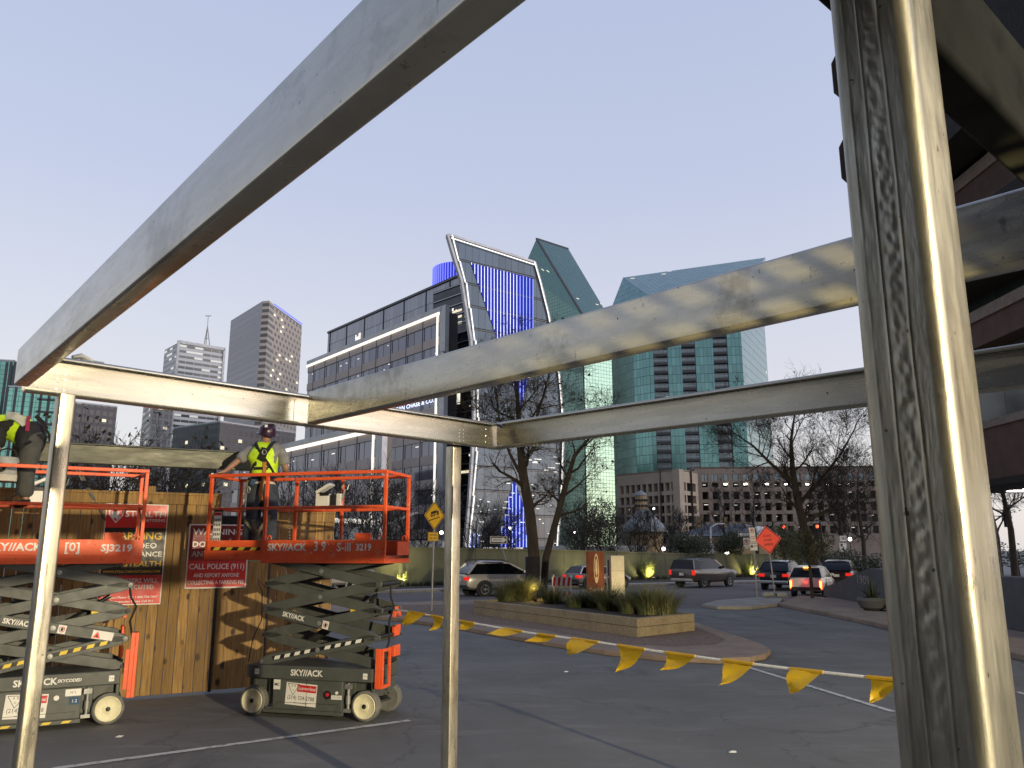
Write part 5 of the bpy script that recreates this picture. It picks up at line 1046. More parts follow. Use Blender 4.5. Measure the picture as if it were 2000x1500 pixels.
for i, (px, py, k) in enumerate(gpos):
    o = gm[k] if k not in used else gm[k].copy()
    if k in used: COL.objects.link(o)
    used.add(k); o.location = in_planter(px, py); o.rotation_euler = (0, 0, rg.uniform(0, 6.28)); s = rg.uniform(0.68, 1.0); o.scale = (s * 1.4, s * 1.4, s)
    tag(o, lab_g[k], 'grass', 'ornamental grasses in the planter'); o['kind'] = 'thing'
# uplit shrubs and spots at the wall
for i, (px, en) in enumerate(((778, 260), (1118, 100), (1251, 200), (1452, 200))):
    p = wallpt(px, 1.3); t = thing('ground_spot', ['leftmost ground spot at the olive wall, beside the truck warning sign', 'ground spot at the wall behind the orange and white barricade', 'ground spot at the wall just right of the pale pillar', 'ground spot at the wall left of the no parking sign poles'][i], 'spot light', (p.x, p.y, 0.12), 0, 'ground spots along the olive wall')
    mb = MB(); mb.lathe([(0.05, 0), (0.08, 0.02), (0.09, 0.14), (0.085, 0.145)], (0, 0, 0), n=14); mb.build('housing', 'metal_dark', t, smooth=True)
    mb = MB(); mb.lathe([(0.075, 0.146), (0.07, 0.150)], (0, 0, 0), n=14); mb.build('lens', 'lamp_dim', t)
    lamp('SPOT', 'spot_lamp', (p.x, p.y, 0.32), en, (1.0, 0.86, 0.42), wallpt(px, 0.0) + Vector((0, 0, 1.3)), 0.05, 105, 0.8)
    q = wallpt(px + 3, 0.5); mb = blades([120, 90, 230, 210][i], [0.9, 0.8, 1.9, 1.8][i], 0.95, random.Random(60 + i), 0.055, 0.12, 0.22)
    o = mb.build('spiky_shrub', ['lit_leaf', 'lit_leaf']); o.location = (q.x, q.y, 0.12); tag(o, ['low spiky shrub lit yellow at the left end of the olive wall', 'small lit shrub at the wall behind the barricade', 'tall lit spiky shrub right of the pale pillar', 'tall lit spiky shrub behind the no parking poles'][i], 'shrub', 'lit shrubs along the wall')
t = thing('planter_spot', 'small warm garden light among the grasses beside the brown sign', 'spot light', in_planter(1092, 1166))
mb = MB(); mb.lathe([(0.04, 0), (0.05, 0.1), (0.045, 0.11)], (0, 0, 0), n=12); mb.build('housing', 'metal_dark', t, smooth=True)
lp = in_planter(1092, 1166); lamp('POINT', 'garden_lamp', (lp.x, lp.y, lp.z + 0.38), 16, (1.0, 0.72, 0.22), None, 0.06)
# low dark ground cover in the bed
rg = random.Random(8); mb = MB()
for i in range(900):
    px = rg.uniform(700, 1545); p = wallpt(px, rg.uniform(0.3, 1.1)); h = rg.uniform(0.1, 0.35)
    for k in range(3):
        a = rg.uniform(0, 6.28); d = Vector((math.cos(a), math.sin(a), 0)); b = Vector((-d.y, d.x, 0)) * 0.03
        mb.add([p + Vector((0, 0, .11)) - b, p + Vector((0, 0, .11)) + b, p + d * h * 0.7 + Vector((0, 0, .11 + h))], [(0, 1, 2)])
o = mb.build('ground_cover', 'hedge_leaf'); o['kind'] = 'stuff'
# ------------------------------------------------------------ trees
def tree(name, label, base, trunk, r0, seed, levels=4, nchild=(7, 6, 5, 4), ln=(2.2, 1.3, 0.8, 0.45), mat='bark', leaves=0, group=None, start=0.35, spread=0.9, parent_pts=None, upw=0.25, twigr=0.006, ang=None, cat='tree'):
    """bare tree: given trunk polylines (local), limbs grown recursively"""
    rg = random.Random(seed); T = thing(name, label, cat, base, 0, group); tb = MB(); cb = MB(); lb_ = MB()
    def leaf(p):
        for _ in range(rg.randint(1, 3)):
            d = Vector((rg.uniform(-1, 1), rg.uniform(-1, 1), rg.uniform(-1.2, 0.2))) * 0.06; s_ = Vector((rg.uniform(-1, 1), rg.uniform(-1, 1), rg.uniform(-1, 1))) * 0.05
            lb_.add([p, p + d + s_, p + d * 2, p + d - s_], [(0, 1, 2, 3)])
    def grow(p, d, L, r, lv):
        k = 4 if lv < 2 else 3; pts = [p]; q = p.copy(); dd = d.copy()
        for i in range(k):
            dd = (dd + Vector((rg.gauss(0, .20), rg.gauss(0, .20), rg.gauss(0, .14) + upw * 0.35))).normalized(); q = q + dd * L / k; pts.append(q.copy())
        rr = [max(twigr * 0.6, r * (1 - 0.75 * i / k)) for i in range(k + 1)]
        cb.path(pts, rr, 5 if lv < 1 else (4 if lv < 2 else 3), cap=False)
        if lv + 1 < levels:
            n = nchild[min(lv + 1, len(nchild) - 1)]
            for c in range(n):
                f = rg.uniform(0.25, 1.0); i = min(k - 1, int(f * k)); pp = pts[i].lerp(pts[i + 1], f * k - i) if f < 1 else pts[-1]
                dl = (pts[min(i + 1, k)] - pts[i]).normalized(); ax = dl.orthogonal().normalized(); ax.rotate(Matrix.Rotation(rg.uniform(0, 6.28), 3, dl)); nd_ = (dl * rg.uniform(0.55, 1.0) + ax * rg.uniform(0.45, spread)).normalized()
                grow(pp, nd_, ln[min(lv + 1, len(ln) - 1)] * rg.uniform(0.55, 1.15), max(twigr, r * (1 - 0.6 * f) * 0.5), lv + 1)
        elif leaves and rg.random() < leaves: leaf(pts[-1])
    for pl, rads in trunk:
        pl = [Vector(x) for x in pl]; tb.path(pl, rads, 9)
        n = nchild[0]; tot = len(pl) - 1
        for c in range(n):
            f = start + (1 - start) * (c + rg.random()) / n; u = min(tot - 1e-4, f * tot); i = int(u); pp = pl[i].lerp(pl[i + 1], u - i); rr_ = rads[i] * (1 - u + i) + rads[i + 1] * (u - i)
            dl = (pl[i + 1] - pl[i]).normalized(); ax = dl.orthogonal().normalized(); ax.rotate(Matrix.Rotation(c * 2.4 + rg.uniform(-.5, .5), 3, dl)); nd_ = (dl * rg.uniform(0.4, 0.9) + ax * rg.uniform(0.6, 1.0)).normalized()
            grow(pp, nd_, ln[0] * rg.uniform(0.6, 1.15), max(twigr * 2, rr_ * 0.5), 0)
        grow(pl[-1], (pl[-1] - pl[-2]).normalized(), ln[0] * 0.8, rads[-1], 0)
    tb.build('trunk', mat, T, smooth=True); c_ = cb.build('branches', 'twig' if mat == 'bark' else 'bark', T, smooth=True)
    if lb_.v: lb_.build('dry_leaves', 'dry_leaf', T)
    return T
def rel(pts, D, base): return [P(x, y, D + dz) - base for x, y, dz in pts]
# the big tree behind the planter
TD = 30.5; tb0 = G(1042, 1176, 0.11); TD = tb0.y
t = tree('bare_tree', 'big bare tree with a forked trunk growing behind the planter', tb0, [
    (rel([(1042, 1176, 0), (1043, 1090, 0), (1036, 1010, 0), (1022, 930, 0.1), (1016, 870, 0.2), (1012, 800, 0.4), (1008, 735, 0.5)], TD, tb0), [.25, .235, .215, .19, .15, .10, .05]),
    (rel([(1060, 1172, 0.3), (1066, 1090, 0.3), (1088, 1010, 0.4), (1104, 950, 0.5), (1122, 890, 0.7), (1160, 845, 0.9)], TD, tb0), [.16, .145, .135, .12, .085, .045]),
    (rel([(1024, 940, 0.1), (995, 885, -0.3), (975, 820, -0.5), (968, 760, -0.6)], TD, tb0), [.085, .06, .045, .03]),
    (rel([(1018, 880, 0.1), (1045, 825, -0.1), (1062, 770, -0.2), (1075, 720, -0.2)], TD, tb0), [.085, .06, .045, .03])],
    0.3, 31, 4, (10, 7, 6, 4), (1.6, 1.05, 0.65, 0.4), 'bark_warm', 0.06, start=0.36, spread=1.1)
mb = MB(); c_ = P(1040, 1110, TD - 0.02) - tb0; mb.lathe([(0.28, -0.6), (0.29, -0.55), (0.285, 0.42), (0.28, 0.45)], (c_.x, c_.y, c_.z), n=18); mb.build('trunk_wrap', 'cloth_black', t, smooth=True)
# right street tree
b_ = G(1600, 1158, 0.1); D_ = b_.y
tree('bare_tree', 'tall dark bare tree at the right behind the cars, wide crown against the sky', b_, [
    (rel([(1600, 1158, 0), (1588, 1090, 0), (1570, 1030, 0), (1556, 970, 0), (1548, 915, 0), (1545, 860, 0.2), (1552, 810, .3)], D_, b_), [.26, .23, .20, .17, .13, .08, .04]),
    (rel([(1560, 985, 0), (1600, 940, 0.4), (1640, 890, 0.8), (1668, 840, 1.0)], D_, b_), [.11, .085, .055, .03]),
    (rel([(1556, 950, 0), (1505, 905, -0.6), (1470, 870, -0.9), (1440, 850, -1.0)], D_, b_), [.10, .075, .05, .025]),
    (rel([(1568, 1020, 0), (1620, 995, .4), (1680, 985, .8)], D_, b_), [.11, .08, .04])],
    0.3, 77, 4, (11, 8, 6, 4), (2.0, 1.3, 0.8, 0.5), 'bark', 0.03, start=0.3, spread=1.0)
b_ = G(1587, 1168, 0.13); D_ = b_.y
t = tree('young_tree', 'slim young tree standing in front of the white car, dark thin stem', b_, [(rel([(1587, 1168, 0), (1583, 1120, 0), (1578, 1080, 0), (1572, 1040, 0)], D_, b_), [.075, .065, .05, .02])], 0.1, 5, 3, (10, 6, 4), (0.9, 0.5, 0.3), 'bark', 0.0, start=0.45)
def leafball(mb, c, r, n, rg, sz, flat=1.0):
    for _ in range(n):
        d = Vector((rg.gauss(0, 1), rg.gauss(0, 1), rg.gauss(0, 1))).normalized(); p = c + Vector((d.x * r.x, d.y * r.y, d.z * r.z)) * rg.uniform(0.35, 1.05) ** 0.6; a = Vector((rg.gauss(0, 1), rg.gauss(0, 1), rg.gauss(0, 1))).normalized() * sz; b = a.orthogonal().normalized() * sz * 0.6
        mb.add([p - a * .5, p + b * .5, p + a * .5, p - b * .5], [(0, 1, 2, 3)])
mb = MB(); rg = random.Random(9)
for (x, y, r_) in ((1560, 1060, .6), (1590, 1072, .55), (1540, 1078, .5), (1610, 1055, .45), (1572, 1045, .4)): leafball(mb, P(x, y, D_) - b_, Vector((r_, r_, r_ * .8)), 420, rg, 0.09)
mb.build('foliage', 'olive_leaf', t)
# multi-stem bare crape myrtles and other small trees behind the wall and fence
def shrubtree(px, py, D, h, n, seed, label, wd=0.35, name='bare_tree', tw=0.008, lv=3, group='bare small trees beyond the wall', leaves=0.0, nch=(5, 5, 4), ls=0.55):
    b = P(px, py, D); b.z = min(b.z, 0.2) if py > 1060 else b.z; rg = random.Random(seed); tr = []
    for i in range(n):
        a = rg.uniform(0, 6.28); r_ = wd * rg.uniform(0.4, 1.0); tr.append(([(0.06 * math.cos(a), 0.06 * math.sin(a), 0), (r_ * h * .25 * math.cos(a), r_ * h * .25 * math.sin(a), h * .35), (r_ * h * .6 * math.cos(a), r_ * h * .6 * math.sin(a), h * .72)], [.05, .04, .022]))
    return tree(name, label, (b.x, b.y, 0), [([(x, y, z * 1.0) for x, y, z in pl], rd) for pl, rd in tr], .05, seed + 1, lv, nch, (h * .28 * ls / .55, h * .18, h * .11), 'bark', leaves, group, start=0.3, twigr=tw, upw=0.4)
# left: seen over the timber fence
for i, (px, D, h, sd, lab) in enumerate(((165, 24, 5.6, 1, 'bare tree full of seed tufts right of the left post, above the timber fence'), (262, 26, 5.4, 2, 'bare tree against the gap of pale sky above the fence'), (330, 30, 5.6, 3, 'bare tree in front of the white tower base'), (215, 32, 5.8, 4, 'bare tree behind the seed-tufted one, over the fence'))):
    b = V(px, D, 1.0); shrubtree(px, 1075, D, h, 5, 100 + sd, lab, 0.5, leaves=0.55 if i in (0, 1) else 0.15, tw=0.009, nch=(6, 5, 4), group='bare trees over the fence')
for i, (px, D, h, sd, lab) in enumerate(((600, 52, 7.0, 1, 'bare tree beyond the right lift, behind its control box'), (668, 50, 6.6, 2, 'multi-stem bare tree seen through the right lift rails'), (720, 54, 7.2, 3, 'bare tree at the right end of the lift platform'), (770, 56, 7.0, 4, 'bare tree left of the truck warning sign'), (815, 58, 6.4, 5, 'bare tree behind the truck warning sign'), (935, 60, 5.6, 6, 'bare tree right of the slim post, before the blue strips'), (985, 62, 5.0, 7, 'small bare tree behind the one way sign'), (1130, 60, 5.6, 8, 'bare tree right of the forked trunk'), (1180, 64, 5.2, 9, 'bare tree above the brown sign panel'), (1245, 66, 5.4, 10, 'bare tree in front of the grey dome'), (1300, 66, 5.4, 11, 'bare tree right of the grey dome'), (1345, 70, 5.0, 12, 'low bare tree left of the slate roof'))):
    shrubtree(px, 1080, D, h, 5, 200 + sd, lab, 0.55, tw=0.014, nch=(6, 6, 4))
for i, (px, D, h, lab) in enumerate(((1650, 62, 9, 'dark bare tree right of the red signal lights'), (1480, 75, 8, 'bare tree in front of the car park right half'), (1690, 70, 9.5, 'bare tree half hidden by the left edge of the big column'), (1420, 80, 7.5, 'bare tree above the slate roof'))):
    b = V(px, D, 0); tree('bare_tree', lab, (b.x, b.y, 0), [([(0, 0, 0), (.1, 0, h * .3), (-.1, .1, h * .6), (0.1, 0, h * .85)], [.22, .17, .1, .04])], .2, 300 + i, 4, (10, 6, 5, 3), (h * .28, h * .17, h * .1, h * .06), 'bark', 0, 'bare trees on the far right', start=0.25, twigr=0.014)
for i, (px, D, h, lab) in enumerate(((1985, 48, 11, 'bare tree at the far right under the brick building'), (1955, 60, 10, 'bare tree right of the big column behind the green signal'))):
    b = V(px, D, 0); tree('bare_tree', lab, (b.x, b.y, 0), [([(0, 0, 0), (.1, 0, h * .3), (-.1, .1, h * .55), (0.1, 0, h * .8)], [.22, .17, .1, .04])], .2, 330 + i, 4, (9, 6, 5, 3), (h * .28, h * .17, h * .1, h * .06), 'bark', 0.1, 'bare trees on the far right', start=0.3, twigr=0.012)
# evergreen bushes behind the wall
for i, (px, py, D, rx, rz, m_, lab) in enumerate(((1345, 1066, 62, 2.2, 1.0, 'hedge_leaf', 'dark evergreen bush left of the lane sign'), (1425, 1062, 64, 1.6, 1.1, 'hedge_leaf', 'dark evergreen bush right of the lane sign'), (1530, 1058, 62, 2.4, 1.6, 'olive_leaf', 'olive evergreen bush behind the orange diamond sign'), (1580, 1080, 58, 1.8, 1.2, 'olive_leaf', 'olive evergreen bush below the red signals'), (1680, 1100, 52, 2.0, 1.0, 'hedge_leaf', 'dark hedge mound beside the big column'), (1985, 1082, 55, 5.0, 1.2, 'hedge_leaf', 'dark hedge at the far right above the steps'), (1190, 1030, 75, 3.2, 2.6, 'hedge_leaf', 'dark evergreen tree left of the grey dome'), (1140, 1040, 72, 2.5, 2.2, 'hedge_leaf', 'dark evergreen mass right of the forked trunk'))):
    c = P(px, py, D); t = thing('evergreen_bush', lab, 'bush', (c.x, c.y, 0), 0, 'evergreen bushes beyond the wall'); mb = MB(); rg = random.Random(400 + i)
    for k in range(7): leafball(mb, Vector((rg.uniform(-.6, .6) * rx, rg.uniform(-.5, .5) * rx, c.z + rg.uniform(-.4, .4) * rz)), Vector((rx * .5, rx * .5, rz * .6)), 330, rg, 0.20)
    mb.build('foliage', m_, t); mb = MB(); mb.tube((0, 0, 0), (0, 0, max(0.5, c.z)), 0.12, 0.05); mb.build('trunk', 'bark', t)
# ------------------------------------------------------------ cars
def car(label, px, py, heading, s, col, wheel='rear', kind='suv', brake=False, L=4.6, W=1.86, Ht=1.70, roofrack=False, group='cars in the street', lit=True):
    """px, py: ground contact of the wheel nearest the camera (right side of the car)"""
    p = G(px, py); h = Vector((math.cos(R(heading)), math.sin(R(heading)), 0)); n = Vector((-h.y, h.x, 0))      # forward, left
    wb = L * 0.295
    org = p + h * (wb if wheel == 'rear' else -wb) * s + n * (W / 2 - 0.1) * s
    T = thing('parked_car' if False else 'car', label, 'car', (org.x, org.y, 0), R(heading), group); T.scale = (s, s, s)
    w = W / 2; k = L / 4.6; hb = Ht / 1.70
    if kind == 'suv':
        st = [(-2.30, .50, .92, .70), (-2.27, .42, 1.02, .82), (-2.10, .34, 1.07, .90), (-1.4, .30, 1.07, .93), (0, .28, 1.05, .93), (.95, .28, 1.03, .93), (1.35, .30, 1.00, .91), (1.9, .32, .92, .87), (2.18, .36, .82, .80), (2.30, .46, .68, .66)]
        gb = [(-2.22, 1.10, .84), (-1.72, 1.60, .68), (-1.2, 1.68, .68), (-.3, 1.67, .68), (.12, 1.60, .66), (1.22, 1.06, .80)]
    elif kind == 'boxy':
        st = [(-2.32, .46, 1.02, .80), (-2.30, .40, 1.08, .90), (-2.10, .34, 1.10, .94), (-1.4, .32, 1.10, .95), (0, .30, 1.10, .95), (.95, .30, 1.10, .95), (1.3, .32, 1.08, .94), (2.0, .34, 1.02, .90), (2.24, .38, .94, .84), (2.32, .46, .76, .74)]
        gb = [(-2.26, 1.08, .88), (-2.08, 1.62, .72), (-1.2, 1.70, .72), (-.2, 1.70, .72), (.2, 1.63, .70), (.98, 1.09, .84)]
    else:   # hatch
        st = [(-2.15, .48, .86, .72), (-2.12, .40, .96, .82), (-1.9, .32, 1.0, .88), (-1.3, .28, 1.0, .90), (0, .26, .98, .90), (.9, .26, .96, .90), (1.3, .28, .93, .88), (1.8, .30, .84, .84), (2.1, .36, .74, .76), (2.2, .44, .62, .62)]
        gb = [(-2.0, .98, .80), (-1.65, 1.45, .64), (-1.0, 1.52, .64), (-.2, 1.51, .64), (.2, 1.45, .62), (1.15, .96, .78)]
    ww = w / .93
    mb = MB(); secs = []
    for x, zb, zt, hw in st:
        x *= k; zb *= hb; zt *= hb; hw *= ww; m = zb + (zt - zb) * .55
        half = [(hw * .80, zb), (hw * .96, zb + .10), (hw, m), (hw * .985, m + (zt - m) * .6), (hw * .93, zt), (hw * .5, zt + .03), (0, zt + .035)]
        secs.append([Vector((x, y, z)) for y, z in half] + [Vector((x, -y, z)) for y, z in half[-2::-1]])
    mb.loft(secs); body = mb.build('body', col, T, smooth=True)
    # greenhouse: dark glass with body-coloured roof and pillars
    mb = MB(); lo = [Vector((x * k, y, z * hb)) for x, z, y in gb]
    A = Vector((gb[0][0] * k, 0, gb[0][1] * hb)); n_ = len(gb)
    bot = [(gb[0][0] * k, gb[0][2] * ww, gb[0][1] * hb), (gb[5][0] * k, gb[5][2] * ww, gb[5][1] * hb)]
    def row(sy): return [Vector((x * k, sy * y * ww, z * hb)) for x, z, y in gb]
    l_, r_ = row(1), row(-1); v = l_ + r_
    # side glass needs a belt line: interpolate belt points beneath roof points
    def belt(x, sy): f = (x - gb[0][0]) / (gb[5][0] - gb[0][0]); return Vector((x * k, sy * (gb[0][2] + (gb[5][2] - gb[0][2]) * f + 0.02) * ww, (gb[0][1] + (gb[5][1] - gb[0][1]) * f) * hb))
    bl = [belt(g_[0], 1) for g_ in gb]; br = [belt(g_[0], -1) for g_ in gb]
    vs = l_ + r_ + bl + br; fs = []
    for i in range(5):
        fs += [(i, i + 1, n_ + i + 1, n_ + i), (2 * n_ + i, 2 * n_ + i + 1, i + 1, i), (n_ + i, n_ + i + 1, 3 * n_ + i + 1, 3 * n_ + i)]
    mb.add(vs, fs); mb.build('window', 'car_glass', T, smooth=True)
    up = Vector((0, 0, 0.012)); mb = MB()
    secs = []
    for i in (1, 2, 3, 4):
        a, b = l_[i], r_[i]; secs.append([a + up * .3, a.lerp(b, .12) + up * 3.2, a.lerp(b, .5) + up * 4.2, a.lerp(b, .88) + up * 3.2, b + up * .3, b - up * .5, a - up * .5])
    mb.loft(secs)
    for sy, rw, bw in ((1, l_, bl), (-1, r_, br)):
        o_ = Vector((0, sy * .012, 0))
        for i, j_ in ((0, 1), (5, 4)): mb.bar(bw[i] + o_, rw[j_] + o_, .07, .035, (0, sy, 0))
        for x, wd in ():
            f0 = belt(x, sy) + o_; q = [g_ for g_ in gb]; tp = Vector((x * k, sy * gb[2][2] * ww, (gb[2][1] - .01) * hb)) + o_; mb.bar(f0, tp, wd, .03, (0, sy, 0))
        mb.bar(rw[1] + o_, rw[4] + o_, .05, .035, (0, sy, 0))
    mb.build('roof', col, T, smooth=True)
    if roofrack:
        mb = MB()
        for sy in (1, -1): mb.path([Vector((x * k, sy * .60 * ww, z * hb)) for x, z in ((-1.8, gb[1][1] + .06), (-1.6, gb[2][1] + .09), (-.2, gb[3][1] + .09), (.1, gb[4][1] + .06))], .02, 6)
        mb.build('roof_rail', 'car_plastic', T, smooth=True)
    # wheels, arches
    for sx_ in (-1, 1):
        for sy in (-1, 1):
            c = (sx_ * wb, sy * (w - .12), .345); a = (0, sy, 0)
            mb = MB(); mb.lathe([(.43, w * 0 - .02), (.43, .135), (.36, .14)], (sx_ * wb, sy * (w - .125), .37), a, 28); mb.build('wheel_arch', 'car_plastic', T, smooth=True)
            mb = MB(); mb.lathe([(.22, -.10), (.33, -.11), (.345, -.08), (.345, .13), (.33, .155), (.235, .158)], c, a, 28); w_ = mb.build('wheel', 'tyre_black', T, smooth=True)
            mb = MB(); mb.lathe([(.235, .13), (.232, .160), (.205, .158), (.20, .142)], c, a, 28)
            for q in range(5):
                t = q * 2 * math.pi / 5; d = Vector((math.cos(t), 0, math.sin(t))); c3 = Vector(c) + Vector(a) * .150; mb.bar(c3 + d * .03, c3 + d * .21, .07, .016, a)
            mb.lathe([(.06, .14), (.055, .165), (.02, .168)], c, a, 12); mb.build('rim', 'alloy', w_, smooth=False)
    # lamps, bumpers, plate, mirrors
    tx = st[1][0] * k; th = (st[1][2] - .17) * hb
    for sy in (-1, 1):
        mb = MB(); y = sy * st[1][3] * ww
        if kind == 'boxy': mb.b2((tx - .05, y * .86, th - .16), (tx + .10, y * 1.045, th + .14))
        elif brake: mb.b2((tx - .06, y * .88, th - .42), (tx + .10, y * 1.05, th + .1)); 
        else: mb.b2((tx - .05, y * .62, th - .07), (tx + .28, y * 1.065, th + .10))
        tl = mb.build('taillight', 'brake_glow' if brake else 'tail_red', T, bevel=.02)
        if brake: mb = MB(); mb.b2((tx - .068, y * .91, th - .36), (tx - .058, y * 1.03, th + .05)); mb.build('bulb', 'brake_core', tl)
        hx2 = st[-2][0] * k; hz = (st[-2][2] - .08) * hb; yy = sy * st[-2][3] * ww; mb = MB(); mb.b2((hx2 - .22, yy * .70, hz - .10), (hx2 + .05, yy * 1.03, hz + .06)); mb.build('headlight', 'white_paint', T, bevel=.02)
        mb = MB(); mx = gb[5][0] * k * .72; my = sy * (gb[5][2] + .12) * ww; mb.box((mx, my, (gb[5][1] + .12) * hb), (.10, .20, .15)); mb.build('mirror', col, T, bevel=.03)
        mb = MB(); 
        for x in (-.25 * k,): mb.b2((x - .22, sy * (w + .0), .87 * hb), (x - .06, sy * (w + .02), .895 * hb)); mb.b2((x + .75, sy * (w + .0), .87 * hb), (x + .91, sy * (w + .02), .895 * hb))
        mb.build('door_handle', col, T)
        mb = MB()
        for x in (-1.2, -.22, .85): mb.b2((x * k - .006, sy * (w - .02), .42), (x * k + .006, sy * (w + .004), 1.0 * hb))
        mb.build('door_seam', 'car_plastic', T)
    mb = MB(); mb.b2((tx - .10, -.80 * ww, .40), (tx + .12, .80 * ww, .56)); mb.build('bumper', 'chrome' if kind == 'suv' and brake is False and col == 'paint_black' else ('paint_silver' if kind == 'boxy' else 'car_plastic'), T, bevel=.03)
    mb = MB(); mb.b2((tx - .055, -.16, .72 * hb), (tx - .035, .16, .88 * hb)); mb.build('number_plate', 'white_decal', T)
    mb = MB(); mb.b2((st[-1][0] * k - .06, -.5, .40), (st[-1][0] * k + .03, .5, .62)); mb.build('grille', 'car_plastic', T, bevel=.02)
    if brake:
        mb = MB(); mb.b2((gb[1][0] * k - .06, -.17, (gb[1][1] - .02) * hb), (gb[1][0] * k + .02, .17, (gb[1][1] + .04) * hb)); mb.build('brake_light', 'brake_core', T, bevel=.01)
        gl = lamp('POINT', 'brake_lamp', (org.x - h.x * (L / 2 + .25) * s, org.y - h.y * (L / 2 + .25) * s, .85 * s), 2.5, (1, .06, .03), None, .1)
    return T
car('silver crossover driving right, partly behind the slim steel post', 945, 1165, 27, 0.94, 'paint_silver', roofrack=True)
car('pewter boxy off-road car with a bright rear bumper in the middle of the street', 1373, 1148, 42, 0.93, 'paint_pewter', kind='boxy', L=4.75, Ht=1.74, roofrack=True)
car('grey hatchback mostly hidden by the brown sign and the pale pillar', 1150, 1150, 30, 0.92, 'paint_greysilver', kind='hatch', L=4.3, Ht=1.52)
car('black crossover waiting behind the orange diamond sign', 1550, 1153, 55, 0.92, 'paint_black', roofrack=True)
car('white crossover with glowing brake lights at the right tree', 1612, 1166, 60, 0.82, 'paint_white', brake=True, L=4.7)
car('dark car with one red tail light at the grey stone wall', 1668, 1150, 62, 0.92, 'paint_darkred')
# white pickup behind the right lift
p = G(683, 1162); T = thing('pickup_truck', 'white pickup truck mostly hidden behind the right scissor lift', 'pickup truck', (p.x - 3.4 * math.cos(R(27)), p.y - 3.4 * math.sin(R(27)), 0), R(27), 'cars in the street')
mb = MB(); secs = [[Vector((x, y, z)) for y, z in ((.8, .5), (.96, .62), (.98, .9), (.95, 1.15), (.6, 1.18), (-.6, 1.18), (-.95, 1.15), (-.98, .9), (-.96, .62), (-.8, .5))] for x in (-1.25, -1.2, .3, 1.5, 2.6, 3.9, 4.3)]; mb.loft(secs); mb.build('body', 'paint_white', T, smooth=True)
mb = MB(); mb.loft([[Vector((x, y, 1.15)), Vector((x + dx, y * .82, 1.85)), Vector((x + dx, -y * .82, 1.85)), Vector((x, -y, 1.15))] for x, y, dx in ((.55, .9, .15), (2.7, .9, -.6))]); mb.build('window', 'car_glass', T)
mb = MB(); mb.b2((.68, -.72, 1.84), (2.1, .72, 1.90)); mb.build('roof', 'paint_white', T, bevel=.03)
for x in (0, 3.4):
    for sy in (-1, 1):
        c = (x, sy * .84, .39); a = (0, sy, 0); mb = MB(); mb.lathe([(.47, 0), (.50, .15), (.44, .155)], (x, sy * .84, .43), a, 26); mb.build('wheel_arch', 'paint_white', T, smooth=True)
        mb = MB(); mb.lathe([(.44, .10), (.44, .158), (.2, .16)], (x, sy * .84, .43), a, 26); mb.build('arch_lining', 'car_plastic', T)
        mb = MB(); mb.lathe([(.2, -.1), (.38, -.1), (.39, .1), (.37, .165), (.25, .168)], c, a, 26); w_ = mb.build('wheel', 'tyre_black', T, smooth=True); mb = MB(); mb.lathe([(.25, .1), (.24, .17), (.05, .172)], c, a, 18); mb.build('rim', 'alloy', w_, smooth=True)
mb = MB(); mb.b2((-1.4, -.9, .5), (-1.22, .9, .68)); mb.build('bumper', 'chrome', T, bevel=.03)
for sy in (-1, 1): mb = MB(); mb.b2((-1.29, sy * .82, .85), (-1.22, sy * .97, 1.1)); mb.build('taillight', 'tail_red', T, bevel=.02)
# ------------------------------------------------------------ street signs
def facing(p): return math.atan2(-p.y, -p.x) + math.pi / 2      # rotation that turns local -y to the camera
def pole_sign(name, label, base, top_px, cat='sign', tilt=None, rz=0.0, r=0.03, mat='metal_grey'):
    T = thing(name, label, cat, (base.x, base.y, base.z), 0); tp = P(top_px[0], top_px[1], base.y) - base
    mb = MB(); mb.tube((0, 0, 0), tp, r, r, 8); mb.build('pole', mat, T, smooth=True); return T, tp
def plate(T, name, c, w, h, rz, mat, edge=None, text=None, roll=0.0, shape=None, d=0.004, tm='sign_black'):
    """flat plate centred on c (local), facing -y turned by rz about z and roll in its own plane"""
    ax = Vector((math.cos(rz), math.sin(rz), 0)); ny = Vector((math.sin(rz), -math.cos(rz), 0)); up = Vector((0, 0, 1))
    cr, sr = math.cos(roll), math.sin(roll); A_ = ax * cr + up * sr; B_ = -ax * sr + up * cr; c = Vector(c)
    mb = MB(); mats = [mat]
    poly = shape or [(-.5, -.5), (.5, -.5), (.5, .5), (-.5, .5)]
    mb.prism([(a * w, b * h) for a, b in poly], c + ny * 0.0, A_, B_, ny * 0.006)
    if edge:
        mats.append(edge); o = c + ny * 0.0075; n = len(poly); ou = [o + A_ * (a * w * .95) + B_ * (b * h * .95) for a, b in poly]; inn = [o + A_ * (a * w * .88) + B_ * (b * h * .88) for a, b in poly]
        mb.add(ou + inn, [(i, (i + 1) % n, n + (i + 1) % n, n + i) for i in range(n)], 1)
    p_ = mb.build(name, mats, T)
    if text:
        mb = MB()
        for tx, x, y, sz, wd in text: mb.text(tx, sz, c + ny * 0.0095 + A_ * x + B_ * y, A_, B_, 0, width=wd, bold=0.015)
        mb.build('lettering', tm, p_)
    return p_, c, A_, B_, ny
DIA = [(0, -.5), (.5, 0), (0, .5), (-.5, 0)]
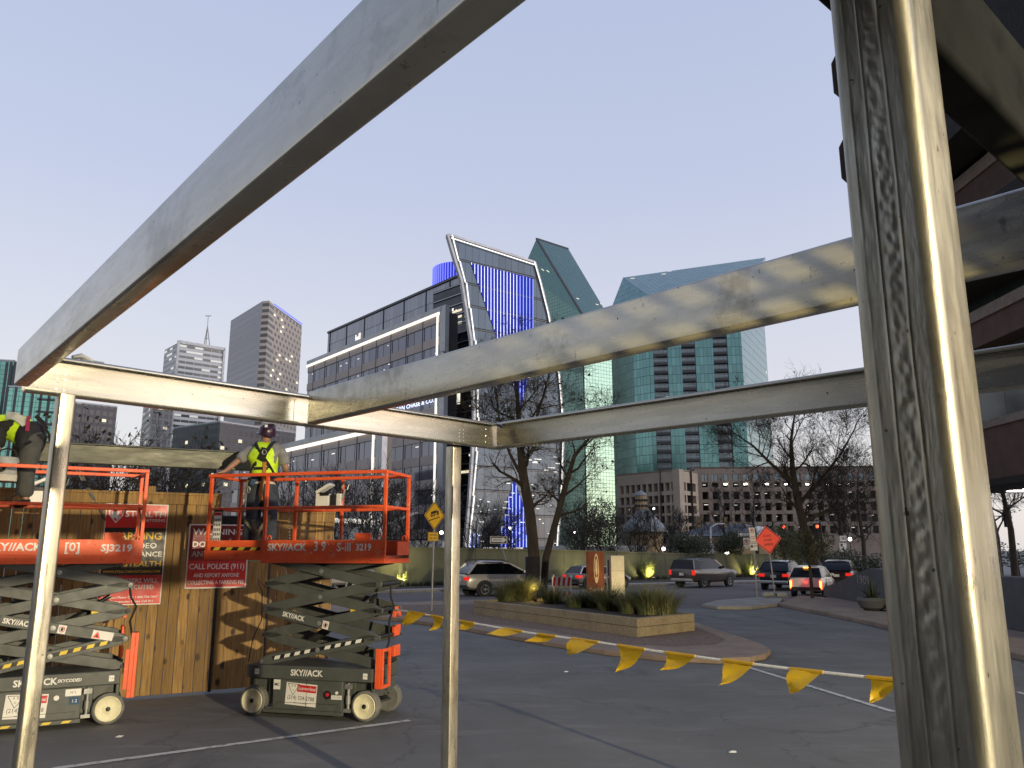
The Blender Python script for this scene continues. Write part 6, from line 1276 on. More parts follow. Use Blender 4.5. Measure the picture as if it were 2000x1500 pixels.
# truck warning diamond
b = G(843, 1193, 0.11); T, tp = pole_sign('road_sign', 'yellow diamond truck hill warning sign on a thin pole by the slim steel post', b, (849, 985))
c = P(848.5, 1007, b.y - 0.05) - b; dh = 56 / 1560 * b.y * .985; rz = R(50)
p_, c, A_, B_, ny = plate(T, 'sign_plate', c, dh, dh, rz, 'sign_yellow', 'sign_black', None, 0, DIA)
mb = MB(); o = c + ny * 0.0095
def pg(pts, m=0): mb.add([o + A_ * (x * dh) + B_ * (y * dh) for x, y in pts], [tuple(range(len(pts)))], m)
pg([(-.20, .02), (.10, .10), (.10, .20), (-.17, .12)]); pg([(.11, .075), (.21, .10), (.20, .17), (.12, .18)]); pg([(-.22, -.03), (.22, .07), (.22, .09), (-.21, .0)])
for x, y in ((-.13, -.03), (-.02, 0.0), (.16, .05)): pg([(x + .035 * math.cos(R(a)), y + .035 * math.sin(R(a))) for a in range(0, 360, 45)])
pg([(-.26, -.20), (.26, -.05), (.26, -.02), (-.26, -.16)])
mb.build('truck_symbol', 'sign_black', p_)
c = P(846, 1048, b.y - 0.05) - b; plate(T, 'distance_plate', c, .50, .30, rz, 'sign_yellow', 'sign_black', [('TRUCKS', 0, .05, .09, .36), ('USE LOW', 0, -.06, .09, .36)])
# one way sign behind the silver car
b = wallpt(973, 1.6); b.z = .12; T, tp = pole_sign('road_sign', 'black one way sign with a white arrow pointing right, above the silver car', b, (973, 1046))
def oneway(T, c, right=True, w=.95, rz=0.0):
    p_, c, A_, B_, ny = plate(T, 'sign_plate', c, w, w * .42, rz, 'sign_black', 'sign_white'); sg = 1 if right else -1; o = c + ny * .0095; mb = MB()
    pts = [(-.40, -.12), (.22, -.12), (.22, -.19), (.44, 0), (.22, .19), (.22, .12), (-.40, .12)]; pts = [(x * sg, y) for x, y in pts]
    mb.add([o + A_ * x * w + B_ * y * w * .9 for x, y in pts], [tuple(range(7))], 0); mb.text('ONE WAY', .13 * w, c + ny * .011 + A_ * (-.08 * sg * w), A_, B_, 1, width=.5 * w, bold=.02); mb.build('arrow', ['sign_white', 'sign_black'], p_)
oneway(T, P(974, 1054.5, b.y - .04) - b, True, 34 / 1560 * b.y, R(5))
# no parking cluster on a leaning pole
b = G(1479, 1168, .13); T, tp = pole_sign('road_sign', 'leaning thin pole with a narrow no parking sign over a white permit plate', b, (1470, 1031))
def circleR(p_, c, A_, B_, ny, r):
    mb = MB(); o = c + ny * .0095; n = 20
    for r0, r1, m in ((r, r * .80, 0),):
        a_ = [o + A_ * (r0 * math.cos(R(k * 18))) + B_ * (r0 * math.sin(R(k * 18))) for k in range(n)]; b_ = [o + A_ * (r1 * math.cos(R(k * 18))) + B_ * (r1 * math.sin(R(k * 18))) for k in range(n)]; mb.add(a_ + b_, [(k, (k + 1) % n, n + (k + 1) % n, n + k) for k in range(n)], m)
    mb.bar(o - A_ * r * .6 + B_ * r * .6 + ny * .001, o + A_ * r * .6 - B_ * r * .6 + ny * .001, r * .18, .001, ny, 0); mb.text('P', r * 1.5, o + ny * .0003, A_, B_, 1, bold=.03); mb.build('no_parking_symbol', ['red_decal', 'sign_black'], p_)
u = b.y / 1560
r_ = plate(T, 'sign_plate', P(1469.5, 1044, b.y - .05) - b, 11 * u, 26 * u, 0, 'sign_white', None, [('6AM-9AM', 0, -4 * u, 3 * u, 8 * u), ('4PM-6PM', 0, -8 * u, 3 * u, 8 * u)], R(3), tm='red_decal'); circleR(r_[0], r_[1] + r_[3] * 7 * u, *r_[2:], 4.2 * u)
r_ = plate(T, 'permit_plate', P(1472, 1067, b.y - .05) - b, 15 * u, 17 * u, 0, 'sign_white', 'sign_black', [('VALET', 2.5 * u, 0, 4 * u, 6 * u), ('PARKING', 0, 5 * u, 3 * u, 11 * u)], R(3)); mb = MB(); o = r_[1] + r_[4] * .0095 - r_[2] * 3.5 * u; mb.add([o + r_[2] * 2.3 * u * math.cos(R(k * 30)) + r_[3] * 3 * u * math.sin(R(k * 30)) for k in range(12)], [tuple(range(12))]); mb.build('emblem', 'sign_black', r_[0])
b = wallpt(1461, 1.2); b.z = .12; T, tp = pole_sign('road_sign', 'pole by the lit shrub with a left one way arrow over a no parking sign', b, (1457, 1038)); u = b.y / 1560
oneway(T, P(1453, 1043.5, b.y - .05) - b, False, 23 * u); r_ = plate(T, 'sign_plate', P(1458, 1059, b.y - .05) - b, 12.5 * u, 16 * u, 0, 'sign_white'); circleR(r_[0], r_[1], *r_[2:], 5.6 * u); plate(T, 'small_plate', P(1459, 1069, b.y - .05) - b, 7 * u, 4 * u, 0, 'sign_white')
# orange work diamond
b = G(1514, 1166, .13); T, tp = pole_sign('road_sign', 'orange road work ahead diamond on a leaning stand with sandbags', b, (1503, 1078)); u = b.y / 1560
plate(T, 'sign_plate', P(1499.5, 1054.5, b.y - .06) - b, 53 * u, 53 * u, 0, 'sign_orange', 'sign_black', [('ROAD', 0, 7.5 * u, 7 * u, 15 * u), ('WORK', 0, -.5 * u, 7 * u, 16 * u), ('AHEAD', 0, -8.5 * u, 7 * u, 18 * u)], R(7), DIA, tm='sign_maroon')
mb = MB(); mb.bar((-.5, -.3, .03), (.5, .3, .03), .05, .04); mb.bar((-.5, .3, .03), (.5, -.3, .03), .05, .04); mb.build('stand_leg', 'metal_grey', T)
for i, (x, y) in enumerate(((-.35, -.1), (.25, -.15), (.0, .15))):
    mb = MB(); mb.lathe([(.02, -.25), (.09, -.2), (.11, 0), (.09, .2), (.02, .25)], (x, y, .1), (1, .3, 0), 10); mb.build('sandbag', 'bag_grey', T, smooth=True)
# speed plates and turn sign beyond the wall
for px, tpy, w_, h_, D, lab, txt in ((1390, 1062, 13, 20, 66, 'white lane control sign on a pole right of the slate roofed house door', 'ONLY'), (1647, 1046, 13, 32, 60, 'tall white turn lane sign right of the red signals', 'ONLY')):
    b = V(px, D, 0); T, tp = pole_sign('road_sign', lab, b, (px, tpy)); u = D / 1560
    plate(T, 'sign_plate', P(px, tpy + h_ * .18, D - .05) - b, w_ * u, h_ * .33 * u, 0, 'sign_white', None, [(txt, 0, 0, h_ * .2 * u, w_ * .7 * u)])
    r_ = plate(T, 'arrow_plate', P(px, tpy + h_ * .72, D - .05) - b, w_ * 1.15 * u, h_ * .56 * u, 0, 'sign_white', 'sign_black'); mb = MB(); o = r_[1] + r_[4] * .01; k = h_ * .2 * u
    mb.path([o - r_[3] * k, o, o + r_[3] * k * .5 - r_[2] * k * .4], k * .14, 4); mb.add([o + r_[3] * (k * 1.1) - r_[2] * k * .8, o + r_[3] * k * .15 - r_[2] * k * .75, o + r_[3] * k * .9 + r_[2] * k * .1], [(0, 1, 2)]); mb.build('arrow', 'sign_black', r_[0])
# street lamps beyond the wall
for px, top, arm, D, lab in ((1388, 1030, 1409, 68, 'white gooseneck street lamp in front of the slate roof'), (1374, 1053, 1352, 66, 'lower white gooseneck lamp left of the lane sign')):
    b = V(px, D, 0); T = thing('street_lamp', lab, 'street lamp', b); tp = P(px, top, D) - b; ae = P(arm, top - 7, D) - b
    mb = MB(); mb.path([(0, 0, 0), tp, tp.lerp(ae, .5) + Vector((0, 0, .12)), ae], [.09, .06, .05, .04], 8); mb.build('pole', 'white_paint', T, smooth=True); mb = MB(); mb.box(ae, (.5, .22, .1)); mb.build('lamp_head', 'white_paint', T, bevel=.03)
# traffic signals
def signal(px, py, D, lamp_i, label, arm_px, mast=True):
    b = V(arm_px, D, 0); T = thing('traffic_light', label, 'traffic light', b); c = P(px, py, D) - b; tp = Vector((0, 0, c.z + .5)); mb = MB(); mb.path([(0, 0, 0), tp, (c.x, c.y + .15, c.z + .5)], [.12, .09, .06], 8); mb.build('mast', 'metal_dark', T, smooth=True)
    mb = MB(); off = (.36, 0, -.36)[lamp_i]; hc = c - Vector((0, 0, off)); mb.box(hc, (.40, .24, 1.1)); mb.box(hc + Vector((0, .1, 0)), (.56, .02, 1.26)); mb.build('housing', 'metal_dark', T, bevel=.02)
    for i, z in enumerate((.36, 0, -.36)):
        mb = MB(); mb.lathe([(.13, 0), (.125, .02), (.06, .045), (.01, .05)], hc + Vector((0, -.12, z)), (0, -1, 0), 14); mb.build('signal_lens', ('signal_red' if i == 0 else 'signal_green') if i == lamp_i else 'tyre_black', T, smooth=True)
        mb = MB(); mb.path([hc + Vector((.16 * math.cos(R(a)), -.22, z + .16 * math.sin(R(a)))) for a in range(0, 181, 30)], .02, 4); mb.build('visor', 'metal_dark', T)
signal(1530, 1029, 74, 0, 'red traffic signal over the black crossover', 1516); signal(1595, 1028, 70, 0, 'red traffic signal in front of the right tree trunk', 1610); signal(1970, 1022, 58, 2, 'green traffic signal at the right edge beyond the column', 1955)
# barricade
b = in_planter(1085, 1148) + Vector((.3, 2.6, -.3)); b.z = .11; T = thing('barricade', 'red and white striped barricade board leaning behind the planter grasses', 'barricade', b, R(-12)); u = b.y / 1560
zc = P(1097, 1136, b.y).z - .11; mb = MB()
for dz in (.0, -.5):
    mb.b2((-.36, -.02, zc - .17 + dz), (.36, .02, zc + .17 + dz), 0)
    for i in range(4): mb.add([(-.34 + i * .18 + a, -.0225, zc + dz + bz) for a, bz in ((0, -.16), (.09, -.16), (.13, .16), (.04, .16))], [(0, 1, 2, 3)], 1)
mb.build('striped_board', ['white_decal', 'red_decal'], T); mb = MB()
for x in (-.3, .3): mb.bar((x, .04, 0), (x, .03, zc + .25), .05, .04); mb.bar((x, .5, 0), (x, .05, zc + .2), .05, .04)
mb.build('frame', 'white_paint', T)
o_ = P(1097, 1128, b.y) - Vector((0, 0, 0)); T.location.x = o_.x
# brown monument sign and pale pillar in the planter
b = in_planter(1162, 1164); b.y += .5; b.x = X(1163, b.y, 1.2); u = b.y / 1560; T = thing('monument_sign', 'rust brown sign slab with a cream oval emblem and lettering in the planter', 'sign', b, R(38)); zt = P(1163, 1077, b.y).z - b.z; wd = .72
mb = MB(); mb.b2((-wd / 2, -.05, 0), (wd / 2, .05, zt)); t_ = plain('rust_panel', (0.20, 0.052, 0.018), 0.6, var=0.25, scale=3, grime=0.2); mb.build('slab', 'rust_panel', T, bevel=.006)
mb = MB(); c = Vector((0, -.0525, zt * .66)); n = 28
def ell(rx, rz, m, k=1.0, dz=0): 
    a_ = [c + Vector((rx * math.cos(2 * math.pi * i / n), -.0015 * k, rz * math.sin(2 * math.pi * i / n) + dz)) for i in range(n)]; mb.add(a_, [tuple(range(n))], m)
ell(.115, zt * .30, 0, 0); ell(.085, zt * .25, 1, 1); ell(.05, zt * .17, 0, 2, .04); ell(.05, zt * .05, 0, 2, -.22 * zt)
mb.build('emblem', ['sign_cream', 'rust_panel'] if 'sign_cream' in M else (plain('sign_cream', (0.62, 0.50, 0.30), 0.5) and ['sign_cream', 'rust_panel']), T)
mb = MB(); mb.text('Timer Kirkh', .16, (0, -.054, zt * .23), width=wd * .9, bold=.02); mb.build('lettering', 'sign_cream', T)
b2_ = in_planter(1200, 1160); b2_.y = b.y + .25; b2_.x = X(1202, b2_.y, 1.2); zt2 = P(1202, 1085, b2_.y).z - b2_.z; plain('pale_stone', (0.55, 0.50, 0.38), 0.8, var=0.1, scale=4, bump=0.15)
T = thing('pillar', 'pale cream stone pillar standing right of the brown sign', 'pillar', b2_, R(16)); mb = MB(); w_ = 27 * u
for i in range(3): mb.b2((-w_ / 2, -.22, zt2 * i / 3 + .004), (w_ / 2, .22, zt2 * (i + 1) / 3 - .004)); 
mb.build('stone_block', 'pale_stone', T, bevel=.006); mb = MB(); mb.b2((-w_ / 2 + .01, -.21, 0), (w_ / 2 - .01, .21, zt2 - .01)); mb.build('core', 'planter_stone', T)
mb = MB(); mb.b2((-w_ / 2 - .012, -.05, zt2 * .55), (-w_ / 2 - .0, .06, zt2 * .9)); mb.b2((-w_ / 2 - .012, -.05, zt2 * .12), (-w_ / 2 - .0, .06, zt2 * .5)); mb.build('slot', 'metal_dark', T)
lamp('SPOT', 'pillar_lamp', (b2_.x + .5, b2_.y - 1.5, .62), 70, (1.0, .80, .45), (b2_.x, b2_.y, 1.3), .05, 60, .6)
# ------------------------------------------------------------ grey address wall, pot and steps on the right
wa, wb_, wc = G(1608, 1164, .13), G(1690, 1176, .13), G(1985, 1232, .13)
T = thing('address_wall', 'dark grey stone wall with a sloping end bearing the number 1909', 'wall', (wa.x, wa.y, .13)); d1 = (wc - wa); d1.z = 0; d1.normalize(); nb_ = Vector((-d1.y, d1.x, 0))
def along(px): 
    u = UU(px, 1140); return (u * wa.y - wa.x) / (d1.x - u * d1.y)
pr = [(0, 0)]
for px, py in ((1608, 1147), (1638, 1136), (1668, 1122), (1700, 1110)):
    l_ = along(px); q = wa + d1 * l_; pr.append((l_, P(px, py, q.y).z - .13))
l_ = along(1960); q = wa + d1 * l_; pr += [(l_, P(1700, 1110, (wa + d1 * along(1700)).y).z - .13), (l_ + 14, pr[-1][1]), (l_ + 14, 0)]
mb = MB(); mb.prism(pr, (0, 0, 0), d1, (0, 0, 1), nb_ * .5); mb.build('wall', 'charcoal_wall', T, bevel=.02)
mb = MB(); l_ = (along(1674) + along(1698)) / 2; wd = along(1698) - along(1674); q = wa + d1 * l_; zc = P(1686, 1133, q.y).z - .13; mb.text('1909', .46, d1 * l_ + Vector((0, 0, zc)) - nb_ * .006, d1, (0, 0, 1), 0, width=wd, bold=.01)
for v_ in mb.v[:]: pass
mb.build('number', 'metal_grey', T)
b = G(1706, 1192, .13); T = thing('planter_pot', 'round grey plant pot with a small palm at the foot of the address wall', 'plant pot', b); mb = MB(); mb.lathe([(.25, 0), (.42, .1), (.5, .32), (.46, .42), (.40, .42), (.38, .36)], (0, 0, 0), n=22); mb.build('pot', 'charcoal_wall', T, smooth=True)
o = blades(60, .9, 1.3, random.Random(3), .05, .5, .1).build('fronds', ['hedge_leaf', 'grass_green'], T); o.location = (0, 0, .36)
s0 = G(1990, 1215, .13); T = thing('steps', 'dark concrete steps at the right edge past the big column', 'steps', (s0.x, s0.y, .13))
for i in range(6): mb = MB(); mb.b2((-.3 + i * .0, .0 + i * .34, 0), (6, .34 + i * .34 + .02, .16 * (i + 1))); mb.build('step', 'charcoal_wall', T, bevel=.01)
# ------------------------------------------------------------ far buildings
facade_mat('glass_office', (0.25, 0.255, 0.285), (0.035, 0.037, 0.045), 1.55, 4.1, 0.035, 0.03, 0.08, 0.55, lit=0.02, litst=0.9, var=0.12)
facade_mat('glass_dark', (0.035, 0.04, 0.05), (0.05, 0.052, 0.058), 3.2, 1.35, 0.03, 0.07, 0.1, 0.4, lit=0.02, litst=0.9)
facade_mat('glass_strip', (0.17, 0.175, 0.215), (0.025, 0.026, 0.03), 3.1, 30, 0.06, 0.0, 0.08, 0.5, lit=0.0, var=0.25)
facade_mat('glass_sail', (0.05, 0.072, 0.10), (0.02, 0.022, 0.027), 1.5, 4.2, 0.035, 0.035, 0.12, 0.35, lit=0.01, litst=0.7, var=0.15, spec=0.25)
facade_mat('glass_prism', (0.145, 0.235, 0.21), (0.112, 0.185, 0.165), 1.9, 1.9, 0.09, 0.09, 0.14, 0.95, lit=0.008, litst=1.2, var=0.04)
facade_mat('glass_green', (0.125, 0.245, 0.24), (0.05, 0.11, 0.115), 1.5, 3.4, 0.07, 0.06, 0.14, 0.95, lit=0.01, litst=0.6, var=0.14)
facade_mat('glass_balcony', (0.16, 0.20, 0.22), (0.02, 0.025, 0.03), 2.0, 30, 0.06, 0.0, 0.15, 0.5, lit=0.06, litst=0.4)
facade_mat('glass_teal', (0.18, 0.40, 0.33), (0.03, 0.085, 0.08), 1.7, 1.7, 0.07, 0.07, 0.15, 0.9, lit=0.01, litst=0.8, var=0.1)
facade_mat('tower_bands', (0.21, 0.21, 0.22), (0.38, 0.375, 0.38), 60, 3.7, 0.0, 0.45, 0.35, 0.2, lit=0.0, var=0.1)
facade_mat('tower_bays', (0.12, 0.095, 0.075), (0.48, 0.405, 0.33), 5.2, 3.7, 0.5, 0.45, 0.3, 0.0, lit=0.12, litst=1.2, litcol=(1, .9, .65), var=0.25, stagger=0.5)
facade_mat('tower_corner', (0.10, 0.085, 0.07), (0.50, 0.43, 0.355), 60, 3.7, 0.0, 0.45, 0.3, 0.0, var=0.2)
facade_mat('tower_grid', (0.07, 0.07, 0.075), (0.19, 0.19, 0.195), 3.0, 3.6, 0.3, 0.3, 0.3, 0.0, lit=0.03, litst=0.8)
facade_mat('tower_dark', (0.045, 0.043, 0.045), (0.105, 0.10, 0.10), 2.6, 3.4, 0.35, 0.4, 0.3, 0.0, lit=0.02, litst=1.0)
facade_mat('white_tower', (0.10, 0.105, 0.105), (0.58, 0.58, 0.57), 6.0, 3.9, 0.04, 0.52, 0.25, 0.0, lit=0.30, litst=0.55, litcol=(1, 1, .93), var=0.4)
plain('concrete_beige', (0.36, 0.30, 0.23), 0.85, var=0.12, scale=0.3, grime=0.15); plain('concrete_brown', (0.23, 0.18, 0.14), 0.85, var=0.12, scale=0.3, grime=0.15)
plain('stone_band', (0.40, 0.345, 0.31), 0.75, var=0.08, scale=0.2); plain('metal_panel', (0.36, 0.37, 0.38), 0.45, 0.4, var=0.06, scale=0.2); plain('office_black', (0.018, 0.019, 0.022), 0.3)
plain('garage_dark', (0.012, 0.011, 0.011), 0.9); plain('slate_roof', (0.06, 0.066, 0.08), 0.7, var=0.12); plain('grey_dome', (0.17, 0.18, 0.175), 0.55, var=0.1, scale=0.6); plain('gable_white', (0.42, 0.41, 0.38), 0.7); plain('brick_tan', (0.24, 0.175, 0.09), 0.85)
plain('brick_brown', (0.075, 0.042, 0.034), 0.85, var=0.15, scale=0.8); plain('trim_brown', (0.16, 0.125, 0.105), 0.7); facade_mat('glass_right', (0.075, 0.085, 0.085), (0.03, 0.032, 0.034), 2.4, 60, 0.02, 0, 0.15, 0.3)
def vquad(px0, py0, D0, px1, py1, D1, zb=-0.5): # corner points of a wall from its two roof corners
    return P(px0, py0, D0), P(px1, py1, D1)
def bld(name, label, c): return thing(name, label, 'building', (c.x, c.y, 0))
def face(mb, a, b, zb, m=0):   # wall under the roof edge a-b (a, b may differ in z)
    return mb.quad((a.x, a.y, zb), (b.x, b.y, zb), b, a, m)
# --- office block with the leaning glass sail
o = P(862, 604, 150); T = bld('office_block', 'dark glass office block with stone bands, light strips and a leaning blue-lit sail facade', Vector((o.x, o.y, 0)))
O = Vector((o.x, o.y, 0))
def Lc(v): return v - O
# wing with stone bands: right corner wr_, left corner wl__ in plan
za = P(862, 604, 150).z; wrp = P(862, 604, 150); Dl = 150
for D in range(150, 260):
    if P(603, 709, D).z >= za: Dl = D; break
wlp = P(603, 709, Dl); wlp.z = za
dw = (wlp - wrp); dw.z = 0; Lw = dw.length; dw.normalize(); nw = Vector((dw.y, -dw.x, 0)); nw = nw if nw.y < 0 else -nw
def wing(name, a, L, ztop, zbot, depth, nfl, first, fh_):
    """stone-banded curtain wall: a = right roof corner, runs along dw to the left"""
    mb = MB(); A0 = Vector((a.x, a.y, 0)); B0 = A0 + dw * L
    body = [A0 - nw * .05, B0 - nw * .05, B0 - nw * depth, A0 - nw * depth]
    mb.prism([(p.x - O.x, p.y - O.y) for p in cw(body)], (0, 0, zbot), (1, 0, 0), (0, 1, 0), (0, 0, ztop - zbot - .3)); p_ = mb.build(name, 'office_black', T)
    g = MB(); b_ = MB(); z = ztop - first
    b_.wall(Lc(B0), Lc(A0), z, ztop)
    bands = [(z, ztop)]
    for i in range(nfl):
        g.wall(Lc(B0), Lc(A0), z - fh_ * .62, z); b_lo = z - fh_; bands.append((b_lo, z - fh_ * .62)); z -= fh_
        if z < zbot: break
    g.build('window_strip', 'glass_strip', p_)
    mb = MB()
    for z0, z1 in bands: mb.bar(Lc(A0) + nw * .05 + Vector((0, 0, (z0 + z1) / 2)), Lc(B0) + nw * .05 + Vector((0, 0, (z0 + z1) / 2)), .3, z1 - z0)
    mb.build('stone_band', 'stone_band', p_)
    mb = MB()
    k = 0
    while k < L: mb.bar(Lc(A0 + dw * k) + nw * .22 + Vector((0, 0, zbot)), Lc(A0 + dw * k) + nw * .22 + Vector((0, 0, ztop - .6)), .14, .14, nw); k += 6.2
    mb.build('mullion', 'office_black', p_)
    mb = MB(); zz = ztop - .9; mb.bar(Lc(A0) + nw * .45 + Vector((0, 0, zz)), Lc(B0) + nw * .45 + Vector((0, 0, zz)), .16, .6); mb.bar(Lc(A0) + dw * .6 + nw * .45 + Vector((0, 0, zbot)), Lc(A0) + dw * .6 + nw * .45 + Vector((0, 0, zz)), .5, .16, nw); mb.build('light_strip', 'tube_light', p_)
    mb = MB(); mb.bar(Lc(A0) - dw * .6 + nw * .2 + Vector((0, 0, ztop)), Lc(B0) + nw * .2 + Vector((0, 0, ztop)), .7, .8); mb.bar(Lc(A0) - dw * 1.2 + nw * .0 + Vector((0, 0, zbot)), Lc(A0) - dw * 1.2 + Vector((0, 0, ztop + .4)), 1.8, .9, nw); mb.build('parapet', 'metal_panel', p_)
    rg = random.Random(int(L)); mb = MB()
    for i in range(26):
        s_ = rg.uniform(1, L - 2); f_ = rg.randint(0, nfl - 1); z_ = ztop - first - f_ * fh_ - rg.uniform(.3, 1.4)
        if z_ > zbot: q = Lc(A0 + dw * s_) + nw * .04 + Vector((0, 0, z_)); mb.bar(q, q + dw * rg.uniform(.3, 1.1), .05, .14)
    mb.build('ceiling_light', 'tube_light', p_); return p_
wing('upper_wing', wrp, Lw, za, 3, 4, 9, 2.6, 4.6)
# lower, nearer wing
zr = 0
lw_r = P(739, 829, 121); lw_r.z = P(739, 829, 121).z; Dl2 = 122
lwL = 60
wing('lower_wing', lw_r, lwL, lw_r.z, 0, 2.5, 5, 2.3, 4.3)
# letters on the upper wing
mb = MB(); q0 = None
best = None
def onwing(px, py):
    r = ray(px, py); n_ = nw; t = (Vector((wrp.x, wrp.y, 0)) + nw * .5 - CAMP).dot(n_) / r.dot(n_); return CAMP + r * t
t1, t0 = onwing(848, 784), onwing(742, 806); mb.text('J.P. MORGAN CHASE & CO.', 1.15, Lc((t0 + t1) / 2), -dw, (0, 0, 1), 0, width=(t1 - t0).length, bold=.02); mb.build('lettering', 'led_white', T)
# glass box set back above
gz = P(897, 538, 166).z; ga_ = P(897, 538, 166); Dg = 166
for D in range(166, 280):
    if P(641, 649, D).z >= gz: Dg = D; break
gb_ = P(641, 649, Dg); gb_.z = gz; gd_ = (gb_ - ga_); gd_.z = 0; gL_ = gd_.length; gd_.normalize(); gn = Vector((gd_.y, -gd_.x, 0)); gn = gn if gn.y < 0 else -gn
mb = MB(); A0 = Vector((ga_.x, ga_.y, 0)) - gd_ * 6; B0 = Vector((gb_.x, gb_.y, 0))
mb.wall(Lc(B0), Lc(A0), gz - 16, gz); mb.wall(Lc(B0 - gn * 30), Lc(B0), gz - 16, gz); mb.wall(Lc(A0), Lc(A0 - gn * 6), gz - 16, gz); gx = mb.build('glass_box', 'glass_office', T)
mb = MB(); mb.flat([Lc(A0), Lc(B0), Lc(B0 - gn * 30), Lc(A0 - gn * 6)][::-1], gz - .05); mb.bar(Lc(A0) + Vector((0, 0, gz)) + gn * .1, Lc(B0) + Vector((0, 0, gz)) + gn * .1, .5, .5); mb.bar(Lc(A0) + Vector((0, 0, gz - 9.5)) + gn * .05, Lc(B0) + Vector((0, 0, gz - 9.5)) + gn * .05, .2, .25)
for k in range(8): mb.bar(Lc(A0 + gd_ * k * gL_ / 6.5) + gn * .06 + Vector((0, 0, gz - 15)), Lc(A0 + gd_ * k * gL_ / 6.5) + gn * .06 + Vector((0, 0, gz)), .22, .2, gn)
mb.build('frame', 'office_black', gx)
mb = MB(); q = Lc(onwing(706, 645)); 
rg = random.Random(2)
for i in range(5): p = Lc(A0 + gd_ * (gL_ * .80 + i * .55)) + gn * .12 + Vector((0, 0, gz - 5.5)); mb.bar(p, p + Vector((0, 0, rg.uniform(.8, 1.7))), .25, .1, gn)
mb.build('lit_window', 'tube_light', gx)
# dark recess between wing and sail
ra, rb = P(866, 640, 158), P(925, 640, 150); mb = MB(); z1 = P(905, 548, 158).z
mb.wall(Lc(Vector((ra.x - 3, ra.y + 8, 0))), Lc(Vector((rb.x + 2, rb.y + 4, 0))), 0, z1); rc = mb.build('recess_glass', 'glass_dark', T)
mb = MB(); rg = random.Random(6); va, vb = Vector((ra.x - 3, ra.y + 8, 0)), Vector((rb.x + 2, rb.y + 4, 0)); d_ = (vb - va); Lr = d_.length; d_.normalize(); n_ = Vector((d_.y, -d_.x, 0)); n_ = n_ if n_.y < 0 else -n_; z = 2
while z < z1: mb.bar(Lc(va) + n_ * .2 + Vector((0, 0, z)), Lc(vb) + n_ * .2 + Vector((0, 0, z)), .2, .18); z += 2.1
mb.build('fin', 'metal_panel', rc)
mb = MB()
for i in range(40): p = Lc(va + d_ * rg.uniform(.1, .9) * Lr) + n_ * .05 + Vector((0, 0, rg.uniform(4, z1 - 2))); mb.bar(p, p + d_ * rg.uniform(.2, .5), .05, rg.uniform(.15, .4))
for i in range(6): p = Lc(va + d_ * (Lr * .42 + i * .45)) + n_ * .05 + Vector((0, 0, Z(800, va.y))); mb.bar(p, p + Vector((0, 0, 2.2)), .36, .05, n_)
mb.build('lit_window', 'tube_light', rc)
# sail: planar slab with curved outline
lp = [(876, 459), (891, 510), (904, 552), (912, 602), (922, 665), (926, 757), (928, 815), (925, 881), (919, 968), (910, 1069)]
rp_ = [(1044, 513), (1057, 560), (1071, 617), (1081, 668), (1092, 740), (1097, 800), (1099, 866), (1096, 952), (1087, 1069)]
DL, DR = 140, 153; sa = P(905, 800, DL); sb_ = P(1097, 800, DR); sd = (sb_ - sa); sd.z = 0; sd.normalize(); sn = Vector((sd.y, -sd.x, 0)); sn = sn if sn.y < 0 else -sn
def onsail(px, py, off=0.0):
    r = ray(px, py); t = (Vector((sa.x, sa.y, 0)) + sn * off - CAMP).dot(sn) / r.dot(sn); return CAMP + r * t
lpts = [onsail(*p) for p in lp]; rpts = [onsail(*p) for p in rp_]
def at_z(pts, z):
    for a, b in zip(pts, pts[1:]):
        if b.z <= z <= a.z: return a.lerp(b, (a.z - z) / (a.z - b.z))
    return pts[0] if z > pts[0].z else pts[-1]
mb = MB(); outl = lpts + rpts[::-1]; n = len(outl); back = [p - sn * 1.1 for p in outl]
def suv(p): q = p - sa; return (q.dot(sd), p.z)
mb.add([Lc(p) for p in outl], [tuple(range(n))], 0, [[suv(p) for p in outl]]); sail = mb.build('sail_facade', 'glass_sail', T)
mb = MB(); mb.add([Lc(p - sn * .02) for p in outl] + [Lc(p) for p in back], [(i, (i + 1) % n, n + (i + 1) % n, n + i) for i in range(n)] + [tuple(range(n, 2 * n))]); mb.build('sail_edge', 'metal_panel', sail)
mb = MB()
for a, b in zip(lpts, lpts[1:]): mb.bar(Lc(a) + sn * .1 - sd * .3, Lc(b) + sn * .1 - sd * .3, .45, .5, sn)
for a, b in zip(rpts, rpts[1:]): mb.bar(Lc(a) + sn * .1, Lc(b) + sn * .1, .35, .5, sn)
mb.bar(Lc(lpts[0]) + sn * .1, Lc(rpts[0]) + sn * .1, .45, .5, sn); mb.build('rim', 'metal_panel', sail)
mb = MB()
for a, b in zip(lpts, lpts[1:]): mb.bar(Lc(a) + sn * .4 + sd * .55, Lc(b) + sn * .4 + sd * .3, .2, .12, sn)
for a, b in zip(rpts, rpts[1:]): mb.bar(Lc(a) + sn * .4 - sd * .3, Lc(b) + sn * .4 - sd * .25, .15, .12, sn)
mb.bar(Lc(lpts[0]) + sn * .4 + sd * .4 - Vector((0, 0, .6)), Lc(rpts[0]) + sn * .4 - Vector((0, 0, .6)), .18, .12, sn); mb.build('light_strip', 'tube_light', sail)
mb = MB(); z = 4.0
while z < rpts[0].z: mb.bar(Lc(at_z(lpts, z)) + sn * .06, Lc(at_z(rpts, z)) + sn * .06, .16, .12, sn); z += 4.2
mb.build('mullion', 'office_black', sail)
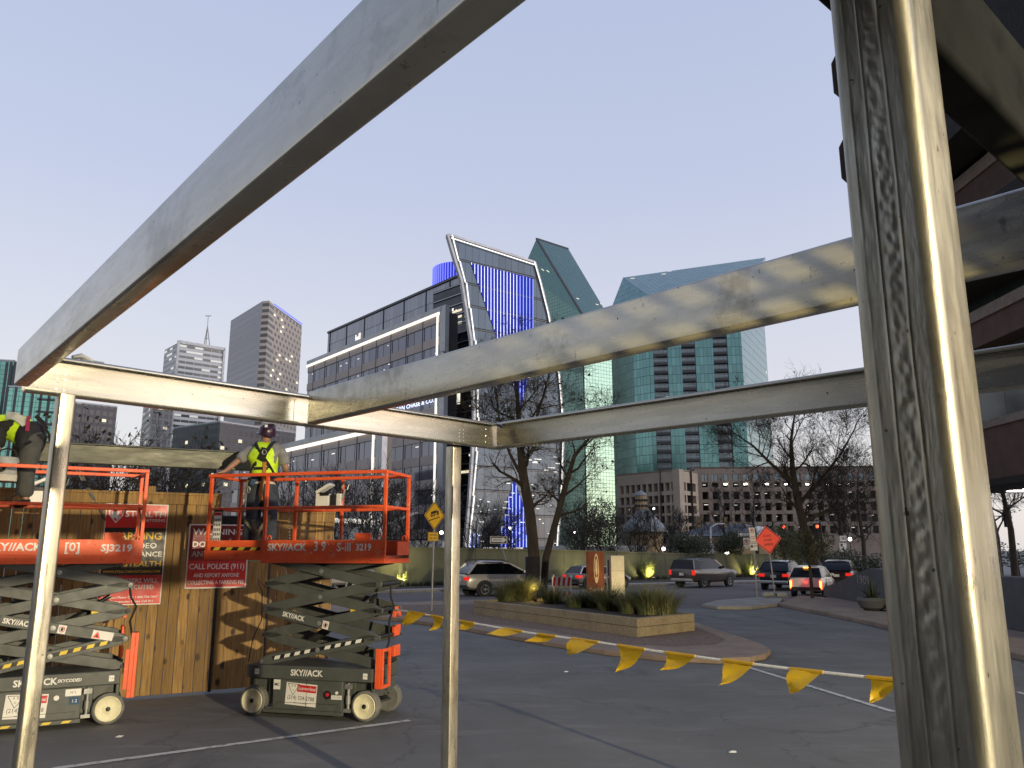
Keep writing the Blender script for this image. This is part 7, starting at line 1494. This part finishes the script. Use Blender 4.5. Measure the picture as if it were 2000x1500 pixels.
# LED triangle on the sail and its lower counterpart
vtop = [(919, 512), (1042, 544)]; vl = [(919, 512), (968, 652), (997, 736), (1017, 797)]; vr = [(1042, 544), (1042, 632), (1033, 736), (1017, 797)]
def lerp_px(pl, y):
    for a, b in zip(pl, pl[1:]):
        if a[1] <= y <= b[1]: f = (y - a[1]) / max(1e-6, b[1] - a[1]); return a[0] + (b[0] - a[0]) * f
    return pl[0][0] if y < pl[0][1] else pl[-1][0]
poly = [onsail(*p, .10) for p in vl] + [onsail(*p, .10) for p in vr[:-1]][::-1]
mb = MB(); mb.add([Lc(p) for p in poly], [tuple(range(len(poly)))]); led = mb.build('led_wash', 'led_wash', sail)
mb = MB(); nst = 20
for i in range(nst):
    x = 921 + (1041 - 921) * i / (nst - 1); ys = [y for y in range(505, 800, 2) if y >= 512 + (x - 919) * .26 and lerp_px(vl, y) <= x <= lerp_px(vr, y)]
    if len(ys) < 3: continue
    mb.bar(Lc(onsail(x, ys[0], .25)), Lc(onsail(x, ys[-1], .25)), .065, .1, sn, 1 if i > 14 else 0)
mb.build('led_strip', ['led_white', 'led_blue'], led)
mb = MB(); inv = [(1004, 935), (1022, 985), (1030, 1069), (975, 1069), (988, 1000)]; mb.add([Lc(onsail(*p, .10)) for p in inv], [tuple(range(5))]); led2 = mb.build('led_wash', 'led_wash', sail); mb = MB()
for x, y0 in ((980, 1030), (987, 1005), (994, 970), (1001, 945), (1008, 948), (1015, 968), (1022, 990), (1028, 1045)): mb.bar(Lc(onsail(x, y0, .25)), Lc(onsail(x, 1069, .25)), .12, .1, sn)
for x in (919, 926, 933): mb.bar(Lc(onsail(x, 1042, .25)), Lc(onsail(x, 1069, .25)), .12, .1, sn)
mb.build('led_strip', 'led_blue', led2)
mb = MB(); rg = random.Random(12)
for i in range(46): x, y = rg.uniform(930, 1085), rg.uniform(940, 1068); p = Lc(onsail(x, y, .15)); mb.bar(p, p + sd * rg.uniform(.2, .9), .1, rg.uniform(.08, .2), sn)
for i in range(9): x, y = rg.uniform(1030, 1090), rg.uniform(880, 930); p = Lc(onsail(x, y, .15)); mb.bar(p, p + sd * rg.uniform(.6, 1.6), .1, .14, sn)
mb.build('lit_window', 'tube_light', sail)
# blue lit drum on the roof
dc = P(895, 550, 186); ztop_ = P(895, 511, 180).z; rr_ = 51 / 1560 * 186; mb = MB(); mb.lathe([(rr_, -14), (rr_, 0)], Lc(Vector((dc.x, dc.y, ztop_))), (0, 0, 1), 56); dr = mb.build('drum', 'led_wash', T, smooth=True); mb = MB()
for k in range(56): a = 2 * math.pi * k / 56; p = Lc(Vector((dc.x + (rr_ + .15) * math.cos(a), dc.y + (rr_ + .15) * math.sin(a), ztop_))); mb.bar(p, p - Vector((0, 0, 14)), .26, .2, (math.cos(a), math.sin(a), 0))
mb.build('led_strip', 'led_violet', dr)
# --- green prism tower
DP = 400; zs = -1; a_ = P(1060, 700, 430); bb = P(1138, 615, DP); ap = P(1048, 466, 432); rd = P(1110, 486, 445); pn_ = (ap - bb).cross(rd - bb); cr_ray = ray(1197, 632); cc = CAMP + cr_ray * ((bb - CAMP).dot(pn_) / cr_ray.dot(pn_)); print('cc', cc)
T = bld('glass_tower', 'teal green prism skyscraper with a slanted triangular top behind the sail', Vector((bb.x, bb.y, 0))); O = Vector((bb.x, bb.y, 0))
al = P(1020, 530, 436); al2 = Vector((al.x, al.y, 0)); mb = MB()
mb.quad(Lc(Vector((al.x, al.y, zs))), Lc(Vector((bb.x, bb.y, zs))), Lc(bb), Lc(al)); mb.add([Lc(al), Lc(bb), Lc(ap)], [(0, 1, 2)], 0, [[(0, 0), (40, 0), (15, 40)]]); mb.build('left_face', 'glass_prism', T)
mb = MB(); mb.quad(Lc(Vector((bb.x, bb.y, zs))), Lc(Vector((cc.x, cc.y, zs))), Lc(cc), Lc(bb)); mb.build('right_face', 'glass_prism', T)
mb = MB(); mb.quad(Lc(bb), Lc(cc), Lc(rd), Lc(ap)); mb.build('sloped_face', 'glass_prism', T)
mb = MB(); bk1 = Vector((al.x + 30, al.y + 60, 0)); bk2 = Vector((cc.x + 10, cc.y + 50, 0)); mb.add([Lc(al), Lc(ap), Lc(rd), Lc(cc), Lc(Vector((bk1.x, bk1.y, al.z))), Lc(Vector((bk2.x, bk2.y, cc.z))), Lc(Vector((bk1.x, bk1.y, zs))), Lc(Vector((bk2.x, bk2.y, zs))), Lc(Vector((al.x, al.y, zs))), Lc(Vector((cc.x, cc.y, zs)))], [(0, 1, 4), (1, 2, 5, 4), (2, 3, 5), (4, 5, 7, 6), (0, 4, 6, 8), (3, 9, 7, 5)]); mb.build('back_wall', 'glass_prism', T)
mb = MB(); mb.bar(Lc(ap), Lc(bb), 1.2, .8); mb.bar(Lc(ap), Lc(rd), .8, .8); mb.bar(Lc(bb), Lc(Vector((bb.x, bb.y, zs))), .6, .6); mb.build('edge_trim', 'glass_dark', T)
# --- green residential tower with balcony stacks
DF = 300; f0, f1 = P(1290, 800, DF), P(1453, 800, DF * .985); zt_ = P(1440, 575, DF).z
T = bld('apartment_tower', 'blue green glass tower with three dark stacks of balconies', Vector((f0.x, f0.y, 0))); O = Vector((f0.x, f0.y, 0)); f0.z = f1.z = 0
fd_ = (f1 - f0).normalized(); fn_ = Vector((fd_.y, -fd_.x, 0)); fn_ = fn_ if fn_.y < 0 else -fn_
def onf(px, py=800): r = ray(px, py); t = (f0 - CAMP).dot(fn_) / r.dot(fn_); return (CAMP + r * t - f0).dot(fd_)
xs = [onf(x) for x in (1280, 1308, 1336, 1363, 1399, 1427, 1456)]; xl_ = onf(1272)
mb = MB()
for a, b in ((xl_, xs[0]), (xs[1], xs[2]), (xs[3], xs[4]), (xs[5], xs[6])): mb.wall(Lc(f0 + fd_ * a), Lc(f0 + fd_ * b), 0, zt_)
mb.build('curtain_wall', 'glass_green', T)
lf = [P(1272, 800, DF), P(1240, 800, DF + 6), P(1197, 800, DF + 22)]; lf[0] = f0 + fd_ * xl_; mb = MB()
for a, b in zip(lf[1:], lf): mb.wall(Lc(Vector((a.x, a.y, 0))), Lc(Vector((b.x, b.y, 0))), 0, zt_)
mb.build('curved_side', 'glass_green', T)
rs = P(1500, 735, DF + 40); mb = MB(); e_ = f0 + fd_ * xs[6]; mb.wall(Lc(e_), Lc(Vector((rs.x, rs.y, 0))), 0, zt_ + 8); mb.build('right_face', 'glass_green', T)
r1 = P(1217, 542, DF + 30)
mb = MB(); A_ = Vector((lf[2].x, lf[2].y, zt_)); B_ = Vector((e_.x, e_.y, zt_)); Cc = Vector((rs.x, rs.y, zt_ + 8)); mid = Vector((lf[1].x, lf[1].y, zt_)); m0 = Vector((lf[0].x, lf[0].y, zt_)); pn_ = (B_ - m0).cross(r1 - m0); cr_ray = ray(1495, 503); r2 = CAMP + cr_ray * ((m0 - CAMP).dot(pn_) / cr_ray.dot(pn_)); print('r2', r2, rs)
mb.add([Lc(A_), Lc(mid), Lc(m0), Lc(B_), Lc(Cc), Lc(r2), Lc(r1)], [(0, 1, 2, 6), (2, 3, 5, 6), (3, 4, 5)], 0, [[(0, 0), (10, 0), (20, 0), (5, 20)], [(0, 0), (50, 0), (50, 30), (0, 30)], [(0, 0), (20, 0), (5, 20)]]); mb.build('sloped_roof', 'glass_green', T)
for j in range(3):
    a, b = xs[2 * j], xs[2 * j + 1]; mb = MB(); q = -fn_ * 1.6; mb.wall(Lc(f0 + fd_ * a + q), Lc(f0 + fd_ * b + q), 0, zt_); rc = mb.build('balcony_recess', 'glass_balcony', T)
    mb = MB(); mb.wall(Lc(f0 + fd_ * a + q), Lc(f0 + fd_ * a), 0, zt_); mb.wall(Lc(f0 + fd_ * b), Lc(f0 + fd_ * b + q), 0, zt_); mb.build('side_wall', 'office_black', rc)
    z = 8.0
    while z < zt_ - 3.5:
        if z > 20 and z < zt_ - 4:
            mb = MB(); p, p2 = Lc(f0 + fd_ * (a + .1)), Lc(f0 + fd_ * (b - .1)); mb.bar(p - fn_ * .75 + Vector((0, 0, z)), p2 - fn_ * .75 + Vector((0, 0, z)), 1.7, 1.0, (0, 0, 1), 0); mb.bar(p + fn_ * .05 + Vector((0, 0, z + 1.25)), p2 + fn_ * .05 + Vector((0, 0, z + 1.25)), .06, .08, (0, 0, 1), 1); mb.build('balcony', ['office_black', 'metal_panel'], T)
        z += 3.4
# --- banded tower with the rounded corner
D0 = 450; zt_ = P(515, 588, D0).z
def Dfor(px, py, z, d0):
    for D in range(d0, d0 + 400):
        if P(px, py, D).z >= z: return D
    return d0
c0 = P(513, 588, D0); cl = P(451, 626, Dfor(451, 626, zt_, 430)); cr_ = P(590, 634, Dfor(590, 634, zt_, 430)); ck = P(536, 594, D0 + 8)
T = bld('office_tower', 'tall tower with a rounded corner, striped grey side and checkered beige side', Vector((c0.x, c0.y, 0))); O = Vector((c0.x, c0.y, 0))
for p in (c0, cl, cr_, ck): p.z = 0
mb = MB(); mb.wall(Lc(cl), Lc(c0), 0, zt_); mb.build('striped_side', 'tower_bands', T)
ctr = (c0 + ck) / 2 + Vector((2, -5, 0)); arc_ = [c0, c0.lerp(ctr, .55) , ctr, ck.lerp(ctr, .55), ck]; mb = MB()
for a, b in zip(arc_, arc_[1:]): mb.wall(Lc(a), Lc(b), 0, zt_)
mb.build('rounded_corner', 'tower_corner', T); mb = MB(); mb.wall(Lc(ck), Lc(cr_), 0, zt_ - 1); mb.build('checkered_side', 'tower_bays', T)
bk_ = cl + (cr_ - ck); mb = MB(); mb.wall(Lc(cr_), Lc(bk_), 0, zt_ - 1); mb.wall(Lc(bk_), Lc(cl), 0, zt_ - 1); mb.build('back_wall', 'tower_bands', T)
mb = MB(); mb.flat([Lc(p) for p in (cl, c0, ctr, ck, cr_, bk_)], zt_ - .5); mb.build('roof', 'tower_bands', T)
mb = MB(); mb.bar(Lc(ck) + Vector((0, 0, zt_ + .6)), Lc(cr_) + Vector((0, 0, zt_ + .6)), .5, .8); mb.build('led_strip', 'led_violet', T)
# --- white tower with the mast
D0 = 560; c1, c2 = P(349, 665, D0), P(438, 681, D0 + 22); zt_ = c1.z; c1.z = c2.z = 0; T = bld('office_tower', 'white banded tower with a steel mast on its roof left of the rounded tower', c1); O = Vector(c1)
d_ = (c2 - c1).normalized(); n_ = Vector((d_.y, -d_.x, 0)); n_ = n_ if n_.y < 0 else -n_
mb = MB(); mb.wall(Lc(c1), Lc(c2), 0, zt_ - 2); mb.wall(Lc(c2), Lc(c2 - n_ * 30), 0, zt_ - 2); mb.wall(Lc(c1 - n_ * 30), Lc(c1), 0, zt_ - 2); mb.build('banded_wall', 'white_tower', T)
mb = MB(); mb.bar(Lc(c1) + n_ * .4 + Vector((0, 0, 0)), Lc(c1) + n_ * .4 + Vector((0, 0, zt_)), 1.8, 1.2, n_); mb.bar(Lc(c2) + n_ * .4, Lc(c2) + n_ * .4 + Vector((0, 0, zt_)), 1.6, 1.2, n_); mb.bar(Lc(c1) + n_ * .4 + Vector((0, 0, zt_ - 1)), Lc(c2) + n_ * .4 + Vector((0, 0, zt_ - 1)), 1.2, 2.2); mb.flat([Lc(c1), Lc(c2), Lc(c2 - n_ * 30), Lc(c1 - n_ * 30)][::-1], zt_ - 1.5)
mb.build('frame', 'metal_panel', T)
mt = P(407, 617, D0 + 20); mbase = P(405, 668, D0 + 20); mb = MB()
for dx in (-2.6, 2.6): mb.tube(Lc(Vector((mbase.x + dx, mbase.y, zt_ - 2))), Lc(Vector((mt.x, mt.y, mt.z - 8))), .45, .35, 6)
mb.tube(Lc(Vector((mt.x, mt.y, zt_ - 2))), Lc(mt), .4, .25, 6); mb.bar(Lc(mt) + Vector((-2.2, 0, 0)), Lc(mt) + Vector((2.2, 0, 0)), .5, .5); mb.bar(Lc(Vector((mt.x - 1.6, mt.y, zt_ + 7))), Lc(Vector((mt.x + 1.6, mt.y, zt_ + 7))), .4, .4); mb.build('mast', 'metal_grey', T)
# --- plain towers low on the left
def simple_tower(label, px0, py0, px1, py1, D0, D1, mat, dep=30, name='office_tower', extra=None):
    global O
    a, b = P(px0, py0, D0), P(px1, py1, D1); zt = (a.z + b.z) / 2; a.z = b.z = 0; T = bld(name, label, a); O = Vector(a); d_ = (b - a).normalized(); n_ = Vector((d_.y, -d_.x, 0)); n_ = n_ if n_.y < 0 else -n_
    mb = MB(); mb.wall(Lc(a), Lc(b), 0, zt); mb.wall(Lc(b), Lc(b - n_ * dep), 0, zt); mb.wall(Lc(a - n_ * dep), Lc(a), 0, zt); mb.wall(Lc(b - n_ * dep), Lc(a - n_ * dep), 0, zt); mb.build('wall', mat, T)
    mb = MB(); mb.prism([(Lc(p).x, Lc(p).y) for p in cw([a, b, b - n_ * dep, a - n_ * dep])], (0, 0, zt - .3), (1, 0, 0), (0, 1, 0), (0, 0, .8)); mb.build('roof', 'metal_panel', T)
    return T, a, b, d_, n_, zt
T, a, b, d_, n_, zt = simple_tower('teal glass building with dark green frames at the left edge', -80, 700, 28, 706, 280, 284, 'glass_teal')
mb = MB()
for px in (8, 16, 24): p = P(px, 760, 281.5); mb.bar(Lc(Vector((p.x, p.y, 0))) + n_ * .3, Lc(Vector((p.x, p.y, zt - 1))) + n_ * .3, .8, .5, n_)
mb.build('frame', 'glass_dark', T)
T, a, b, d_, n_, zt = simple_tower('lower teal glass block with a dark green grid behind the left worker', 18, 735, 112, 782, 262, 268, 'glass_teal')
mb = MB(); L_ = (b - a).length; k = 0
while k < L_: mb.bar(Lc(a + d_ * k) + n_ * .3, Lc(a + d_ * k) + n_ * .3 + Vector((0, 0, zt)), .7, .5, n_); k += L_ / 6
z = 6
while z < zt: mb.bar(Lc(a + d_ * L_ * .6) + n_ * .3 + Vector((0, 0, z)), Lc(b) + n_ * .3 + Vector((0, 0, z)), .5, .6); z += 4.2
mb.build('frame', 'glass_dark', T)
simple_tower('dark grey office block behind the seed-tufted tree', 120, 780, 229, 798, 330, 345, 'tower_dark')
simple_tower('grey gridded tower left of the white banded tower', 298, 770, 340, 775, 430, 436, 'tower_grid')
simple_tower('brown grey block below the rounded tower', 432, 800, 575, 868, 300, 330, 'tower_dark')
# --- beige car park building with deep square openings
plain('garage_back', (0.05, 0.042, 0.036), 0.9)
def openings(T, a, b, zb, zt, ncol, rows, mat, pier, m0=0.0, m1=0.0, dep=1.6, lights=0.3, seed=1, top=None):
    d_ = (b - a); L_ = d_.length; d_.normalize(); n_ = Vector((d_.y, -d_.x, 0)); n_ = n_ if n_.y < 0 else -n_
    A_ = Lc(a); f = MB(); cwid = (L_ - m0 - m1) / ncol
    zs_ = [zb] + [z for r in rows for z in r][::1] + [zt]
    zs_ = sorted(zs_)
    # horizontal bands (full width) between opening rows, then piers
    for i in range(0, len(zs_) - 1, 2):
        z0, z1 = zs_[i], zs_[i + 1]; c = A_ + d_ * L_ / 2 - n_ * dep / 2 + Vector((0, 0, (z0 + z1) / 2)); f.box(c, (L_, dep, z1 - z0), Matrix((d_, -n_, Vector((0, 0, 1)))).transposed())
    for z0, z1 in rows:
        for k in range(ncol + 1):
            x0 = m0 + k * cwid - pier / 2; x1 = x0 + pier
            if k == 0: x0 = 0.01
            if k == ncol: x1 = L_ - 0.01
            c = A_ + d_ * (x0 + x1) / 2 - n_ * (dep / 2 + .02) + Vector((0, 0, (z0 + z1) / 2)); f.box(c, (x1 - x0, dep - .04, z1 - z0 + .01), Matrix((d_, -n_, Vector((0, 0, 1)))).transposed())
    p_ = f.build('wall', mat, T)
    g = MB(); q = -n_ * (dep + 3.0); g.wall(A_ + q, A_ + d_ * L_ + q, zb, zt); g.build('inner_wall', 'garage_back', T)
    rg = random.Random(seed); lm = MB()
    for z0, z1 in rows:
        for k in range(ncol):
            if rg.random() < lights: p = A_ + d_ * (m0 + (k + rg.uniform(.2, .5)) * cwid) - n_ * rg.uniform(.6, 2.5) + Vector((0, 0, z1 - rg.uniform(.15, .5))); lm.bar(p, p + d_ * cwid * rg.uniform(.2, .4), .1, .12)
    if lm.v: lm.build('ceiling_light', 'tube_light', T)
    return d_, n_, L_
DB = 165; a = P(1204, 936, DB + 12); b = P(1326, 916, DB); zt_ = b.z; c = P(1362, 917, DB + 6); a.z = b.z = c.z = 0
T = bld('car_park', 'beige concrete building with rows of deep square openings behind the dome', b); O = Vector(b)
rows = [(Z(y1, DB + 4), Z(y0, DB + 4)) for y0, y1 in ((944, 960), (968, 983), (988, 1003), (1008, 1022), (1028, 1042), (1048, 1062))]
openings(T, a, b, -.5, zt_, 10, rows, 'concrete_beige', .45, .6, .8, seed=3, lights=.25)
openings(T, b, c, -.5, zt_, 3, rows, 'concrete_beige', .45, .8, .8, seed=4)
mb = MB(); mb.prism([(Lc(p).x, Lc(p).y) for p in cw([a, b, c, c + Vector((-4, 18, 0)), a + Vector((2, 18, 0))])], (0, 0, zt_ - .4), (1, 0, 0), (0, 1, 0), (0, 0, .38)); mb.build('roof', 'concrete_beige', T)
a = P(1356, 910, DB + 7); b = P(1720, 912, DB + 4); zt_ = (a.z + b.z) / 2; a.z = b.z = 0; T = bld('car_park', 'long brown concrete block with lit openings behind the right trees', a); O = Vector(a)
rows = [(Z(y1, DB + 6), Z(y0, DB + 6)) for y0, y1 in ((925, 939), (942, 951), (960, 975), (982, 997), (1004, 1019), (1027, 1042))]
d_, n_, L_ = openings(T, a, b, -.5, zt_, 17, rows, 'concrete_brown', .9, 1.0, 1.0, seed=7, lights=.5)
mb = MB(); mb.wall(Lc(a) + n_ * -.3, Lc(a) + d_ * L_ + n_ * -.3, rows[0][0] + .003, rows[0][1] - .003); mb.build('window_strip', 'glass_balcony', T)
mb = MB(); mb.prism([(Lc(p).x, Lc(p).y) for p in cw([a, b, b + Vector((0, 25, 0)), a + Vector((0, 25, 0))])], (0, 0, zt_ - .4), (1, 0, 0), (0, 1, 0), (0, 0, .38)); mb.build('roof', 'concrete_brown', T)
mb = MB()
for x in (1413, 1452, 1495, 1530, 1572, 1610, 1650): p = Lc(P(x, 946, a.y + .5)); p = p + n_ * .4; mb.bar(p, p + d_ * .7, .1, .28)
mb.build('ceiling_light', 'lamp_white', T)
mb = MB()
for x in (-1.0, 1.0): pass
sgp = P(1478, 914, a.y - .6); mb.text('CH', 1.3, Lc(sgp), d_, (0, 0, 1), 0); mb.build('lettering', 'sign_red', T)
# --- slate roofed house
DH = 105; T = bld('house', 'low tan house with a slate hip roof, white gable and two chimneys', P(1400, 1060, DH)); O = P(1400, 1060, DH); O.z = 0
e0, e1_ = P(1352, 1047, DH), P(1468, 1047, DH); rz0, rz1 = P(1372, 1024, DH + 5), P(1455, 1024, DH + 5); e2_ = P(1528, 1050, DH + 3); rz2 = P(1500, 1030, DH + 8)
mb = MB(); mb.add([Lc(e0), Lc(e1_), Lc(rz1), Lc(rz0), Lc(e0 + Vector((0, 12, 0))), Lc(e1_ + Vector((0, 12, 0)))], [(0, 1, 2, 3), (0, 3, 4), (3, 2, 5, 4)]); rf = mb.build('roof', 'slate_roof', T)
mb = MB(); mb.add([Lc(e1_) + Vector((0, 0, -.02)), Lc(e2_), Lc(rz2), Lc(rz1)], [(0, 1, 2, 3)]); mb.add([Lc(e2_), Lc(rz2), Lc(rz2 + Vector((0, 8, -2)))], [(0, 1, 2)]); mb.build('gable', 'gable_white', T)
mb = MB(); a, b = P(1356, 1050, DH + .6), P(1526, 1052, DH + 2.6); mb.quad(Lc(Vector((a.x, a.y, -.5))), Lc(Vector((b.x, b.y, -.5))), Lc(b), Lc(a)); mb.build('wall', 'brick_tan', T)
for px in (1365, 1414): p = Lc(P(px, 1026, DH + 4)); q = Lc(P(px, 1012, DH + 4)); mb = MB(); mb.bar(p - Vector((0, 0, .6)), q, .62, .62); mb.bar(q, q + Vector((0, 0, .12)), .75, .75); mb.build('chimney', 'brick_tan', rf)
# --- grey domed chapel with lantern
DC = 135; c = P(1258, 1030, DC); T = bld('chapel', 'grey cone-domed chapel with a round lantern in front of the car park', c); O = Vector((c.x, c.y, 0)); u = DC / 1560; z0, z1, z2, z3 = P(1258, 1032, DC).z, P(1250, 995, DC).z, P(1250, 968, DC).z, P(1250, 958, DC).z
mb = MB(); mb.lathe([(36 * u, z0 - .8), (46 * u, z0 - .6), (44 * u, z0), (28 * u, z0 + (z1 - z0) * .45), (14 * u, z0 + (z1 - z0) * .9), (12 * u, z1)], (0, 0, 0), n=16); mb.build('dome', 'grey_dome', T, smooth=False); mb = MB(); mb.lathe([(36 * u, 0), (36 * u, z0 - .8)], (0, 0, 0), n=16); mb.build('wall', 'brick_tan', T)
mb = MB(); mb.lathe([(11 * u, z1), (11 * u, z2)], (-.4, 0, 0), n=12); ln_ = mb.build('lantern', 'brick_tan', T); mb = MB(); mb.lathe([(13 * u, z2), (9 * u, z2 + (z3 - z2) * .5), (.1, z3)], (-.4, 0, 0), n=12); mb.build('lantern_roof', 'grey_dome', ln_)
mb = MB()
for k in range(12):
    for zz in (.25, .65): a_ = 2 * math.pi * k / 12; p = Vector((-.4 + 11.1 * u * math.cos(a_), 11.1 * u * math.sin(a_), z1 + (z2 - z1) * zz)); mb.box(p, (.3, .3, .35))
mb.build('opening', 'garage_dark', ln_)
# small white tents / low canopies showing just over the wall
for px0, px1, py, D, lab in ((1040, 1110, 1066, 70, 'white low canopy roof over the wall right of the forked trunk'), (1135, 1198, 1067, 72, 'white low canopy over the wall behind the pale pillar'), (1203, 1262, 1066, 70, 'second white low canopy right of the pale pillar'), (792, 864, 1056, 66, 'pale banner panel on the wall left of the slim post')):
    a, b = P(px0, py, D), P(px1, py + 4, D); t = thing('canopy', lab, 'canopy', (a.x, a.y, 0)); mb = MB(); mb.b2((0, 0, a.z - .8), (b.x - a.x, 2.5, a.z)); mb.build('roof_sheet', 'gable_white', t, bevel=.05)
    mb = MB(); [mb.tube((x, .2, 0), (x, .2, a.z - .75), .05, None, 6) for x in (.2, b.x - a.x - .2)]; mb.build('leg', 'metal_grey', t)
# sloping stair canopy seen through the lift cage
a = P(745, 1040, 75); b = P(815, 1003, 80); t = thing('ramp_canopy', 'sloping pale ramp canopy beyond the right end of the lift', 'canopy', (a.x, a.y, 0)); O = Vector((a.x, a.y, 0)); mb = MB()
for k in range(3): mb.bar(Lc(a + Vector((-1.2 + k * .5, k, k * .35))), Lc(b + Vector((-.6 + k * .2, k, k * .1))), .12, .16)
mb.build('rail', 'gable_white', t); mb = MB(); a2, b2_ = P(652, 1016, 90), P(740, 1020, 90); mb.bar(Lc(a2), Lc(b2_), .3, .5, (0, 0, 1), 1); mb.bar(Lc(a2) - Vector((0, 0, 2.2)), Lc(b2_) - Vector((0, 0, 2.2)), .3, 3.2, (0, 0, 1), 0); mb.build('parapet', ['gable_white', 'tube_light'], t)
# small bright lamps far away
for px, py, D, m_, lab in ((862, 1040, 70, 'lamp_white', 'bright white lamp behind the wall left of the slim post'), (997, 1032, 75, 'lamp_white', 'bright white lamp in front of the blue strips'), (1296, 1072, 70, 'lamp_white', 'tiny white lamp on the wall top right of the lit shrub'), (1420, 1081, 64, 'lamp_white', 'small white box lamp on the wall top under the slate house'), (1122, 1040, 80, 'lamp_white', 'white park lamp among the bushes above the brown sign'), (1660, 1053, 72, 'lamp_white', 'white lamp glowing right of the red signals'), (1277, 994, 120, 'lamp_white', 'white lamp beside the chapel lantern')):
    c = P(px, py, D); t = thing('park_lamp', lab, 'lamp', (c.x, c.y, 0)); mb = MB(); mb.tube((0, 0, 0), (0, 0, c.z - .1), .05, .04, 6); mb.build('pole', 'metal_dark', t); mb = MB(); mb.lathe([(.02, -.16), (.14, -.08), (.16, 0), (.12, .1), (.02, .15)], (0, 0, c.z), n=10); mb.build('lamp_globe', m_, t, smooth=True)
# --- brick building on the right: stepped brown bands and glass over an open ground floor
XB = 21.5; T = bld('brick_building', 'large red brown building with glass bands and deep soffits at the right edge', Vector((XB, 46, 0))); O = Vector((XB, 46, 0))
def zx(px, py): return Z(py, XB / UU(px, py))
zsof = zx(1960, 948); z1 = zx(1985, 822); z1b = zx(1985, 838); z2 = zx(1940, 665 + 5); z3 = zx(1950, 592); z4 = zx(1950, 545); z5 = zx(1915, 325); z6 = z5 + 3
print('brick', zsof, z1, z1b, z2, z3, z4, z5)
def band(name, z0, z1_, prot, mat, y0=4, y1=40, uv=False):
    mb = MB(); x0 = -prot
    if uv: mb.wall(Lc(Vector((XB + x0, y1, 0))), Lc(Vector((XB + x0, y0, 0))), z0, z1_)
    else: mb.b2((x0, y0 - 46, z0), (18, y1 - 46, z1_))
    return mb.build(name, mat, T)
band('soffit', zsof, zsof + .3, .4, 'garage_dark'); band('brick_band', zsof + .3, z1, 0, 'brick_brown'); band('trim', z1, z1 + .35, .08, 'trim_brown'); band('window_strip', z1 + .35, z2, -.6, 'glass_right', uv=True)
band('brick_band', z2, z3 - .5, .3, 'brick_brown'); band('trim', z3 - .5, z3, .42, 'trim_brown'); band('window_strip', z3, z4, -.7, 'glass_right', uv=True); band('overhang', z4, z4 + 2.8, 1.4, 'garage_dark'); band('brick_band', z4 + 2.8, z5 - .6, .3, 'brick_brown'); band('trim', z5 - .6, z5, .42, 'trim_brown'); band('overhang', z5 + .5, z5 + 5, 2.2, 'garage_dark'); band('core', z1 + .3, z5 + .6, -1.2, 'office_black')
mb = MB()
for y in (12, 22, 32): mb.b2((2, y - 46, 0), (2.9, y - 45.1, zsof))
mb.build('pier', 'brick_brown', T); mb = MB()
for px in (1957, 1988): D = XB * 1.12 / ((px - 1000) / F / CT); mb.b2((2.2, D - 46 - .5, zsof - .03), (3.2, D - 46 + .1, zsof - .005))
mb.build('soffit_light', 'lamp_white', T)

# unseen wing and glass added behind the camera to cut the sky light
mb = MB(); mb.b2((-70, -63.5, 0), (18, -62, 9)); mb.b2((-70, -63.5, 12), (18, -62, 15)); mb.b2((-90, -63.5, 18), (18, -62, 21)); [mb.b2((-90, -63.5, z), (18, -62, z + 2)) for z in range(25, 75, 5)]; mb.build('sky_block_wing', 'brick_brown', T)
mb = MB(); mb.wall(Lc(Vector((XB - 90, -17, 0))), Lc(Vector((XB + 18, -17, 0))), 0, 76); mb.build('sky_block_glass', 'glass_right', T)

for px, py, lab in ((1105, 1313, 'small white paper scrap lying on the open asphalt'), (1430, 1470, 'pale crumb of litter on the asphalt near the bottom edge'), (232, 1440, 'pale crumb of litter by the painted line under the left lift')):
    p = G(px, py); mb = MB(); mb.add([(-.04, -.02, .002), (.04, -.03, .004), (.05, .02, .012), (-.03, .03, .006), (0, 0, .02)], [(0, 1, 4), (1, 2, 4), (2, 3, 4), (3, 0, 4)]); o = mb.build('paper_scrap', 'white_paint'); o.location = (p.x, p.y, 0.002); tag(o, lab, 'litter')
